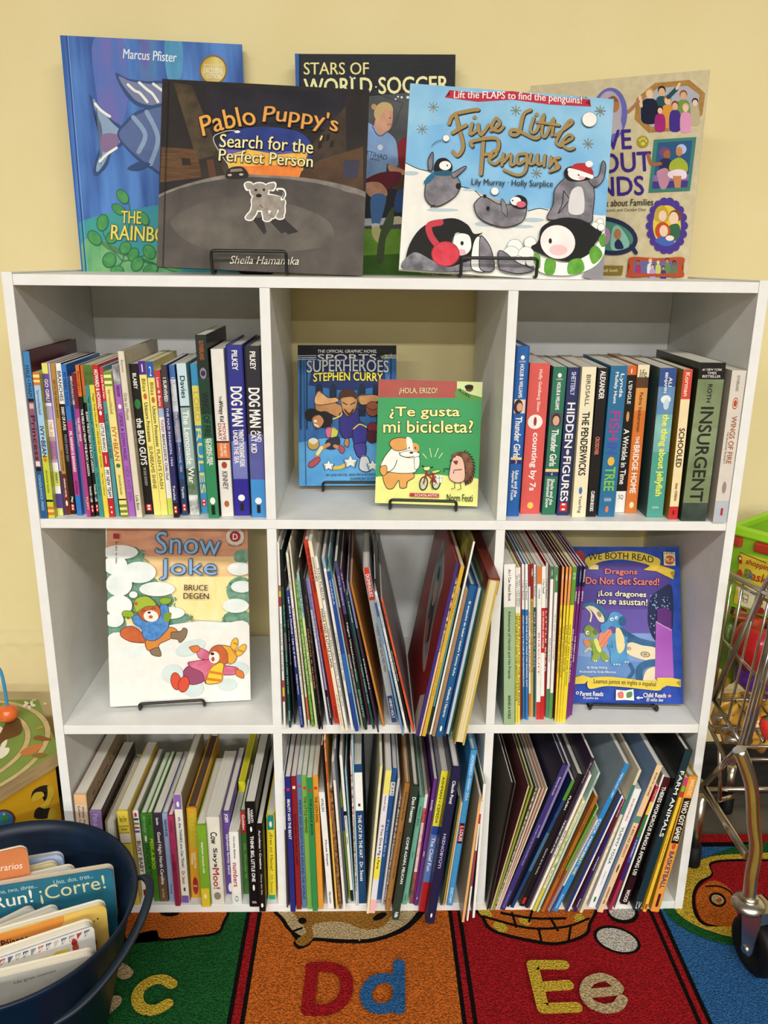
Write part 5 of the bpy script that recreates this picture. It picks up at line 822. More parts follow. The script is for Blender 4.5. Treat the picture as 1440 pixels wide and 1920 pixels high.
    a.B('#b8502e', (300, 1692), (540, 1700), (776, 1694), (765, 1780), (770, 1868), (540, 1862), (282, 1868), (295, 1780)); a.P('#6a6a9a', (330, 1725), (725, 1728), (722, 1836), (328, 1835))
    for q in ((370, 1740, .45, '#a8683a', '#3a2a3a', '#a83a6a'), (480, 1725, .5, '#f0c8a0', '#d89a4a', '#dfe2ea'), (550, 1740, .4, '#f0d0b0', '#c8c06a', '#c8cf6a'), (632, 1725, .5, '#c08a5a', '#1a1618', '#6a8a5a'), (695, 1745, .5, '#8a5a3a', '#1a1618', '#6a7a5a'), (500, 1775, .45, '#e0b088', '#1a1618', '#b8a0d0'), (597, 1790, .42, '#c08a60', '#1a1618', '#4a3a7a')): man(*q)
    a.B('#b8502e', (282, 1868), (300, 1836), (540, 1840), (745, 1836), (768, 1868), (540, 1864))
def a_pen(a):
    a.frame(720, 40, .5)
    a.P(M('#7fb8dc', '#9ccbe6', spec=.15, rough=.5, scale=18, detail=5), (20, 200), (900, 200), (900, 1000), (20, 1000))
    a.B(M('#74b0dc', '#8cc2e4', spec=.15, rough=.5, scale=20), (100, 420), (300, 380), (600, 420), (800, 520), (840, 720), (600, 700), (300, 640), (100, 560))
    a.P('#efece2', (60, 520), (110, 545), (165, 563), (210, 600), (280, 620), (350, 640), (420, 690), (540, 710), (590, 700), (680, 715), (830, 730), (860, 1000), (20, 1000))
    a.L(K_, 3, [(70, 525), (120, 550), (165, 562)]); a.L(K_, 3, [(280, 618), (335, 632), (365, 660)]); a.L(K_, 3, [(540, 712), (580, 702), (615, 708)])
    for q in ((100, 570, 30, 8), (320, 632, 26, 5), (220, 708, 60, 6), (560, 745, 40, 8), (380, 760, 40, 10), (520, 770, 40, 6)): a.E('#b8cad0', *q)
    a.P('#c03044', (246, 258), (350, 270), (480, 262), (620, 282), (772, 293), (755, 305), (776, 320), (620, 312), (480, 294), (350, 302), (228, 286), (248, 276)); a.T('Lift the FLAPS to find the penguins!', W_, 502, 290, 480, 36, 2.5, 6, bold=.03)
    for x, y in ((185, 322), (143, 405), (494, 335), (765, 460), (572, 570), (745, 275), (810, 337)):
        for k in range(4): a.L('#8a8468', 2.4, [(x-20*math.cos(k*PI/4), y-20*math.sin(k*PI/4)), (x+20*math.cos(k*PI/4), y+20*math.sin(k*PI/4))], False)
    G, S1 = '#a58a55', K_
    def script(pts, w=14):
        a.L(S1, w, [(x+3, y+3) for x, y in pts]); a.L(G, w, pts)
    script([(243, 385), (262, 352), (330, 335), (352, 333)]); script([(268, 348), (280, 400), (296, 470), (276, 505), (258, 490)]); script([(256, 420), (290, 400), (306, 392)])
    script([(330, 385), (322, 425), (345, 412)], 12); a.E(G, 340, 362, 8, 7); script([(352, 388), (362, 428), (392, 390)], 12); script([(400, 412), (432, 388), (420, 365), (402, 400), (428, 414), (446, 398)], 12)
    script([(548, 335), (522, 352), (505, 420), (478, 428), (474, 412), (500, 412), (560, 440), (580, 436)], 13); script([(560, 365), (548, 412), (570, 414), (598, 350), (590, 420), (606, 432), (635, 365), (628, 430)], 11); script([(572, 380), (655, 392)], 10); a.E(G, 572, 352, 8, 7)
    script([(640, 430), (702, 385), (690, 378), (645, 450), (660, 470)], 11); script([(668, 462), (706, 440), (690, 428), (664, 460), (690, 482), (710, 478)], 11)
    script([(372, 440), (368, 500), (362, 575)], 14); script([(330, 470), (330, 452), (420, 442), (422, 490), (378, 502)], 13)
    script([(392, 520), (420, 500), (410, 488), (392, 520), (414, 538), (436, 520)], 11); script([(440, 542), (448, 495), (444, 532), (474, 500), (474, 540), (490, 536)], 11); script([(532, 500), (500, 505), (502, 538), (530, 520), (534, 498), (530, 560), (500, 580), (450, 560)], 11); script([(550, 500), (544, 536), (566, 530), (574, 500), (574, 538), (590, 535)], 11); script([(602, 505), (598, 545)], 11); script([(618, 548), (626, 508), (620, 545), (640, 516), (644, 550)], 10); script([(680-24, 515), (636, 522), (655, 550), (620, 566)], 10)
    a.T('Lily Murray · Holly Surplice', '#2a2c34', 479, 612, 304, 30, 1.5)
    gr = M('#8f8a90', '#6a666c', spec=.15, rough=.5, scale=70, detail=6); wt = '#f6f3ec'
    def ball(x, y, r): a.E('#6a7a84', x, y, r+1.5, r+1.5); a.E(wt, x, y, r, r)
    ball(768, 372, 27); ball(232, 442, 12); ball(414, 640, 14)
    a.L(K_, 2, [(178, 470), (196, 455), (215, 450)])
    # left penguin with blue scarf
    a.O(gr, K_, 3, 'B', (165, 560), (165, 520), (183, 495), (180, 560)); a.O(gr, K_, 3, 'B', (160, 590), (200, 570), (255, 575), (285, 610), (270, 655), (220, 690), (180, 695), (152, 660)); a.O(gr, K_, 3, 'B', (250, 575), (300, 548), (304, 556), (262, 592))
    a.B(K_, (185, 555), (200, 522), (232, 518), (255, 545), (245, 575), (200, 575)); a.E(wt, 228, 545, 22, 17); a.E(K_, 236, 545, 3); a.B('#1f5a78', (178, 572), (230, 562), (250, 570), (246, 582), (195, 582)); a.B('#256a8a', (180, 572), (190, 585), (165, 612), (148, 606)); a.E(K_, 278, 622, 10, 12); a.L(K_, 4, [(175, 700), (188, 692)], False)
    # sitting penguin
    a.O(gr, K_, 3, 'B', (335, 690), (370, 660), (430, 690), (480, 690), (530, 690), (520, 750), (460, 775), (400, 765), (350, 735)); a.B(K_, (470, 680), (500, 655), (532, 670), (530, 705), (490, 705)); a.E(wt, 492, 678, 20, 16); a.E('#d8647a', 512, 690, 18, 12); a.E(K_, 480, 676, 3); a.O(gr, K_, 2, 'B', (440, 720), (438, 670), (455, 690), (460, 735)); a.E(K_, 376, 660, 7); a.E(K_, 388, 706, 7, 9)
    # standing penguin with a red hat
    a.O(gr, K_, 3, 'B', (655, 610), (690, 585), (760, 585), (785, 640), (780, 720), (770, 760), (690, 745), (610, 745), (632, 690), (636, 640)); a.O(gr, K_, 3, 'B', (755, 590), (800, 585), (815, 530), (828, 545), (818, 600), (785, 625)); a.B(K_, (672, 570), (690, 550), (740, 550), (778, 590), (730, 605), (685, 600)); a.E(wt, 720, 580, 34, 20, 12); a.E(K_, 727, 580, 4); a.E('#eab8b8', 738, 592, 12, 7); a.B('#b82a30', (702, 565), (712, 540), (760, 540), (780, 580)); a.L(wt, 15, [(692, 562), (730, 572), (775, 588)]); a.E(wt, 766, 540, 14, 12); a.O(gr, K_, 3, 'B', (670, 640), (690, 670), (680, 690), (650, 725), (665, 690)); a.B('#dcd8d8', (700, 640), (740, 630), (745, 720), (690, 720))
    for x, y in ((806, 757), (788, 770), (810, 776)): ball(x, y, 13)
    # front left penguin with red ear muffs
    a.B(K_, (75, 925), (95, 840), (150, 770), (250, 742), (310, 765), (335, 800), (368, 797), (345, 815), (330, 850), (330, 935), (75, 935)); a.B(M('#9a979c', '#58565c', spec=.15, rough=.5, scale=60), (75, 935), (110, 870), (180, 900), (240, 925), (330, 900), (345, 935)); a.O(wt, K_, 2, 'B', (262, 805), (290, 798), (320, 810), (325, 855), (300, 880), (255, 870)); a.E(K_, 291, 836, 6, 8); a.E('#eab6c0', 288, 870, 18, 12)
    a.L('#c83a48', 24, [(210, 758), (168, 770), (175, 810), (200, 845)]); a.E('#a82a38', 229, 876, 53, 47); a.E(M('#d8404e', '#c83040', spec=.15, rough=.5, scale=90), 229, 876, 50, 44)
    a.O(wt, K_, 3, 'B', (325, 880), (335, 830), (355, 810), (385, 850), (395, 935), (330, 935)); a.O(gr, K_, 3, 'B', (355, 880), (358, 815), (372, 815), (400, 860), (410, 935), (360, 935))
    # snowballs and front right penguin with striped scarf
    for x, y, r in ((488, 850, 28), (545, 835, 22), (475, 880, 32), (530, 880, 30), (500, 910, 26), (548, 905, 18)): ball(x, y, r)
    a.O(gr, K_, 3, 'B', (430, 935), (425, 870), (450, 870), (500, 910), (560, 935), (500, 950))
    a.B(K_, (548, 850), (575, 830), (590, 775), (660, 742), (740, 750), (800, 790), (812, 800), (780, 850), (760, 900), (660, 900), (575, 870)); a.E(M('#f6efe8', '#f2e2de', spec=.15, rough=.5, scale=40), 648, 832, 66, 62, 30); a.E('#efc4c4', 650, 862, 34, 20); a.E(K_, 620, 828, 6, 10)
    a.B(wt, (562, 880), (600, 895), (680, 910), (760, 880), (800, 830), (822, 800), (835, 850), (790, 920), (700, 955), (600, 950), (558, 920))
    for q in ([(560, 875), (582, 885), (580, 930), (558, 910)], [(605, 895), (640, 905), (632, 952), (598, 945)], [(690, 905), (735, 895), (745, 940), (688, 952)], [(765, 870), (790, 845), (815, 880), (780, 915)], [(800, 820), (822, 800), (830, 840), (812, 850)]): a.B(M('#6aa83a', '#4f8f2c', spec=.15, rough=.5, scale=80), *q)
    a.B('#8f8a90', (740, 960), (800, 910), (840, 850), (840, 965))
def a_snow(a):
    a.P('#efece4', (60, 0), (1400, 0), (1400, 1700), (60, 1700))
    a.P(M('#dba27c', '#c98a70', spec=.15, rough=.5, scale=30, st=(1, 1, 3)), (90, -60), (1300, -60), (1300, 400), (90, 400)); a.P(M('#e8bb84', '#eccb94', spec=.15, rough=.5, scale=30, st=(1, 1, 3)), (90, 330), (1300, 330), (1300, 560), (90, 560)); a.P(M('#f0dc92', '#f3e6ac', spec=.15, rough=.5, scale=30, st=(3, 1, 1)), (90, 500), (1300, 500), (1300, 900), (90, 900))
    gn, sn = M('#5c8f74', '#86a890', spec=.15, rough=.5, scale=140, detail=6), M('#eff0ec', '#dbe4de', spec=.15, rough=.5, scale=50)
    for q in ((250, 330, 160, 90), (180, 480, 170, 120), (320, 560, 210, 90), (180, 700, 140, 160), (400, 700, 260, 120), (600, 850, 200, 60), (170, 920, 90, 110), (1230, 330, 70, 60), (1220, 620, 120, 120), (1200, 860, 130, 80)): a.E(gn, *q)
    random.seed(5)
    for i in range(150):
        cx_, cy_, rx_, ry_ = random.choice(((250, 330, 160, 90), (180, 480, 170, 120), (320, 560, 210, 90), (180, 700, 140, 160), (420, 700, 250, 100), (620, 850, 200, 60), (1220, 620, 110, 120), (1200, 860, 130, 80)))
        t = random.uniform(0, 6.28); x, y = cx_+rx_*1.02*math.cos(t), cy_+ry_*1.02*math.sin(t)
        if x > 110: a.L(random.choice(('#4f8468', '#7fa48a', '#3f6f58')), 7, [(x, y), (x+random.uniform(-20, 40), y+random.uniform(8, 34))], False)
    for q in ((210, 290, 150, 60), (170, 400, 100, 80), (370, 460, 140, 90), (200, 560, 110, 100), (520, 600, 150, 60), (200, 740, 110, 90), (640, 800, 110, 50), (160, 860, 80, 60), (1210, 430, 100, 55), (1230, 580, 90, 50), (1180, 740, 110, 60)): a.E(sn, *q)
    a.P(M('#9a6a62', '#8a5a58', spec=.15, rough=.5, scale=20), (90, -60), (225, -60), (225, 60), (90, 120)) if False else None
    a.B('#efece4', (90, 1040), (300, 960), (640, 900), (900, 868), (1100, 880), (1310, 940), (1310, 1700), (90, 1700)); a.L('#8aa09a', 4, [(640, 900), (780, 868), (900, 866), (1100, 880)])
    for q in ((420, 1110, 210, 40), (300, 1150, 120, 24), (1020, 920, 130, 20)): a.E('#e6ebe6', *q)
    a.T('Snow', '#8fb0d4', 780, 220, 545, 185, 2, 6, .0, out='#34546e', ow=.03); a.T('Joke', '#8fb0d4', 780, 435, 480, 175, 0, 0, .0, out='#34546e', ow=.03); a.T('BRUCE', '#4a1f20', 846, 588, 196, 48, 1); a.T('DEGEN', '#4a1f20', 848, 658, 212, 50, 1)
    a.E('#d8cec0', 1175, 160, 76, 78); a.E('#a3282e', 1175, 158, 46, 46); a.T('D', W_, 1176, 160, 40, 46, bold=.05); a.T('READING LEVEL', '#4a4038', 1176, 222, 118, 18, 0, -14); a.P('#a3222c', (152, 132), (200, 135), (200, 178), (152, 176)); 
    for i, ch in enumerate('I Like to Read'): a.T(ch, '#3a2a2a', 178, 208+i*13, 11, 12, 90) if ch != ' ' else None
    # squirrel in a blue quilted jacket and green hat
    rd, cr = M('#c8683a', '#b4552c', spec=.15, rough=.5, scale=80), '#f2ead8'
    a.O(rd, '#5a2a14', 5, 'B', (410, 1050), (300, 1040), (215, 990), (230, 930), (310, 912), (390, 960), (440, 1000)); a.O('#d6883c', '#5a2a14', 5, 'B', (420, 1030), (520, 1000), (620, 920), (690, 950), (640, 1010), (540, 1060), (530, 1110), (440, 1110)); a.O('#8a7458', '#4a3424', 5, 'B', (640, 960), (720, 950), (740, 925), (772, 940), (760, 1000), (715, 1048), (690, 1020), (640, 1010)); a.O('#8a7458', '#4a3424', 5, 'B', (460, 1110), (530, 1090), (552, 1160), (480, 1150))
    a.O(M('#3f78b8', '#5a92cc', spec=.15, rough=.5, scale=160), '#2a3a5a', 5, 'B', (310, 840), (360, 810), (500, 820), (560, 720), (610, 740), (620, 900), (580, 970), (500, 1030), (410, 1010), (390, 930), (330, 890)); a.O('#8fae2c', '#4a5a14', 4, 'B', (225, 800), (250, 780), (315, 790), (320, 830), (240, 830)); a.O('#8fae2c', '#4a5a14', 4, 'B', (535, 690), (580, 670), (640, 680), (620, 720), (560, 722)); a.B('#7f9a2c', (590, 800), (640, 800), (620, 870), (575, 860))
    a.O(rd, '#5a2a14', 5, 'E', 455, 790, 95, 80, 10); a.E(cr, 470, 825, 62, 48, 8); a.E('#c85a5a', 468, 832, 18, 14); a.E('#3a1a14', 455, 795, 14, 9); a.L('#3a1a14', 5, [(395, 785), (412, 775), (428, 785)]); a.L('#3a1a14', 5, [(475, 765), (492, 755), (508, 764)])
    a.O('#a3b83a', '#4a5a14', 5, 'B', (345, 795), (325, 720), (360, 670), (440, 660), (505, 710), (505, 740), (430, 745)); a.E(W_, 322, 645, 34, 28); a.E('#c85a3a', 345, 720, 16, 16)
    # bear lying in the snow in a pink coat
    for q in ((800, 1090, 130, 60, -20), (650, 1310, 90, 80, 0), (1200, 1270, 90, 60, 0), (820, 1430, 90, 70, 0), (1110, 1400, 80, 50, 0)): a.E('#d3e0dc', *q)
    pk = M('#d87a92', '#c85f7c', spec=.15, rough=.5, scale=60)
    a.O(pk, '#6a2a3a', 5, 'B', (850, 1110), (880, 1090), (990, 1150), (1000, 1190), (880, 1180)); a.O('#d97a3c', '#6a3414', 4, 'B', (790, 1085), (860, 1070), (880, 1110), (830, 1130)); a.O('#9a4a6a', '#5a2a3a', 5, 'B', (740, 1290), (800, 1240), (920, 1300), (910, 1370), (820, 1400), (760, 1370)); a.O(pk, '#6a2a3a', 5, 'B', (785, 1210), (960, 1190), (1060, 1230), (1000, 1330), (930, 1390), (900, 1300), (800, 1250)); a.O(pk, '#6a2a3a', 5, 'B', (1060, 1240), (1190, 1255), (1190, 1310), (1050, 1310)); a.O('#d97a3c', '#6a3414', 4, 'B', (1180, 1265), (1240, 1290), (1245, 1345), (1185, 1320))
    for q in ((680, 1370, 40, 70, -10), (745, 1395, 42, 65, 15)): a.O('#d8503a', '#6a1f14', 5, 'E', *q)
    a.O(rd, '#5a2a14', 5, 'E', 1050, 1150, 90, 80, 20); a.E(cr, 1000, 1170, 44, 50, 0); a.E('#3a1a14', 985, 1140, 16, 12); a.E('#b84a4a', 990, 1185, 14, 20); a.O('#e2a53a', '#7a4a14', 5, 'B', (1060, 1070), (1130, 1080), (1190, 1140), (1170, 1210), (1120, 1220), (1110, 1130)); 
    for q in ((1170, 1060, 26, 52, 15), (1225, 1110, 26, 58, 40)): a.O('#e8b83a', '#7a4a14', 4, 'E', *q)
    for q in ([(1150, 1100), (1185, 1150)], [(1165, 1050), (1195, 1060)], [(1205, 1110), (1240, 1120)]): a.L('#c8702a', 12, q, False)
    a.O('#f0c83a', '#7a4a14', 5, 'B', (970, 1260), (1040, 1215), (1080, 1230), (1070, 1300), (1060, 1370), (1000, 1390), (930, 1380)); a.L('#d8802a', 22, [(960, 1290), (1070, 1310)]); a.L('#d8802a', 22, [(945, 1350), (1060, 1365)])
def a_sport(a):
    a.P(M('#2c5a94', '#3a74b0', spec=.15, rough=.5, scale=14, st=(4, 1, 1)), (60, 100), (900, 100), (900, 1100), (60, 1100)); a.P('#10131c', (100, 100), (900, 100), (900, 240), (100, 240)); a.P('#1d2f66', (240, 240), (680, 240), (700, 420), (460, 460), (200, 420))
    for x in (150, 190, 250, 340, 520, 640, 730): a.L('#163a5c', 12, [(x, 250), (x, 700)], False)
    for x in (270, 360, 545, 635): a.P('#16243a', (x-22, 430), (x, 405), (x+22, 430), (x+22, 620), (x-22, 620))
    a.P(M('#4a94d0', '#6ab0e0', spec=.15, rough=.5, scale=20), (60, 800), (300, 760), (700, 760), (900, 800), (900, 1100), (60, 1100))
    for i in range(3): a.L('#d8dade', 4, [(128, 230+i*12), (250, 228+i*12)], False); a.L('#d8dade', 4, [(690, 226+i*9), (772, 226+i*9)], False)
    a.T('THE OFFICIAL GRAPHIC NOVEL', W_, 450, 201, 380, 20, 0, 0, .02, .2); a.T('SPORTS', '#d9dbde', 447, 242, 375, 42, 0, 0, .05); a.T('VOL. 1', '#e6d84a', 700, 235, 70, 24, -12); a.T('SUPERHEROES', '#d2d5da', 453, 300, 525, 78, 0, 8, .03, out='#10131c', ow=.03); a.T('STEPHEN CURRY', '#f0df4a', 455, 370, 445, 54, 0, 8, .05, out='#10131c', ow=.03)
    sk = M('#c9935f', '#b07c4a', spec=.15, rough=.5, scale=50); ol = '#16131c'
    # a running player, a girl with a ball
    a.O(sk, ol, 4, 'B', (520, 490), (600, 480), (650, 490), (640, 525), (540, 545)); a.O(sk, ol, 5, 'B', (245, 520), (290, 480), (370, 530), (420, 560), (400, 625), (330, 600), (250, 580)); a.O(M('#e0ae7a', '#d09a64', spec=.15, rough=.5, scale=60), ol, 4, 'B', (265, 455), (300, 480), (330, 500), (380, 500), (390, 525), (300, 545), (245, 540), (240, 500)); a.O('#35307c', ol, 5, 'B', (400, 600), (470, 600), (520, 570), (530, 650), (570, 700), (500, 740), (430, 760), (400, 700)); a.L('#e6cf4a', 8, [(350, 640), (400, 620), (415, 600)]); a.O('#3b3590', ol, 5, 'B', (480, 720), (540, 660), (580, 720), (560, 800), (500, 810)); a.L('#e6cf4a', 8, [(490, 700), (530, 670), (575, 690)]); a.O('#4a4296', ol, 5, 'B', (490, 800), (560, 790), (570, 850), (550, 890), (510, 870)); a.O('#d9dce2', ol, 5, 'B', (535, 880), (580, 880), (600, 960), (560, 975), (525, 950)); a.O(sk, ol, 4, 'B', (440, 760), (460, 770), (455, 815), (430, 800))
    a.O(sk, ol, 4, 'B', (405, 500), (450, 480), (510, 500), (505, 570), (460, 620), (420, 580)); a.B('#4a2c1c', (395, 510), (400, 465), (450, 445), (505, 465), (508, 510), (480, 495), (425, 500)); a.B('#4a2c1c', (425, 570), (460, 585), (495, 570), (465, 620)); a.B(sk, (440, 575), (460, 580), (480, 575), (462, 598)); a.L(ol, 6, [(420, 530), (448, 545)], False); a.L(ol, 6, [(470, 545), (500, 530)], False)
    a.E('#1c1418', 220, 610, 46, 42); a.E('#1c1418', 300, 640, 56, 54); a.O('#c98a58', ol, 3, 'B', (225, 630), (270, 610), (300, 650), (270, 695), (235, 680)); a.E(W_, 245, 650, 10, 8); a.L(W_, 8, [(240, 672), (262, 682)], False); a.O('#d66a92', ol, 3, 'B', (310, 700), (350, 690), (360, 740), (320, 755)); a.O('#c8c45a', ol, 3, 'B', (350, 690), (390, 710), (380, 750), (345, 760)); a.O('#2a2c40', ol, 3, 'B', (320, 770), (390, 750), (400, 800), (360, 830), (310, 820)); a.L('#c98a58', 24, [(330, 800), (280, 830), (255, 880)]); a.L('#e6e0a0', 22, [(285, 820), (258, 860)], False); a.O('#b9505a', ol, 3, 'B', (205, 915), (260, 880), (275, 905), (230, 945), (200, 940)); a.L('#c98a58', 22, [(370, 810), (400, 820)], False); a.O('#b9505a', ol, 3, 'B', (395, 800), (430, 820), (425, 855), (400, 845))
    a.O('#c8a04a', ol, 3, 'E', 232, 795, 36, 38); a.B('#e0dccf', (200, 775), (232, 757), (262, 775), (232, 800)); a.O('#8a4a30', ol, 4, 'E', 612, 572, 42, 46); a.L(ol, 4, [(575, 560), (612, 580), (650, 560)]); a.O('#7a2230', ol, 4, 'E', 615, 690, 36, 30); a.O('#4a1c24', ol, 3, 'E', 610, 750, 36, 40)
    def star(x, y, r, h):
        a.P(h, *[(x+(r if i % 2 == 0 else r*.45)*math.sin(i*PI/5), y-(r if i % 2 == 0 else r*.45)*math.cos(i*PI/5)) for i in range(10)])
    a.L('#e6c04a', 22, [(350, 950), (410, 945), (460, 910)]); 
    for x, y, r in ((330, 935, 34), (470, 912, 42), (612, 935, 36)): star(x, y, r+6, '#3a6aa0'); star(x, y, r, '#f0efe6')
    a.T('BY JOSH BYCEL AND RICH KORSON', '#1c3a6a', 480, 995, 330, 18, -1); a.T('DAMION SCOTT', '#1c3a6a', 560, 1018, 180, 16, -1)
    a.L('#1f3a66', 4, [(172, 260), (185, 1060)], False)
def a_bici(a):
    a.P(M('#3f9a5c', '#459f62', spec=.15, rough=.5, scale=20), (600, 370), (1400, 370), (1400, 1200), (600, 1200)); a.B('#e9ea8c', (600, 1030), (760, 1005), (950, 990), (1120, 1005), (1320, 1040), (1330, 1250), (600, 1250)); a.P('#b05850', (600, 370), (1160, 370), (1160, 502), (600, 498)); a.P('#d9e6a4', (1155, 370), (1320, 370), (1320, 505), (1155, 500)); a.B('#5f9a4a', (1160, 440), (1220, 470), (1320, 500), (1320, 520), (1155, 505))
    a.T('¡HOLA, ERIZO!', '#efdca0', 905, 458, 245, 46, 0, 0, .02, out='#4a1f1a', ow=.02); a.T('ACORN', '#1f2a14', 1202, 468, 84, 24, 35); a.B('#6a4a2a', (1210, 450), (1235, 430), (1260, 440), (1240, 462)); a.B('#2a1a10', (1205, 425), (1235, 415), (1260, 425), (1250, 445), (1215, 445))
    a.T('¿Te gusta', '#f3ec9a', 947, 598, 450, 78, 0, 0, .05, out='#1c2a14', ow=.03); a.T('mi bicicleta?', '#f3ec9a', 970, 685, 575, 78, 0, 0, .05, out='#1c2a14', ow=.03)
    for q in ((935, 860, 960, 888), (980, 825, 990, 880), (1035, 825, 1012, 880), (1062, 855, 1038, 888)): a.L('#dfe8a8', 5, [(q[0], q[1]), (q[2], q[3])], False)
    wt, tn = '#f6f1e4', M('#e0a55c', '#d89a50', spec=.15, rough=.5, scale=40)
    # guinea pig
    a.O(tn, K_, 4, 'B', (680, 960), (780, 960), (860, 975), (880, 1010), (835, 1040), (830, 1075), (790, 1078), (780, 1030), (745, 1080), (705, 1080), (680, 1020)); a.O(wt, K_, 4, 'B', (662, 940), (690, 880), (740, 820), (800, 780), (880, 800), (905, 860), (900, 940), (880, 980), (780, 985), (700, 970)); a.O(tn, K_, 4, 'B', (720, 800), (735, 770), (790, 755), (840, 770), (845, 820), (790, 840), (750, 835)); a.B(tn, (865, 790), (905, 800), (912, 840), (880, 838), (868, 810)); a.B(wt, (830, 755), (865, 770), (870, 850), (845, 870), (835, 820)); a.O(wt, K_, 3, 'B', (795, 850), (850, 840), (910, 855), (905, 880), (840, 885), (790, 870)); a.L(K_, 4, [(785, 848), (790, 868), (830, 882), (880, 876)]); a.E(K_, 862, 853, 13, 6); a.E(K_, 848, 822, 4, 7); a.E(K_, 888, 822, 4, 7); a.O(wt, K_, 3, 'B', (880, 885), (912, 880), (912, 940), (885, 960)); a.L(K_, 4, [(770, 900), (750, 950), (705, 985)]); a.L(K_, 4, [(690, 965), (705, 985)], False); a.O(tn, K_, 3, 'B', (668, 940), (700, 935), (705, 980), (680, 1000), (660, 970))
    # bicycle
    for x, y in ((940, 1050), (1022, 1045)): a.E(K_, x, y, 28, 46, 10); a.E('#c9cfae', x, y, 21, 38, 10); a.L('#5a5a50', 2, [(x-18, y-20), (x+18, y+20)], False); a.L('#5a5a50', 2, [(x-18, y+20), (x+18, y-20)], False); a.E('#5a5a50', x, y, 5)
    for q in ([(962, 960), (940, 1050)], [(962, 985), (1010, 1040)], [(955, 1000), (1015, 985)], [(1022, 1045), (990, 985)], [(985, 1045), (1010, 985)]): a.L('#9a2a2a', 9, q, False)
    a.L(K_, 6, [(930, 935), (962, 950), (1000, 945)]); a.O('#d8e69a', K_, 3, 'B', (940, 945), (980, 942), (976, 965), (945, 965)); a.O('#cfe06a', K_, 3, 'B', (985, 975), (1030, 962), (1048, 970), (1010, 985)); a.P('#e6e6dc', (1020, 1000), (1062, 1000), (1055, 1045), (1025, 1045)); a.L(K_, 2, [(1020, 1015), (1060, 1015)], False); a.L(K_, 2, [(1040, 1000), (1040, 1045)], False); a.L('#5a5a50', 4, [(985, 1045), (998, 1090)], False)
    # hedgehog
    sp = M('#5a3a2c', '#8a5a44', spec=.15, rough=.5, scale=160)
    a.B(sp, (1120, 880), (1150, 850), (1210, 850), (1250, 900), (1265, 970), (1250, 1040), (1205, 1050), (1190, 960))
    for i in range(14):
        t = -1.3+i*.19; x, y = 1180+78*math.cos(t), 945+100*math.sin(t); a.L('#2a1812', 7, [(x, y), (x+14*math.cos(t+.4), y+18*math.sin(t+.4)+5)], False)
    a.O('#e8bda6', K_, 4, 'B', (1120, 900), (1150, 870), (1190, 890), (1205, 960), (1200, 1030), (1150, 1045), (1105, 1015), (1110, 950)); a.E(K_, 1118, 902, 8, 6); a.E(K_, 1142, 880, 3, 5); a.B('#8a2a2a', (1130, 908), (1160, 905), (1150, 930)); a.L(K_, 5, [(1105, 955), (1072, 955), (1070, 975)], False); a.L(K_, 5, [(1185, 960), (1135, 965), (1132, 985)], False); a.L(K_, 4, [(1140, 1042), (1140, 1080), (1118, 1085)], False); a.L(K_, 4, [(1175, 1042), (1180, 1085), (1158, 1090)], False)
    a.P('#b8363a', (852, 1110), (1040, 1115), (1038, 1140), (850, 1133)); a.T('SCHOLASTIC', W_, 958, 1125, 150, 15, 1); a.T('Norm Feuti', '#1c1a14', 1172, 1142, 165, 46, 1, 0, .02)
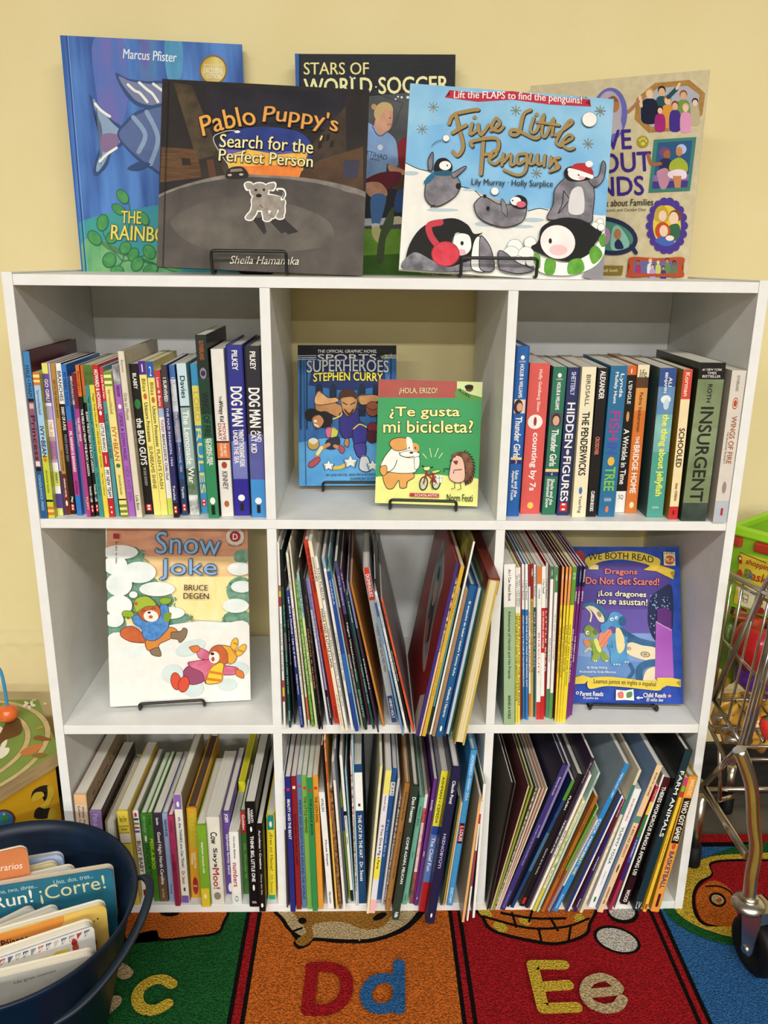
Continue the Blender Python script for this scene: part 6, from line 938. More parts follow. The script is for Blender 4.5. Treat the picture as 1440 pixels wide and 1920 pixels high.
def a_drag(a):
    a.P(M('#1f3f9a', '#2a4fae', spec=.15, rough=.5, scale=60), (60, 100), (1300, 100), (1300, 1800), (60, 1800)); a.P(M('#4a3a86', '#5a4a9a', spec=.15, rough=.5, scale=10), (130, 300), (1100, 290), (1135, 1470), (90, 1440)); a.P(M('#6a8ac4', '#8fa8d8', spec=.15, rough=.5, scale=10), (130, 1000), (960, 950), (960, 1450), (95, 1440)); a.P(M('#5a80b8', '#6f94c8', spec=.15, rough=.5, scale=10), (130, 1220), (960, 1300), (960, 1480), (90, 1450)); a.P(M('#6a5aa8', '#5a4a98', spec=.15, rough=.5, scale=8), (180, 760), (870, 760), (940, 1000), (200, 1000))
    a.B('#20264c', (1120, 540), (1000, 560), (900, 660), (875, 850), (900, 980), (940, 1060), (1000, 1080), (1120, 1000))
    random.seed(3)
    for i in range(60):
        x, y = random.uniform(900, 1100), random.uniform(600, 1000); a.E('#8fb4d8', x, y, random.uniform(3, 8))
    te, su = M('#22466c', '#3a6a94', spec=.15, rough=.5, scale=40), '#e6d8b4'
    a.L(te, 90, [(600, 990), (760, 1080), (900, 1120), (1000, 1140)]); a.B(su, (650, 1160), (700, 1090), (820, 1120), (960, 1150), (960, 1260), (860, 1270), (700, 1220)); 
    for q in ((850, 1210, 48, 28), (680, 1150, 30, 18)): a.E('#7a6a50', *q, 10); a.E(su, q[0], q[1], q[2]*.75, q[3]*.7, 10); a.E('#9a8a6a', q[0], q[1], q[2]*.5, q[3]*.45, 10)
    a.L(te, 70, [(790, 1440), (800, 1350), (880, 1300), (980, 1290)]); a.B(su, (830, 1450), (870, 1360), (980, 1340), (980, 1480), (850, 1480)); a.L(te, 34, [(690, 1440), (730, 1380), (700, 1310)]); a.L(te, 60, [(250, 730), (330, 720), (420, 780), (460, 880)]); a.B(su, (270, 730), (340, 735), (420, 810), (440, 880), (390, 880), (330, 790)); a.L(su, 16, [(262, 740), (310, 800), (300, 880)]); a.E('#9a8a6a', 390, 810, 20, 32, -30)
    a.P(M('#9a4aa8', '#b06ac0', spec=.15, rough=.5, scale=8), (955, 880), (1115, 960), (1135, 1470), (945, 1460)); a.P('#5a2a74', (965, 760), (1060, 735), (1112, 790), (1112, 955), (970, 880)); a.L('#d8a0d8', 8, [(958, 885), (1112, 968)], False)
    # a green and a blue baby dragon
    g, gl, bl, bb, ye = M('#8fa84a', '#7a923a', spec=.15, rough=.5, scale=50), '#c9c86a', M('#3f84b8', '#5a9cc8', spec=.15, rough=.5, scale=40), '#2a5a84', '#e8d89a'
    a.B('#e08a5a', (235, 1060), (300, 1080), (300, 1130), (250, 1120)); a.L('#b8c890', 26, [(250, 1180), (290, 1150), (340, 1180)]); a.B(g, (290, 1080), (350, 1050), (400, 1090), (420, 1180), (400, 1230), (380, 1270), (310, 1270), (330, 1200)); a.B(g, (400, 1170), (460, 1200), (490, 1270), (425, 1275)); a.B('#d8e070', (335, 1070), (372, 1060), (410, 1170), (380, 1180)); a.B(g, (240, 960), (280, 915), (340, 950), (375, 990), (350, 1030), (300, 1040), (255, 1020)); a.E('#6a7a3a', 352, 985, 28, 30); a.E(W_, 272, 992, 16, 20); a.E(K_, 276, 994, 6, 9)
    a.B('#e08a6a', (395, 1000), (500, 960), (510, 1060), (440, 1130), (390, 1120)); a.L('#b84a3a', 4, [(400, 1110), (500, 970)], False); a.L('#b84a3a', 4, [(430, 1120), (505, 1020)], False)
    a.B(bl, (490, 1040), (560, 990), (640, 1020), (665, 1120), (660, 1200), (690, 1270), (610, 1300), (590, 1240), (600, 1320), (510, 1310), (500, 1200), (470, 1120)); a.B(ye, (555, 950), (600, 960), (640, 1060), (640, 1150), (590, 1200), (560, 1120)); a.B(bl, (465, 880), (500, 800), (560, 785), (620, 820), (650, 860), (640, 930), (560, 945), (500, 930), (430, 1000), (400, 920)); a.E(bb, 620, 880, 38, 52); a.E(W_, 515, 858, 18, 16); a.E(W_, 560, 845, 14, 16); a.E(K_, 518, 860, 7); a.E(K_, 562, 848, 6); a.L(bb, 6, [(490, 1120), (520, 1140), (510, 1080)]); a.L(bl, 20, [(660, 1040), (650, 1090)], False)
    for x in (340, 360, 455, 470, 540, 565, 590, 650, 675): a.E('#d8e0d0', x, 1275 if x < 500 else 1310 if x < 600 else 1285, 7, 9)
    # ribbons and wording
    yl = '#e2c94a'
    a.P('#d8b83a', (940, 300), (1145, 370), (1095, 390), (1130, 462), (960, 380), (830, 365)); a.P('#e8d88a', (260, 290), (380, 320), (380, 362), (285, 360), (300, 330)); a.B(yl, (245, 265), (300, 225), (450, 195), (620, 178), (800, 190), (930, 230), (995, 265), (985, 330), (930, 360), (860, 310), (620, 262), (420, 280), (300, 330), (255, 305))
    a.T('WE BOTH READ', K_, 605, 255, 650, 66, 2, 30, .03); a.T('Dragons', '#e6806a', 606, 390, 320, 66, 1, 0, .06, out='#3a1a4a', ow=.02); a.T('Do Not Get Scared!', '#e6806a', 618, 478, 730, 70, 1, 0, .06, out='#3a1a4a', ow=.02); a.T('¡Los dragones', '#f0ecc0', 616, 612, 475, 66, 2, 0, .06, out='#2a1a4a', ow=.02); a.T('no se asustan!', '#f0ecc0', 615, 682, 500, 62, 2, 0, .06, out='#2a1a4a', ow=.02)
    a.P('#e8e0b0', (1025, 185), (1140, 190), (1145, 325), (1030, 320)); a.T('LEVEL', K_, 1085, 200, 105, 24, 1); a.E('#c85a3a', 1087, 268, 50, 46); a.T('PK-K', '#f3e29a', 1088, 268, 88, 40, 1, bold=.05); a.E('#a83a2a', 185, 235, 60, 62)
    a.T('By Sindy McKay', W_, 366, 1342, 205, 28, 1); a.T('Illustrated by Andy Elkerton', W_, 370, 1385, 362, 28, 1)
    a.P(yl, (130, 1440), (220, 1415), (300, 1440), (240, 1500), (135, 1505)); a.P(yl, (960, 1440), (1100, 1440), (1200, 1460), (1150, 1490), (1200, 1535), (1060, 1520), (980, 1560)); a.B(yl, (285, 1450), (450, 1430), (640, 1445), (820, 1470), (985, 1480), (995, 1565), (820, 1555), (640, 1535), (450, 1525), (285, 1550)); a.T('Leamos juntos en inglés o español', K_, 640, 1498, 620, 60, 3, 6)
    a.T('Parent Reads', W_, 310, 1600, 230, 44, 1, 0, .05); a.E(W_, 167, 1592, 16); a.E('#1f3f9a', 167, 1592, 9); a.T('El padre lee', W_, 300, 1645, 150, 30, 2, 0, .02, .2); a.T('Child Reads', W_, 938, 1615, 228, 44, 1, 0, .05); a.T('El niño lee', W_, 938, 1660, 165, 34, 1, 0, .03, .2); a.P('#f0ece0', (552, 1560), (640, 1568), (725, 1555), (732, 1668), (640, 1662), (550, 1665)); a.B('#d87a6a', (570, 1590), (620, 1580), (625, 1640), (575, 1640)); a.B('#5a8a5a', (660, 1590), (710, 1580), (708, 1630), (660, 1640)); a.L(W_, 12, [(765, 1640), (815, 1640)], False); a.P(W_, (750, 1640), (780, 1622), (780, 1658))
    a.P('#e8a0b8', *[(1083+(22 if i % 2 == 0 else 10)*math.sin(i*PI/5), 1622-(22 if i % 2 == 0 else 10)*math.cos(i*PI/5)) for i in range(10)])

RN_ = shown('hardcover_book', 'tall blue underwater picture book with gold seal leaning against the wall at far left', (154, 516), (471, 518), (111, 66), .238, .276, 1.0, .012, '#3a62aa', 'h', a_rain, (100, 60, .25), side='#2f62b4')
SO_ = shown('hardcover_book', 'black soccer book with a kicking player, behind the two books on wire stands', (563, 517), (848, 518), (551, 101), .245, .245, 4, .014, '#26272a', 'h', a_soc, (540, 90, .22917), side='#2f5fa8')
LV_ = shown('picture_book', 'beige book with framed family portraits on top of the shelf at right', (975, 521), (1288, 525), (995, 161), .280, .165, 1, .006, '#d6c9a6', 'p', a_love, (1120, 130, .20833))
PB_ = shown('picture_book', 'dark brown picture book with a white puppy on a road, on a wire stand', (294, 500), (680, 515), (307, 148), .075, .075, 15, .004, '#2c2622', 'p', a_pab, (0, 40, .5), corner=.007)
PN_ = shown('picture_book', 'blue and white penguin picture book on a wire stand above the right divider', (748, 505), (1128, 522), (778, 157), .07, .07, 15, .007, '#7fb8dc', 'p', a_pen, (720, 40, .5), side='#e6e2d8')
SJ_ = shown('hardcover_book', 'snowy picture book with two animals in winter clothes, alone in the middle left cubby', (208, 1323), (470, 1307), (202, 966), 0, 0, 13, .008, '#efece4', 'h', a_snow, (180, 970, .22222), zb=S2T+.006)
SP_ = shown('picture_book', 'blue comic book with a running basketball player, behind the green book', (561, 911), (743, 911), (557, 647), 0, 0, 11, .008, '#2c5a94', 'p', a_sport, (520, 600, .29167), zb=S1T+.007)
BI_ = shown('picture_book', 'green book with guinea pig, bicycle and hedgehog in the top centre cubby', (703, 943), (895, 948), (712, 711), 0, 0, 11, .006, '#3f9a5c', 'p', a_bici, (520, 600, .29167), zb=S1T+.007)
DR_ = shown('picture_book', 'blue and purple book with two baby dragons facing out beside the early readers', (1070, 1318), (1281, 1324), (1060, 1025), 0, 0, 22, .005, '#1f3f9a', 'p', a_drag, (1050, 1000, .18745), zb=S2T+.006)

# ------------------------------------------------------------------ black wire easels that hold them
WIRE = M('#12100f', '#1a1817', rough=.35, spec=.5)
def rounded(pts, r=.006, n=4):
    out = [Vector(pts[0])]
    for a, b, c in zip(pts, pts[1:], pts[2:]):
        a, b, c = Vector(a), Vector(b), Vector(c); d1 = min(r, (a-b).length*.45); d2 = min(r, (c-b).length*.45)
        p, q = b+(a-b).normalized()*d1, b+(c-b).normalized()*d2
        for i in range(n+1):
            t = i/n; out.append(p*(1-t)**2+b*2*t*(1-t)+q*t*t)
    out.append(Vector(pts[-1])); return out
def easel(label, book, x0, x1, floorz, liph, th, reach=.62):
    """x0..x1: span along the book's foot, in the book's own frame"""
    root, mw, w, h = book
    r = .0021; ux = (mw.to_3x3() @ Vector((1, 0, 0))); up = mw.to_3x3() @ Vector((0, 0, 1)); nf = mw.to_3x3() @ Vector((0, -1, 0))
    o = mw.translation; uh = Vector((ux.x, ux.y, 0)).normalized(); fh = Vector((nf.x, nf.y, 0)).normalized()
    base = o.copy(); base.z = floorz + r + .0003
    def P(x, f, z): return Vector((base.x, base.y, 0)) + uh*x + fh*f + Vector((0, 0, z))
    t = tag(empty('book_stand', Matrix.Translation(P((x0+x1)/2, 0, floorz))), label, 'book stand', 'black wire book stands')
    inv = Matrix.Translation(-P((x0+x1)/2, 0, floorz))
    zl = base.z; q = .0115
    m = MB(); back = th+.004
    m.tube([inv @ p for p in rounded([P(x0, -back, zl), P(x0, q, zl), P(x0, q+.0035, zl+liph), P(x1, q+.0035, zl+liph), P(x1, q, zl), P(x1, -back, zl)], .005)], r, WIRE, 8); m.build('front_lip', t)
    m = MB(); hz = floorz+.0; H = h*reach*up.z; run = -nf.z  # slope of the cover
    tl = math.sqrt(max(0, 1-up.z**2))/max(up.z, .2)
    cx = (x0+x1)/2; hw = (x1-x0)*.28
    m.tube([inv @ p for p in rounded([P(x0, -back, zl), P(cx-hw, -back-.004-tl*H*.5, zl+H*.5), P(cx-hw*.8, -back-.004-tl*H, zl+H), P(cx+hw*.8, -back-.004-tl*H, zl+H), P(cx+hw, -back-.004-tl*H*.5, zl+H*.5), P(x1, -back, zl)], .008)], r, WIRE, 8); m.build('back_frame', t)
    m = MB(); d = min(.05, .04)
    m.tube([inv @ p for p in rounded([P(cx-hw, -back-.006-tl*H*.5, zl+H*.5), P(cx-hw*.9, -back-d-tl*H*.4, zl), P(cx+hw*.9, -back-d-tl*H*.4, zl), P(cx+hw, -back-.006-tl*H*.5, zl+H*.5)], .006)], r, WIRE, 8); m.build('back_leg', t)
    return t
def span(book, pa, pb):
    mw = book[1]; o = mw.translation; ux = mw.to_3x3() @ Vector((1, 0, 0)); nn = mw.to_3x3() @ Vector((0, -1, 0))
    return (onplane(*pa, o, nn)-o).dot(ux), (onplane(*pb, o, nn)-o).dot(ux)
easel('black wire stand holding the dark brown puppy book', PB_, *span(PB_, (401, 500), (539, 505)), ZT, .027, .004)
easel('black wire stand holding the blue penguin book', PN_, *span(PN_, (862, 505), (1002, 510)), ZT, .022, .007)
easel('black wire stand holding the snowy picture book', SJ_, *span(SJ_, (264, 1310), (384, 1308)), S2T, .012, .008)
easel('black wire stand holding the blue comic book', SP_, *span(SP_, (606, 905), (736, 905)), S1T, .014, .008)
easel('black wire stand holding the green bicycle book', BI_, *span(BI_, (732, 940), (855, 943)), S1T, .014, .006)
easel('black wire stand holding the dragon book', DR_, *span(DR_, (1104, 1318), (1228, 1321)), S2T, .010, .005, .5)

# ------------------------------------------------------------------ navy tub of board books
NAVY = M('#071d34', '#06182b', scale=30, rough=.42, spec=.35)
TC = Vector((-0.459, -0.203)); TZ = 0.200; TR = 0.157
tub = tag(empty('storage_tub', Matrix.Translation((TC.x, TC.y, 0))), 'navy blue flexible plastic tub full of board books on the rug', 'tub')
m = MB(); m.lathe([(0.0, 0.0), (0.101, 0.0), (0.106, 0.004), (0.150, TZ-0.012), (TR-0.003, TZ-0.008), (TR, TZ-0.002), (TR-0.001, TZ), (TR-0.004, TZ), (0.146, TZ-0.014), (0.103, 0.006), (0.0, 0.005)], NAVY, 72); m.build('tub_body', tub, True)
def strap(name, pts, w, h, mat, parent):
    m = MB(); pts = [Vector(p) for p in spline(pts, False, 8)]; n = len(pts); R = []
    for i, p in enumerate(pts):
        t = (pts[min(i+1, n-1)]-pts[max(i-1, 0)]).normalized(); s = t.cross(Vector((p.x, p.y, 0)).normalized()); s = s.normalized(); q = s.cross(t).normalized()
        R.append([m.bm.verts.new(p+s*w*a+q*h*b) for a, b in ((1, .6), (.6, 1), (-.6, 1), (-1, .6), (-1, -.6), (-.6, -1), (.6, -1), (1, -.6))])
    k = m.mi(mat)
    for A, B in zip(R, R[1:]):
        for j in range(8):
            f = m.bm.faces.new((A[j], A[(j+1) % 8], B[(j+1) % 8], B[j])); f.material_index = k; f.smooth = True
    m.bm.faces.new(R[0][::-1]); m.bm.faces.new(R[-1]); return m.build(name, parent)
def rim(a, r=TR, z=TZ): return (r*math.cos(a), r*math.sin(a), z)
def hug(a, z, d): r = .106+.044*z/.188+d; return (r*math.cos(a), r*math.sin(a), z)
strap('handle', [hug(.36, TZ-.012, .0), hug(.30, TZ-.004, .012), hug(.18, TZ-.004, .019), hug(.02, TZ-.016, .018), hug(-.18, TZ-.034, .013), hug(-.4, TZ-.05, .008), hug(-.62, TZ-.062, .004), hug(-.8, TZ-.07, -.002), hug(-.95, TZ-.078, -.012)], .0028, .005, M('#17232f', '#131d28', rough=.5), tub)
strap('handle', [rim(PI+.5, TR-.002, TZ-.014), rim(PI+.36, TR+.014, TZ+.004), rim(PI, TR+.028, TZ+.008), rim(PI-.36, TR+.014, TZ+.004), rim(PI-.5, TR-.002, TZ-.014)], .0035, .007, M('#17232f', '#131d28', rough=.5), tub)

def tubbook(label, tl, tr, z, w, h, th, tilt, cover, edge='#efe6d2', art=None, rad=.010, name='board_book', frame=(0, 1560, .15625)):
    """top edge of the front cover runs through two pixels at height z; w measured leftwards from the right-hand corner"""
    f = lambda p: (frame[0]+p[0]*frame[2], frame[1]+p[1]*frame[2])
    A_, B_ = at(*f(tl), 2, z), at(*f(tr), 2, z)
    ux = (B_-A_).normalized(); n = ux.cross(Vector((0, 0, 1))).normalized(); t = math.radians(tilt)
    up = (Vector((0, 0, 1))*math.cos(t)-n*math.sin(t)).normalized(); nn = ux.cross(up)
    o = B_-ux*w-up*h
    mw = Matrix(((ux.x, -nn.x, up.x, o.x), (ux.y, -nn.y, up.y, o.y), (ux.z, -nn.z, up.z, o.z), (0, 0, 0, 1)))
    root = tag(empty(name, mw), label, 'book', 'board books in the navy tub')
    def outline(e):
        pts = []
        for cx, cz, a0 in ((w-e-rad, h-e-rad, 0), (e+rad*.3, h-e-rad*.3, 90), (e+rad*.3, e+rad*.3, 180), (w-e-rad, e+rad, 270)):
            r_ = rad if cx > w/2 else rad*.3
            for i in range(6): a = math.radians(a0+18*i); pts.append((cx+r_*math.cos(a), cz+r_*math.sin(a)))
        return pts
    def slab(mb, y0, y1, e, mt):
        q = outline(e); mb.ngon([(x, y0, zz) for x, zz in q], mt); mb.ngon([(x, y1, zz) for x, zz in q[::-1]], mt)
        for i in range(len(q)):
            a, b = q[i-1], q[i]; mb.face([(a[0], y0, a[1]), (a[0], y1, a[1]), (b[0], y1, b[1]), (b[0], y0, b[1])], mt)
    cm = M(cover, rough=.35) if isinstance(cover, str) else cover
    c = MB(); e_ = M(edge, rough=.6)
    slab(c, 0, .0018, 0, cm); slab(c, th-.0018, th, 0, e_)
    if art:
        a = Art(c, lambda px, py: (lambda p: ((p-o).dot(ux), (p-o).dot(up)))(onplane(px, py, o, nn)), lambda x, zz, q: (x, -q, zz), w, h); a.frame(*frame); art(a)
    c.build('cover', root)
    p = MB(); slab(p, .0018, th-.0018, .0006, M(edge, '#cfc5b0', scale=1, st=(3, 900, 3), rough=.7)); p.build('pages', root)
    return root
def t_corre(a):
    a.T('¡Corre!', '#d9cf9a', 870, 690, 800, 205, -11, 0, .0); a.T('Run!', '#e9e6cf', 150, 810, 480, 150, -11); a.T('Uno, dos, tres...', '#b9ccd0', 880, 568, 480, 60, -10, 0, 0, .1); a.T('One, two, three...', '#b9ccd0', 190, 690, 520, 56, -10, 0, 0, .1)
def t_rios(a): a.T('Contrarios', '#f3e3d2', 20, 430, 500, 78, -8, 0, .01, .15)
def t_orange(a):
    a.B(M('#d98a3e', '#e09a48', scale=20), (-300, 1330), (-200, 1230), (200, 1170), (600, 1050), (760, 1000), (720, 1150), (400, 1300), (0, 1450), (-300, 1500))
    a.T('Pájaros', '#2a1d34', 180, 1320, 330, 110, -14, 0, .05); a.E(K_, 1130, 1070, 9, 9); a.E(K_, 1172, 1040, 10, 9); a.E('#3a3420', 1140, 1330, 18, 40, 10)
def t_bunting(a):
    cs = ['#3a3a4a', '#b8404a', '#8a8a84', '#26386a', '#c8c0b4', '#3f4a7a', '#b04a50', '#8f8f88', '#2a3a66', '#9a948a', '#5a6a8a', '#a83a40']
    for i in range(12):
        x = 1010-i*92; y = 1190+i*31
        a.P(cs[i], (x, y), (x+70, y-22), (x+10, y+70))
        if i % 3 != 1: a.L(W_, 9, [(x+24, y+6), (x+12, y+46)], False); a.L(W_, 7, [(x+48, y-4), (x+22, y+40)], False)
    a.L(K_, 4, [(1090, 1120), (600, 1290), (0, 1500)], False)
    for x, y in ((720, 1450), (480, 1540), (260, 1625), (60, 1690)): a.B(M('#d9c02f', '#e8d86a', scale=60), (x-100, y+50), (x-60, y-10), (x+60, y-50), (x+100, y-60), (x+95, y), (x+50, y+20), (x, y+50))
    a.E('#9a2a2a', 890, 1320, 34, 42); a.B('#b84a34', (870, 1360), (930, 1340), (935, 1410), (880, 1420)); a.E('#b83030', 885, 1292, 22, 22)
def t_cuento(a): a.T('Un gran cuento', '#5a544a', 420, 1740, 520, 40, -17, 0, 0)
tubbook('light blue board book at the back of the navy tub', (350, 330), (752, 262), .19, .075, .12, .010, 8, '#a9bbdc', '#b9c4dc')
tubbook('cream board book with rounded corner behind the orange one in the tub', (360, 440), (690, 352), .19, .06, .12, .008, 8, '#e0cfa4', '#e6d9b8')
tubbook('orange board book cover ending in "rios" standing tallest in the tub', (0, 243), (322, 168), .234, .075, .13, .006, 6, M('#d0804e', '#c97646', scale=20), '#eadfce', t_rios)
tubbook('pale white board book just behind the teal one in the tub', (120, 590), (895, 412), .195, .16, .11, .009, 4, '#dfe4e8', '#e4dccb')
tubbook('red and white edged board book at the left of the tub', (-200, 470), (95, 385), .214, .05, .10, .005, 6, '#d23a2c', '#e9e2d2', rad=.012)
tubbook('large teal board book reading ¡Corre! in the navy tub', (0, 650), (1352, 432), .20, .21, .105, .011, 2, M('#2a6f86', '#256579', scale=30), '#cbbba6', t_corre, rad=.008)
tubbook('grey-white board book in front of the teal one at left', (0, 1090), (420, 880), .176, .08, .12, .007, 3, '#cfcac0', '#d6cfc0')
tubbook('thick white board book with stepped pages in the middle of the tub', (0, 1180), (710, 900), .176, .11, .12, .011, 2, '#ece7dc', '#efe9dc')
tubbook('yellow and orange board book right of centre in the tub', (0, 1225), (1270, 860), .188, .19, .10, .011, -2, M('#e0b552', '#e6c468', scale=20), '#f0e8d2', t_orange)
tubbook('white board book with striped bunting and yellow letters in the tub', (0, 1480), (1125, 1105), .186, .17, .095, .012, -6, '#ece8e0', '#efe7d4', t_bunting)
tubbook('frontmost pale board book lying low in the navy tub', (0, 1745), (1130, 1470), .178, .15, .085, .011, -12, '#d9d3c6', '#e9dfca', t_cuento)

# ------------------------------------------------------------------ wooden activity table with bead wire
MZ = 0.245; mc = Vector((-0.646, 0.05)); mr = 0.172
act = tag(empty('activity_cube', Matrix.Translation((mc.x, mc.y, 0))), 'wooden activity cube with green maze top and yellow sides left of the bookshelf', 'activity toy')
hexp = [(mr*math.cos(k*PI/3), mr*math.sin(k*PI/3)) for k in range(6)]
WOOD = M('#b59a70', '#a58a60', scale=20, st=(1, 1, 8), rough=.5); GREEN = M('#7a9440', '#6e8838', scale=14, rough=.45); YEL = M('#d8a520', '#d09c1a', scale=16, rough=.42)
m = MB(); m.ngon([(x, y, MZ) for x, y in hexp], GREEN)
for i in range(6):
    a, b = hexp[i-1], hexp[i]; m.face([(a[0], a[1], MZ-.022), (b[0], b[1], MZ-.022), (b[0], b[1], MZ), (a[0], a[1], MZ)], WOOD)
m.ngon([(x, y, MZ-.022) for x, y in hexp[::-1]], WOOD)
ta = Art(m, lambda px, py: (at(px, py, 2, MZ).x-mc.x+mr, at(px, py, 2, MZ).y-mc.y+mr), lambda x, y, q: (x-mr, y-mr, MZ+q), 2*mr, 2*mr); ta.frame(0, 1200, .1874)
sand = M('#cdb583', '#bfa574', scale=40)
def arc(r0, a0, a1, w, mt):
    ta.k += 1; n = 30
    for i in range(n):
        t0, t1 = a0+(a1-a0)*i/n, a0+(a1-a0)*(i+1)/n
        ta._put([(mr+r*math.cos(t), mr+r*math.sin(t)) for r, t in ((r0-w/2, t0), (r0+w/2, t0), (r0+w/2, t1), (r0-w/2, t1))], mt, False)
arc(.146, -1.9, 2.0, .0095, M('#5c6a2c')); arc(.146, -1.9, 2.0, .0075, sand); arc(.118, -1.7, 1.8, .0095, M('#5c6a2c')); arc(.118, -1.7, 1.8, .0075, sand); arc(.086, -2, 1.2, .007, M('#efe8d6'))
for k in range(5): ta.E('#efeadc', 290+42*math.cos(k*1.257+.3), 648+20*math.sin(k*1.257+.3), 26, 14, k*72)
ta.E('#7a5a34', 292, 648, 16, 9); ta.E('#d8d8b0', 450, 637, 20, 10); ta.E('#d8d8b0', 342, 602, 20, 8)
ta.B('#8a5a30', (330, 990), (380, 955), (450, 970), (520, 1000), (440, 1010)); ta.B('#c87a44', (200, 1130), (300, 1060), (430, 1040), (380, 1110), (270, 1160)); ta.B('#8a6a34', (320, 1160), (400, 1130), (480, 1150), (400, 1185)); ta.E('#c8943a', 400, 880, 40, 12, -20)
ta.B('#efe9da', (0, 1100), (90, 1080), (80, 1140), (0, 1190)); ta.B('#6a4a2a', (0, 950), (100, 780), (195, 790), (215, 930), (60, 1000), (0, 1040))
m.build('maze_top', act)
def side_panel_hex(i):
    a, b = Vector((*hexp[i-1], 0))*.95, Vector((*hexp[i], 0))*.95
    m = MB(); u = (b-a); L_ = u.length; u.normalize(); n = Vector((u.y, -u.x, 0))
    def pt(x, d, z): p = a+u*x-n*d; return (p.x, p.y, z)
    q = [(0, 0), (L_, 0), (L_, MZ-.022), (0, MZ-.022)]
    m.face([pt(x, 0, z) for x, z in q], YEL); m.face([pt(x, .01, z) for x, z in q[::-1]], YEL)
    if i == 0:      # the panel facing the viewer carries a cut-out numeral, its shaded inside painted dark
        o = Vector(pt(0, 0, 0))+Vector((mc.x, mc.y, 0)); nw = n
        ar = Art(m, lambda px, py: (lambda p: ((p-o).dot(u), p.z))(onplane(px, py, o, nw)), lambda x, z, qq: pt(x, -qq, z), L_, MZ-.022); ar.frame(0, 1200, .1874)
        dk = M('#1c150c', '#241b10', rough=.8)
        ar.B(dk, (308, 1590), (330, 1510), (400, 1465), (470, 1452), (520, 1475), (538, 1540), (510, 1620), (450, 1690), (430, 1660), (450, 1600), (440, 1545), (400, 1530), (350, 1560), (320, 1605)); ar.B(M('#d8b93a', '#cfae30', rough=.42), (475, 1460), (525, 1475), (538, 1540), (500, 1630), (450, 1690), (400, 1668), (460, 1600), (478, 1530)); ar.B(M('#d8b93a', '#cfae30', rough=.42), (310, 1592), (350, 1530), (420, 1520), (440, 1560), (390, 1590), (330, 1612))
        ar.B(dk, (345, 1780), (350, 1710), (390, 1672), (450, 1690), (500, 1680), (500, 1760), (440, 1790)); ar.B(M('#d8b93a', '#cfae30', rough=.42), (500, 1690), (555, 1700), (560, 1770), (480, 1790))
        ar.E('#6a3a20', 40, 1790, 115, 95); ar.E(M('#2a6fa8', '#3a84bc', scale=40), 35, 1800, 95, 85); ar.B('#3a8a3a', (10, 1790), (60, 1740), (80, 1800), (20, 1830)); ar.E('#e89ab0', 38, 1742, 12, 12)
    return m.build('side_panel', act)
for i in range(6): side_panel_hex(i)
m = MB(); bx, by = at(17, 1354, 2, MZ).x-mc.x, at(17, 1354, 2, MZ).y-mc.y
arcp = [(bx, by, MZ-.004), (bx, by, MZ+.065), (bx-.006, by, MZ+.095), (bx-.028, by-.004, MZ+.117), (bx-.06, by-.01, MZ+.118), (bx-.085, by-.014, MZ+.10), (bx-.095, by-.016, MZ+.06), (bx-.095, by-.016, MZ-.004)]
m.tube(spline(arcp, False, 8), .0026, M('#3f8fc4', '#3a86b8', rough=.3), 10); m.build('bead_wire', act)
m = MB(); m.ball((bx, by, MZ+.0155), .0155, M('#dd6a30', '#d26028', scale=20, rough=.25, coat=.4), (1, 1, .92)); m.build('bead', act)

# ------------------------------------------------------------------ toy shopping cart
CHR = M('#d2cec6', '#bdb8b0', scale=30, rough=.26, metal=1.0); BLKR = M('#0b0a0a', '#100f0f', rough=.6, spec=.25); STEEL = M('#d8d4cb', '#c2bdb3', scale=40, rough=.3, metal=1.0)
CX = 0.482
cart = tag(empty('toy_shopping_cart', Matrix.Translation((.58, .0, 0))), 'chrome wire toy shopping cart on a black caster at the right of the shelf', 'toy cart')
CI = Matrix.Translation((-.58, 0, 0))
def rod(m, pts, r, mt=CHR, rnd=.012, seg=8): m.tube([CI @ p for p in (rounded(pts, rnd) if len(pts) > 2 else [Vector(p) for p in pts])], r, mt, seg)
X = lambda px, py: at(px, py, 0, CX)
BW = .26                       # basket width to the right
far = lambda p: Vector((p.x+BW, p.y, p.z))
rimA, rimB = X(1362, 1072), X(1452, 1120)
botF, botB = X(1372, 1432), X(1331, 1362)
for sh in (lambda p: p, far):
    m = MB()
    rod(m, [sh(rimA+Vector((0, .12, .0))), sh(rimA), sh(rimB), sh(Vector((rimB.x, rimB.y-.03, rimB.z+.0)))], .0042, CHR)
    rod(m, [sh(rimA+Vector((0, .12, -.009))), sh(rimA+Vector((0, 0, -.009))), sh(rimB+Vector((0, 0, -.009)))], .0022, CHR)
    rod(m, [sh(X(1462, 1060)), sh(X(1441, 1088)), sh(X(1337, 1310))], .0048, CHR, .02)
    rod(m, [sh(X(1337, 1310)), sh(X(1386, 1388))], .0032)
    rod(m, [sh(botB+Vector((0, .16, 0))), sh(botB), sh(X(1362, 1428)), sh(X(1373, 1434)), sh(X(1386, 1408)), sh(X(1440, 1196)), sh(rimB)], .0034, CHR, .008)
    for dx in (8, 16): rod(m, [sh(X(1386+dx, 1395)), sh(X(1440+dx, 1200))], .0036)
    for q in ([(1393, 1096), (1370, 1217), (1350, 1322)], [(1420, 1112), (1392, 1235), (1365, 1349)], [(1442, 1124), (1415, 1237), (1381, 1373)], [(1372, 1086), (1356, 1190), (1340, 1290)]):
        rod(m, [sh(X(*p)) for p in q], .0019)
    rod(m, [sh(X(1345, 1186)), sh(X(1372, 1217)), sh(X(1432, 1282))], .0022)
    m.build('basket_side', cart)
m = MB()
fb = [X(1388, 1392), X(1373, 1432)]
for p in (X(1386, 1400), X(1378, 1424), X(1337, 1312), X(1345, 1340), X(1358, 1368), X(1331, 1362), X(1412, 1300)):
    rod(m, [p, far(p)], .0024)
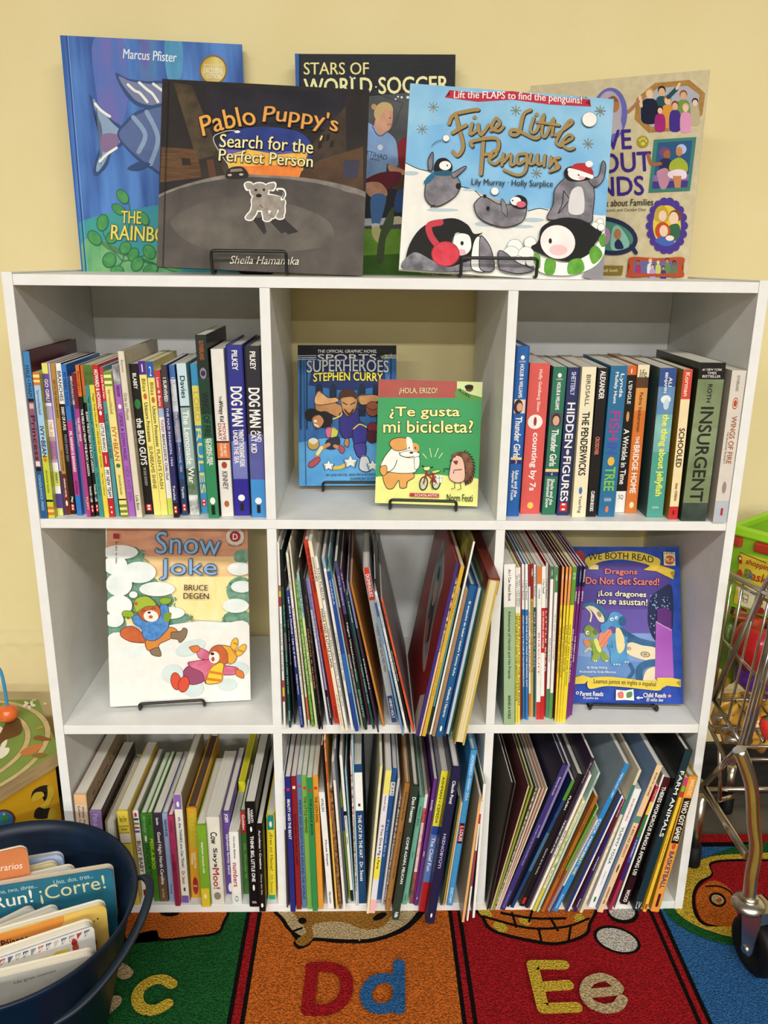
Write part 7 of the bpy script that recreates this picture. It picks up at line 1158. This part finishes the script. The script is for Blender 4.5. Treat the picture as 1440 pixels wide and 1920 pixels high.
for i in range(1, 8):
    d = Vector((BW*i/8, 0, 0)); rod(m, [X(1337, 1312)+d, X(1388, 1392)+d], .0019); rod(m, [X(1388, 1392)+d, X(1440, 1200)+d, rimB+d], .0019)
rod(m, [rimB, far(rimB)], .004); rod(m, [X(1462, 1060), far(X(1462, 1060))], .007)
for i in range(3):
    p = X(1338+i*12, 1345+i*21); m.tube([CI @ p, CI @ (p+Vector((.035, 0, 0)))], .006, CHR, 8)
m.build('basket_floor', cart)
m = MB(); L1 = [at(1386, 1405, 1, -.095), at(1408, 1470, 1, -.10), at(1413, 1544, 1, -.103), at(1417, 1592, 1, -.105), at(1409, 1640, 1, -.108), at(1404, 1690, 1, -.110)]
m.tube([CI @ Vector(p) for p in spline([tuple(p) for p in L1], False, 6)], .0088, CHR, 14); m.build('front_leg', cart)
m = MB(); L2 = [Vector((p.x+.17, p.y, p.z)) for p in L1]; m.tube([CI @ Vector(p) for p in spline([tuple(p) for p in L2], False, 6)], .0088, CHR, 14); m.build('front_leg', cart)
def rearleg(px0, py0, px1, py1, y):
    a, b = at(px0, py0, 1, y), at(px1, py1, 1, y); b = Vector((a.x, a.y, 0))
    m = MB(); m.tube([CI @ Vector((a.x, a.y, a.z)), CI @ Vector((a.x, a.y, .03))], .0078, CHR, 14); g = m.build('rear_leg', cart)
    m = MB(); m.lathe([(.0, .0), (.0115, .0), (.012, .004), (.0112, .036), (.0, .036)], BLKR, 20, CI @ Vector((a.x, a.y, 0))); m.build('rubber_foot', g)
rearleg(1316, 1492, 1312, 1612, .098); rearleg(1373, 1436, 1369, 1478, .235)
m = MB(); rod(m, [at(1312, 1465, 1, .094), at(1400, 1606, 1, -.1)], .0055); rod(m, [at(1349, 1398, 1, .06), at(1350, 1500, 1, .06)], .003); rod(m, [at(1350, 1500, 1, .06), at(1392, 1488, 1, .235)], .0035)
a_ = at(1312, 1480, 1, .098); rod(m, [a_, a_+Vector((.2, 0, 0))], .0035); rod(m, [a_, at(1385, 1404, 1, -.09)], .0045); m.build('brace', cart)
# caster
wc = at(1416, 1779, 1, -.112); wc.z = .041; wl = CI @ wc; top = CI @ at(1404, 1690, 1, -.110)
cas = MB(); cas.lathe([(0, .004), (.013, .004), (.021, .0), (.0225, -.004), (.0205, -.009), (0, -.010)], STEEL, 28, (top.x, top.y, top.z)); cas.lathe([(0, .010), (.0105, .010), (.0125, .003), (0, .003)], STEEL, 24, (top.x, top.y, top.z))
fx = .0135
yaw_ = .25
def cw(p): return Matrix.Translation(wl) @ Matrix.Rotation(yaw_, 4, 'Z') @ Vector(p)
tz = top.z-.006-wl.z; ty = (top.y-wl.y)
for s in (-1, 1):
    q = [(-.017, tz), (.019, tz), (.020, tz-.012), (.009, -.004), (.004, -.012), (-.006, -.011), (-.011, -.002)]
    A1 = [cas.bm.verts.new(cw((s*fx, y, z))) for y, z in q]; B1 = [cas.bm.verts.new(cw((s*(fx+.0022), y, z))) for y, z in q]; k = cas.mi(STEEL)
    for i in range(len(q)):
        j = (i+1) % len(q); cas.bm.faces.new((A1[i], A1[j], B1[j], B1[i])).material_index = k
    cas.bm.faces.new(A1[::-1]).material_index = k; cas.bm.faces.new(B1).material_index = k
fr_ = [cas.bm.verts.new(cw(p)) for p in ((-fx-.0022, -.017, tz), (fx+.0022, -.017, tz), (fx+.0022, .019, tz), (-fx-.0022, .019, tz))]; f = cas.bm.faces.new(fr_); f.material_index = cas.mi(STEEL)
fr_ = [cas.bm.verts.new(cw(p)) for p in ((-fx-.0022, -.017, tz+.004), (-fx-.0022, -.0175, tz-.014), (fx+.0022, -.0175, tz-.014), (fx+.0022, -.017, tz+.004))]; f = cas.bm.faces.new(fr_); f.material_index = cas.mi(STEEL)
cas.tube([cw((-fx-.006, 0, -.003)), cw((fx+.006, 0, -.003))], .0055, STEEL, 12)
co = cas.build('caster_fork', cart, True)
wm = MB(); wm.lathe([(.0, -.009), (.018, -.009), (.0185, -.0105), (.034, -.0115), (.039, -.009), (.0408, -.004), (.0408, .004), (.039, .009), (.034, .0115), (.0185, .0105), (.018, .009), (.0, .009)], BLKR, 48, (0, 0, 0), 'x')
wo = wm.build('wheel', co); wo.matrix_local = Matrix.Translation(wl) @ Matrix.Rotation(yaw_, 4, 'Z')
wm = MB()

# toys in the cart
def toy(name, label, cat, loc, fn, group='toy groceries in the cart'):
    r = tag(empty(name, Matrix.Translation(loc)), label, cat, group); fn(r); return r
def pl(h, h2=None): return M(h, h2, scale=16, rough=.28, spec=.5, coat=.3)
def apple(r):
    m = MB(); m.lathe([(.0, -.030), (.014, -.034), (.030, -.026), (.040, -.004), (.042, .012), (.034, .031), (.018, .037), (.007, .033), (.0, .028)], pl('#c21f22', '#b5181c'), 40); m.build('fruit', r)
    m = MB(); m.tube([(0, 0, .028), (.002, 0, .038), (.006, 0, .046)], [.003, .0024, .003], pl('#4a3218'), 8); m.build('stem', r)
p = at(1430, 1216, 0, .533); toy('toy_tomato', 'big shiny red plastic tomato in the cart', 'toy vegetable', p, apple)
def eggp(r):
    m = MB(); m.lathe([(.0, -.078), (.016, -.074), (.026, -.055), (.027, -.02), (.022, .02), (.015, .05), (.0, .062)], pl('#5a2a8c', '#4f2480'), 32, (0, 0, 0), 'x'); m.build('body', r)
    m = MB(); m.lathe([(.0, .058), (.016, .050), (.013, .062), (.006, .068), (.004, .082), (.0, .083)], pl('#3f7a34'), 14, (0, 0, 0), 'x'); m.build('stem_cap', r)
e = toy('toy_eggplant', 'purple plastic eggplant lying under the red tomato in the cart', 'toy vegetable', at(1398, 1282, 0, .522)+Vector((.06, -.01, 0)), eggp); e.rotation_euler = (0, .22, -.35)
def bread(r):
    m = MB(); m.lathe([(.0, -.03), (.02, -.032), (.036, -.024), (.043, -.004), (.040, .018), (.026, .030), (.0, .031)], pl('#dba63c', '#cf9832'), 36)
    for k in range(9):
        a = k*PI*2/9; m.tube([(0.036*math.cos(a), .036*math.sin(a), -.026), (.0445*math.cos(a), .0445*math.sin(a), -.003), (.040*math.cos(a), .040*math.sin(a), .02), (.02*math.cos(a), .02*math.sin(a), .033)], [.006, .0075, .007, .004], pl('#e2b048', '#d6a03a'), 8)
    m.build('body', r); m = MB(); m.tube([(0, 0, .03), (.003, 0, .042)], .005, pl('#6a7a2c'), 8); m.build('stem', r)
toy('toy_pumpkin', 'yellow-orange ribbed plastic pumpkin under the purple eggplant in the cart', 'toy vegetable', at(1402, 1352, 0, .537), bread)
def straw(r):
    m = MB(); m.lathe([(0, -.018), (.008, -.012), (.014, .004), (.012, .013), (0, .015)], pl('#d8302a'), 20); m.build('fruit', r); m = MB(); m.lathe([(0, .013), (.011, .011), (.006, .016), (.002, .021), (0, .021)], pl('#3f8a34'), 8); m.build('stem_cap', r)
toy('toy_strawberry', 'small red plastic strawberry beside the pumpkin in the cart', 'toy fruit', at(1443, 1366, 0, .515), straw)
def pear(r):
    m = MB(); m.lathe([(0, -.055), (.020, -.053), (.031, -.036), (.034, -.012), (.027, .016), (.019, .036), (.014, .050), (0, .056)], pl('#6f9a2a', '#648e24'), 32); m.build('fruit', r); m = MB(); m.tube([(0, 0, .053), (.003, 0, .068)], .0025, pl('#4a3218'), 8); m.build('stem', r)
toy('toy_pear', 'green plastic pear at the back left of the cart', 'toy fruit', at(1362, 1212, 0, .525), pear)
def yel(r):
    m = MB(); m.ball((0, 0, 0), .02, pl('#dcc24a'), (1, .8, 1.25)); m.build('fruit', r); m = MB(); m.ball((0, 0, .024), .004, pl('#c9ae3a')); m.build('tip', r)
toy('toy_lemon', 'small yellow plastic lemon below the pear in the cart', 'toy fruit', at(1348, 1264, 0, .512), yel)
def carrot(r):
    m = MB(); m.lathe([(0, -.06), (.006, -.05), (.013, 0), (.017, .045), (.010, .054), (0, .055)], pl('#b84a20'), 20, (0, 0, 0), 'x'); m.build('root', r); m = MB(); m.lathe([(0, .052), (.006, .054), (.011, .085), (0, .088)], pl('#3f7a34'), 8, (0, 0, 0), 'x'); m.build('leaf_tuft', r)
c_ = toy('toy_carrot', 'orange-brown plastic carrot behind the tomato under the green basket', 'toy vegetable', at(1400, 1172, 0, .53)+Vector((.04, 0, 0)), carrot); c_.rotation_euler = (0, .15, -.2)

# green play basket standing in the cart, turned towards the room
LIME, LIM2 = M('#9bd327', '#92c922', scale=14, rough=.35, spec=.5), M('#86b82a', '#7cae26', scale=14, rough=.4)
PSI = math.radians(38); gn_ = Vector((-math.cos(PSI), -math.sin(PSI), 0)); gu = Vector((math.sin(PSI), -math.cos(PSI), 0))
gtl = at(1374, 990, 0, .512); H_b = .118; hw_ = .105; WB = .15
z0_ = gtl.z-H_b; gmid = gtl+gu*hw_
gb = tag(empty('play_basket', Matrix.Translation((gmid.x, gmid.y, z0_)) @ Matrix.Rotation(PSI, 4, 'Z')), 'lime green plastic play basket with a yellow label, standing in the cart', 'toy basket')
def gp(px, py):
    p = onplane(px, py, gtl, gn_); return ((p-gtl).dot(gu), p.z-z0_)      # distance along the face from its left end, height
m = MB()
def wallp(q):
    k = [Vector(v) for v in q]; n = (k[1]-k[0]).cross(k[3]-k[0]).normalized()*.003
    m.face(k, LIM2); m.face([v-n for v in k[::-1]], LIM2)
    for i in range(4): m.face([k[i-1], k[i-1]-n, k[i]-n, k[i]], LIM2)
b_ = .008
wallp([(0, -hw_+b_, 0), (0, -hw_, H_b), (0, hw_, H_b), (0, hw_-b_, 0)][::-1])
wallp([(WB-b_, -hw_+b_, 0), (WB, -hw_, H_b), (WB, hw_, H_b), (WB-b_, hw_-b_, 0)])
wallp([(0, -hw_+b_, 0), (WB-b_, -hw_+b_, 0), (WB, -hw_, H_b), (0, -hw_, H_b)])
wallp([(0, hw_-b_, 0), (WB-b_, hw_-b_, 0), (WB, hw_, H_b), (0, hw_, H_b)][::-1])
m.box(0, WB-b_, -hw_+b_, hw_-b_, 0, .003, LIM2)
GA = Art(m, gp, lambda x, z, q: (-q, hw_-x, z), 2*hw_, H_b, base=3e-4); GA.STEP = 6e-5; GA.frame(1300, 980, .1354)
hole_shade = M('#1f6a34', '#1a5c2c', rough=.5)  # dark green painted for the shaded inside behind the leaf-shaped openings
for q in ([(630, 400), (640, 330), (700, 270), (745, 255), (735, 320), (680, 390), (640, 420)], [(770, 430), (790, 370), (840, 300), (875, 300), (865, 360), (820, 430), (790, 440)], [(905, 470), (920, 410), (970, 360), (1030, 355), (1020, 420), (970, 480), (930, 500)], [(1080, 480), (1100, 420), (1150, 380), (1200, 390), (1180, 450), (1120, 500)], [(570, 620), (575, 540), (585, 470), (605, 480), (600, 540), (590, 600)], [(560, 1140), (565, 1080), (580, 1030), (600, 1060), (590, 1130)]): GA.B(hole_shade, *q)
for q in ([(600, 400), (690, 230), (760, 170), (830, 180), (860, 250)], [(1020, 330), (1060, 280), (1120, 260)]): GA.L(LIME, 30, q)
m.build('basket_body', gb)
m = MB(); m.box(-.006, WB+.006, -hw_-.006, -hw_+.004, H_b-.006, H_b+.005, LIME, .002); m.box(-.006, WB+.006, hw_-.004, hw_+.006, H_b-.006, H_b+.005, LIME, .002); m.box(-.008, .004, -hw_-.006, hw_+.006, H_b-.007, H_b+.006, LIME, .002); m.box(WB-.004, WB+.006, -hw_-.006, hw_+.006, H_b-.006, H_b+.005, LIME, .002); m.build('rim', gb)
RC = pl('#b3321f', '#a82c1a')
for a, b in ((1368, 1396), (1421, 1458)):
    m = MB(); ya, yb = hw_-gp(a, 1003)[0], hw_-gp(b, 1012)[0]
    m.box(-.009, -.001, min(ya, yb), max(ya, yb), H_b-.024, H_b-.009, RC, .003); m.build('clip', gb)
m = MB(); ya, yb = hw_-gp(1385, 1080)[0], hw_-gp(1490, 1100)[0]; za, zb_ = gp(1388, 1034)[1], gp(1388, 1133)[1]
YL = M('#d9c23c', '#d2b934', scale=20, rough=.4)
zb_ = max(zb_, .006); yb = max(yb, -hw_+.012)
m.box(-.0042, -.0025, min(ya, yb), max(ya, yb), zb_, za, YL, .0004)
LA = Art(m, gp, lambda x, z, q: (-.0042-q, hw_-x, z), 2*hw_-.014, H_b, base=2e-4); LA.STEP = 5e-5; LA.frame(1300, 980, .1354)
LA.P('#efe6c0', (640, 830), (1030, 990), (1030, 1260), (690, 1140), (640, 1100))
LA.T('shopping', '#b0382c', 930, 590, 370, 95, 18, 0, .06); LA.T('Basket', '#b0382c', 960, 760, 450, 120, 18, 0, .06); LA.T('B', '#4a9a4a', 757, 690, 62, 120, 18, 0, .06); LA.T('a', '#2a7aa8', 822, 722, 52, 85, 18, 0, .06)
LA.E('#b83a2c', 672, 700, 34, 66); LA.P('#a8342a', (655, 440), (700, 455), (700, 560), (655, 545)); LA.P('#efe6c0', (665, 465), (690, 474), (690, 505), (665, 497)); LA.L('#3a2a1a', 9, [(680, 400), (1034, 545)], False); LA.L(K_, 7, [(710, 960), (790, 1000), (770, 1100), (720, 1080), (710, 960)], False); LA.L(K_, 6, [(705, 1030), (780, 1060)], False); LA.P('#8a1f20', (690, 1150), (760, 1190), (780, 1240), (690, 1210)); LA.B('#b8322c', (880, 1190), (950, 1150), (1010, 1200), (990, 1250), (900, 1230)); LA.E('#d8903a', 960, 1100, 36, 40); LA.E('#3a2a1a', 740, 800, 18, 24); LA.E('#3a2a1a', 810, 830, 20, 26); LA.E('#3a2a1a', 910, 880, 20, 34)
m.build('label', gb)
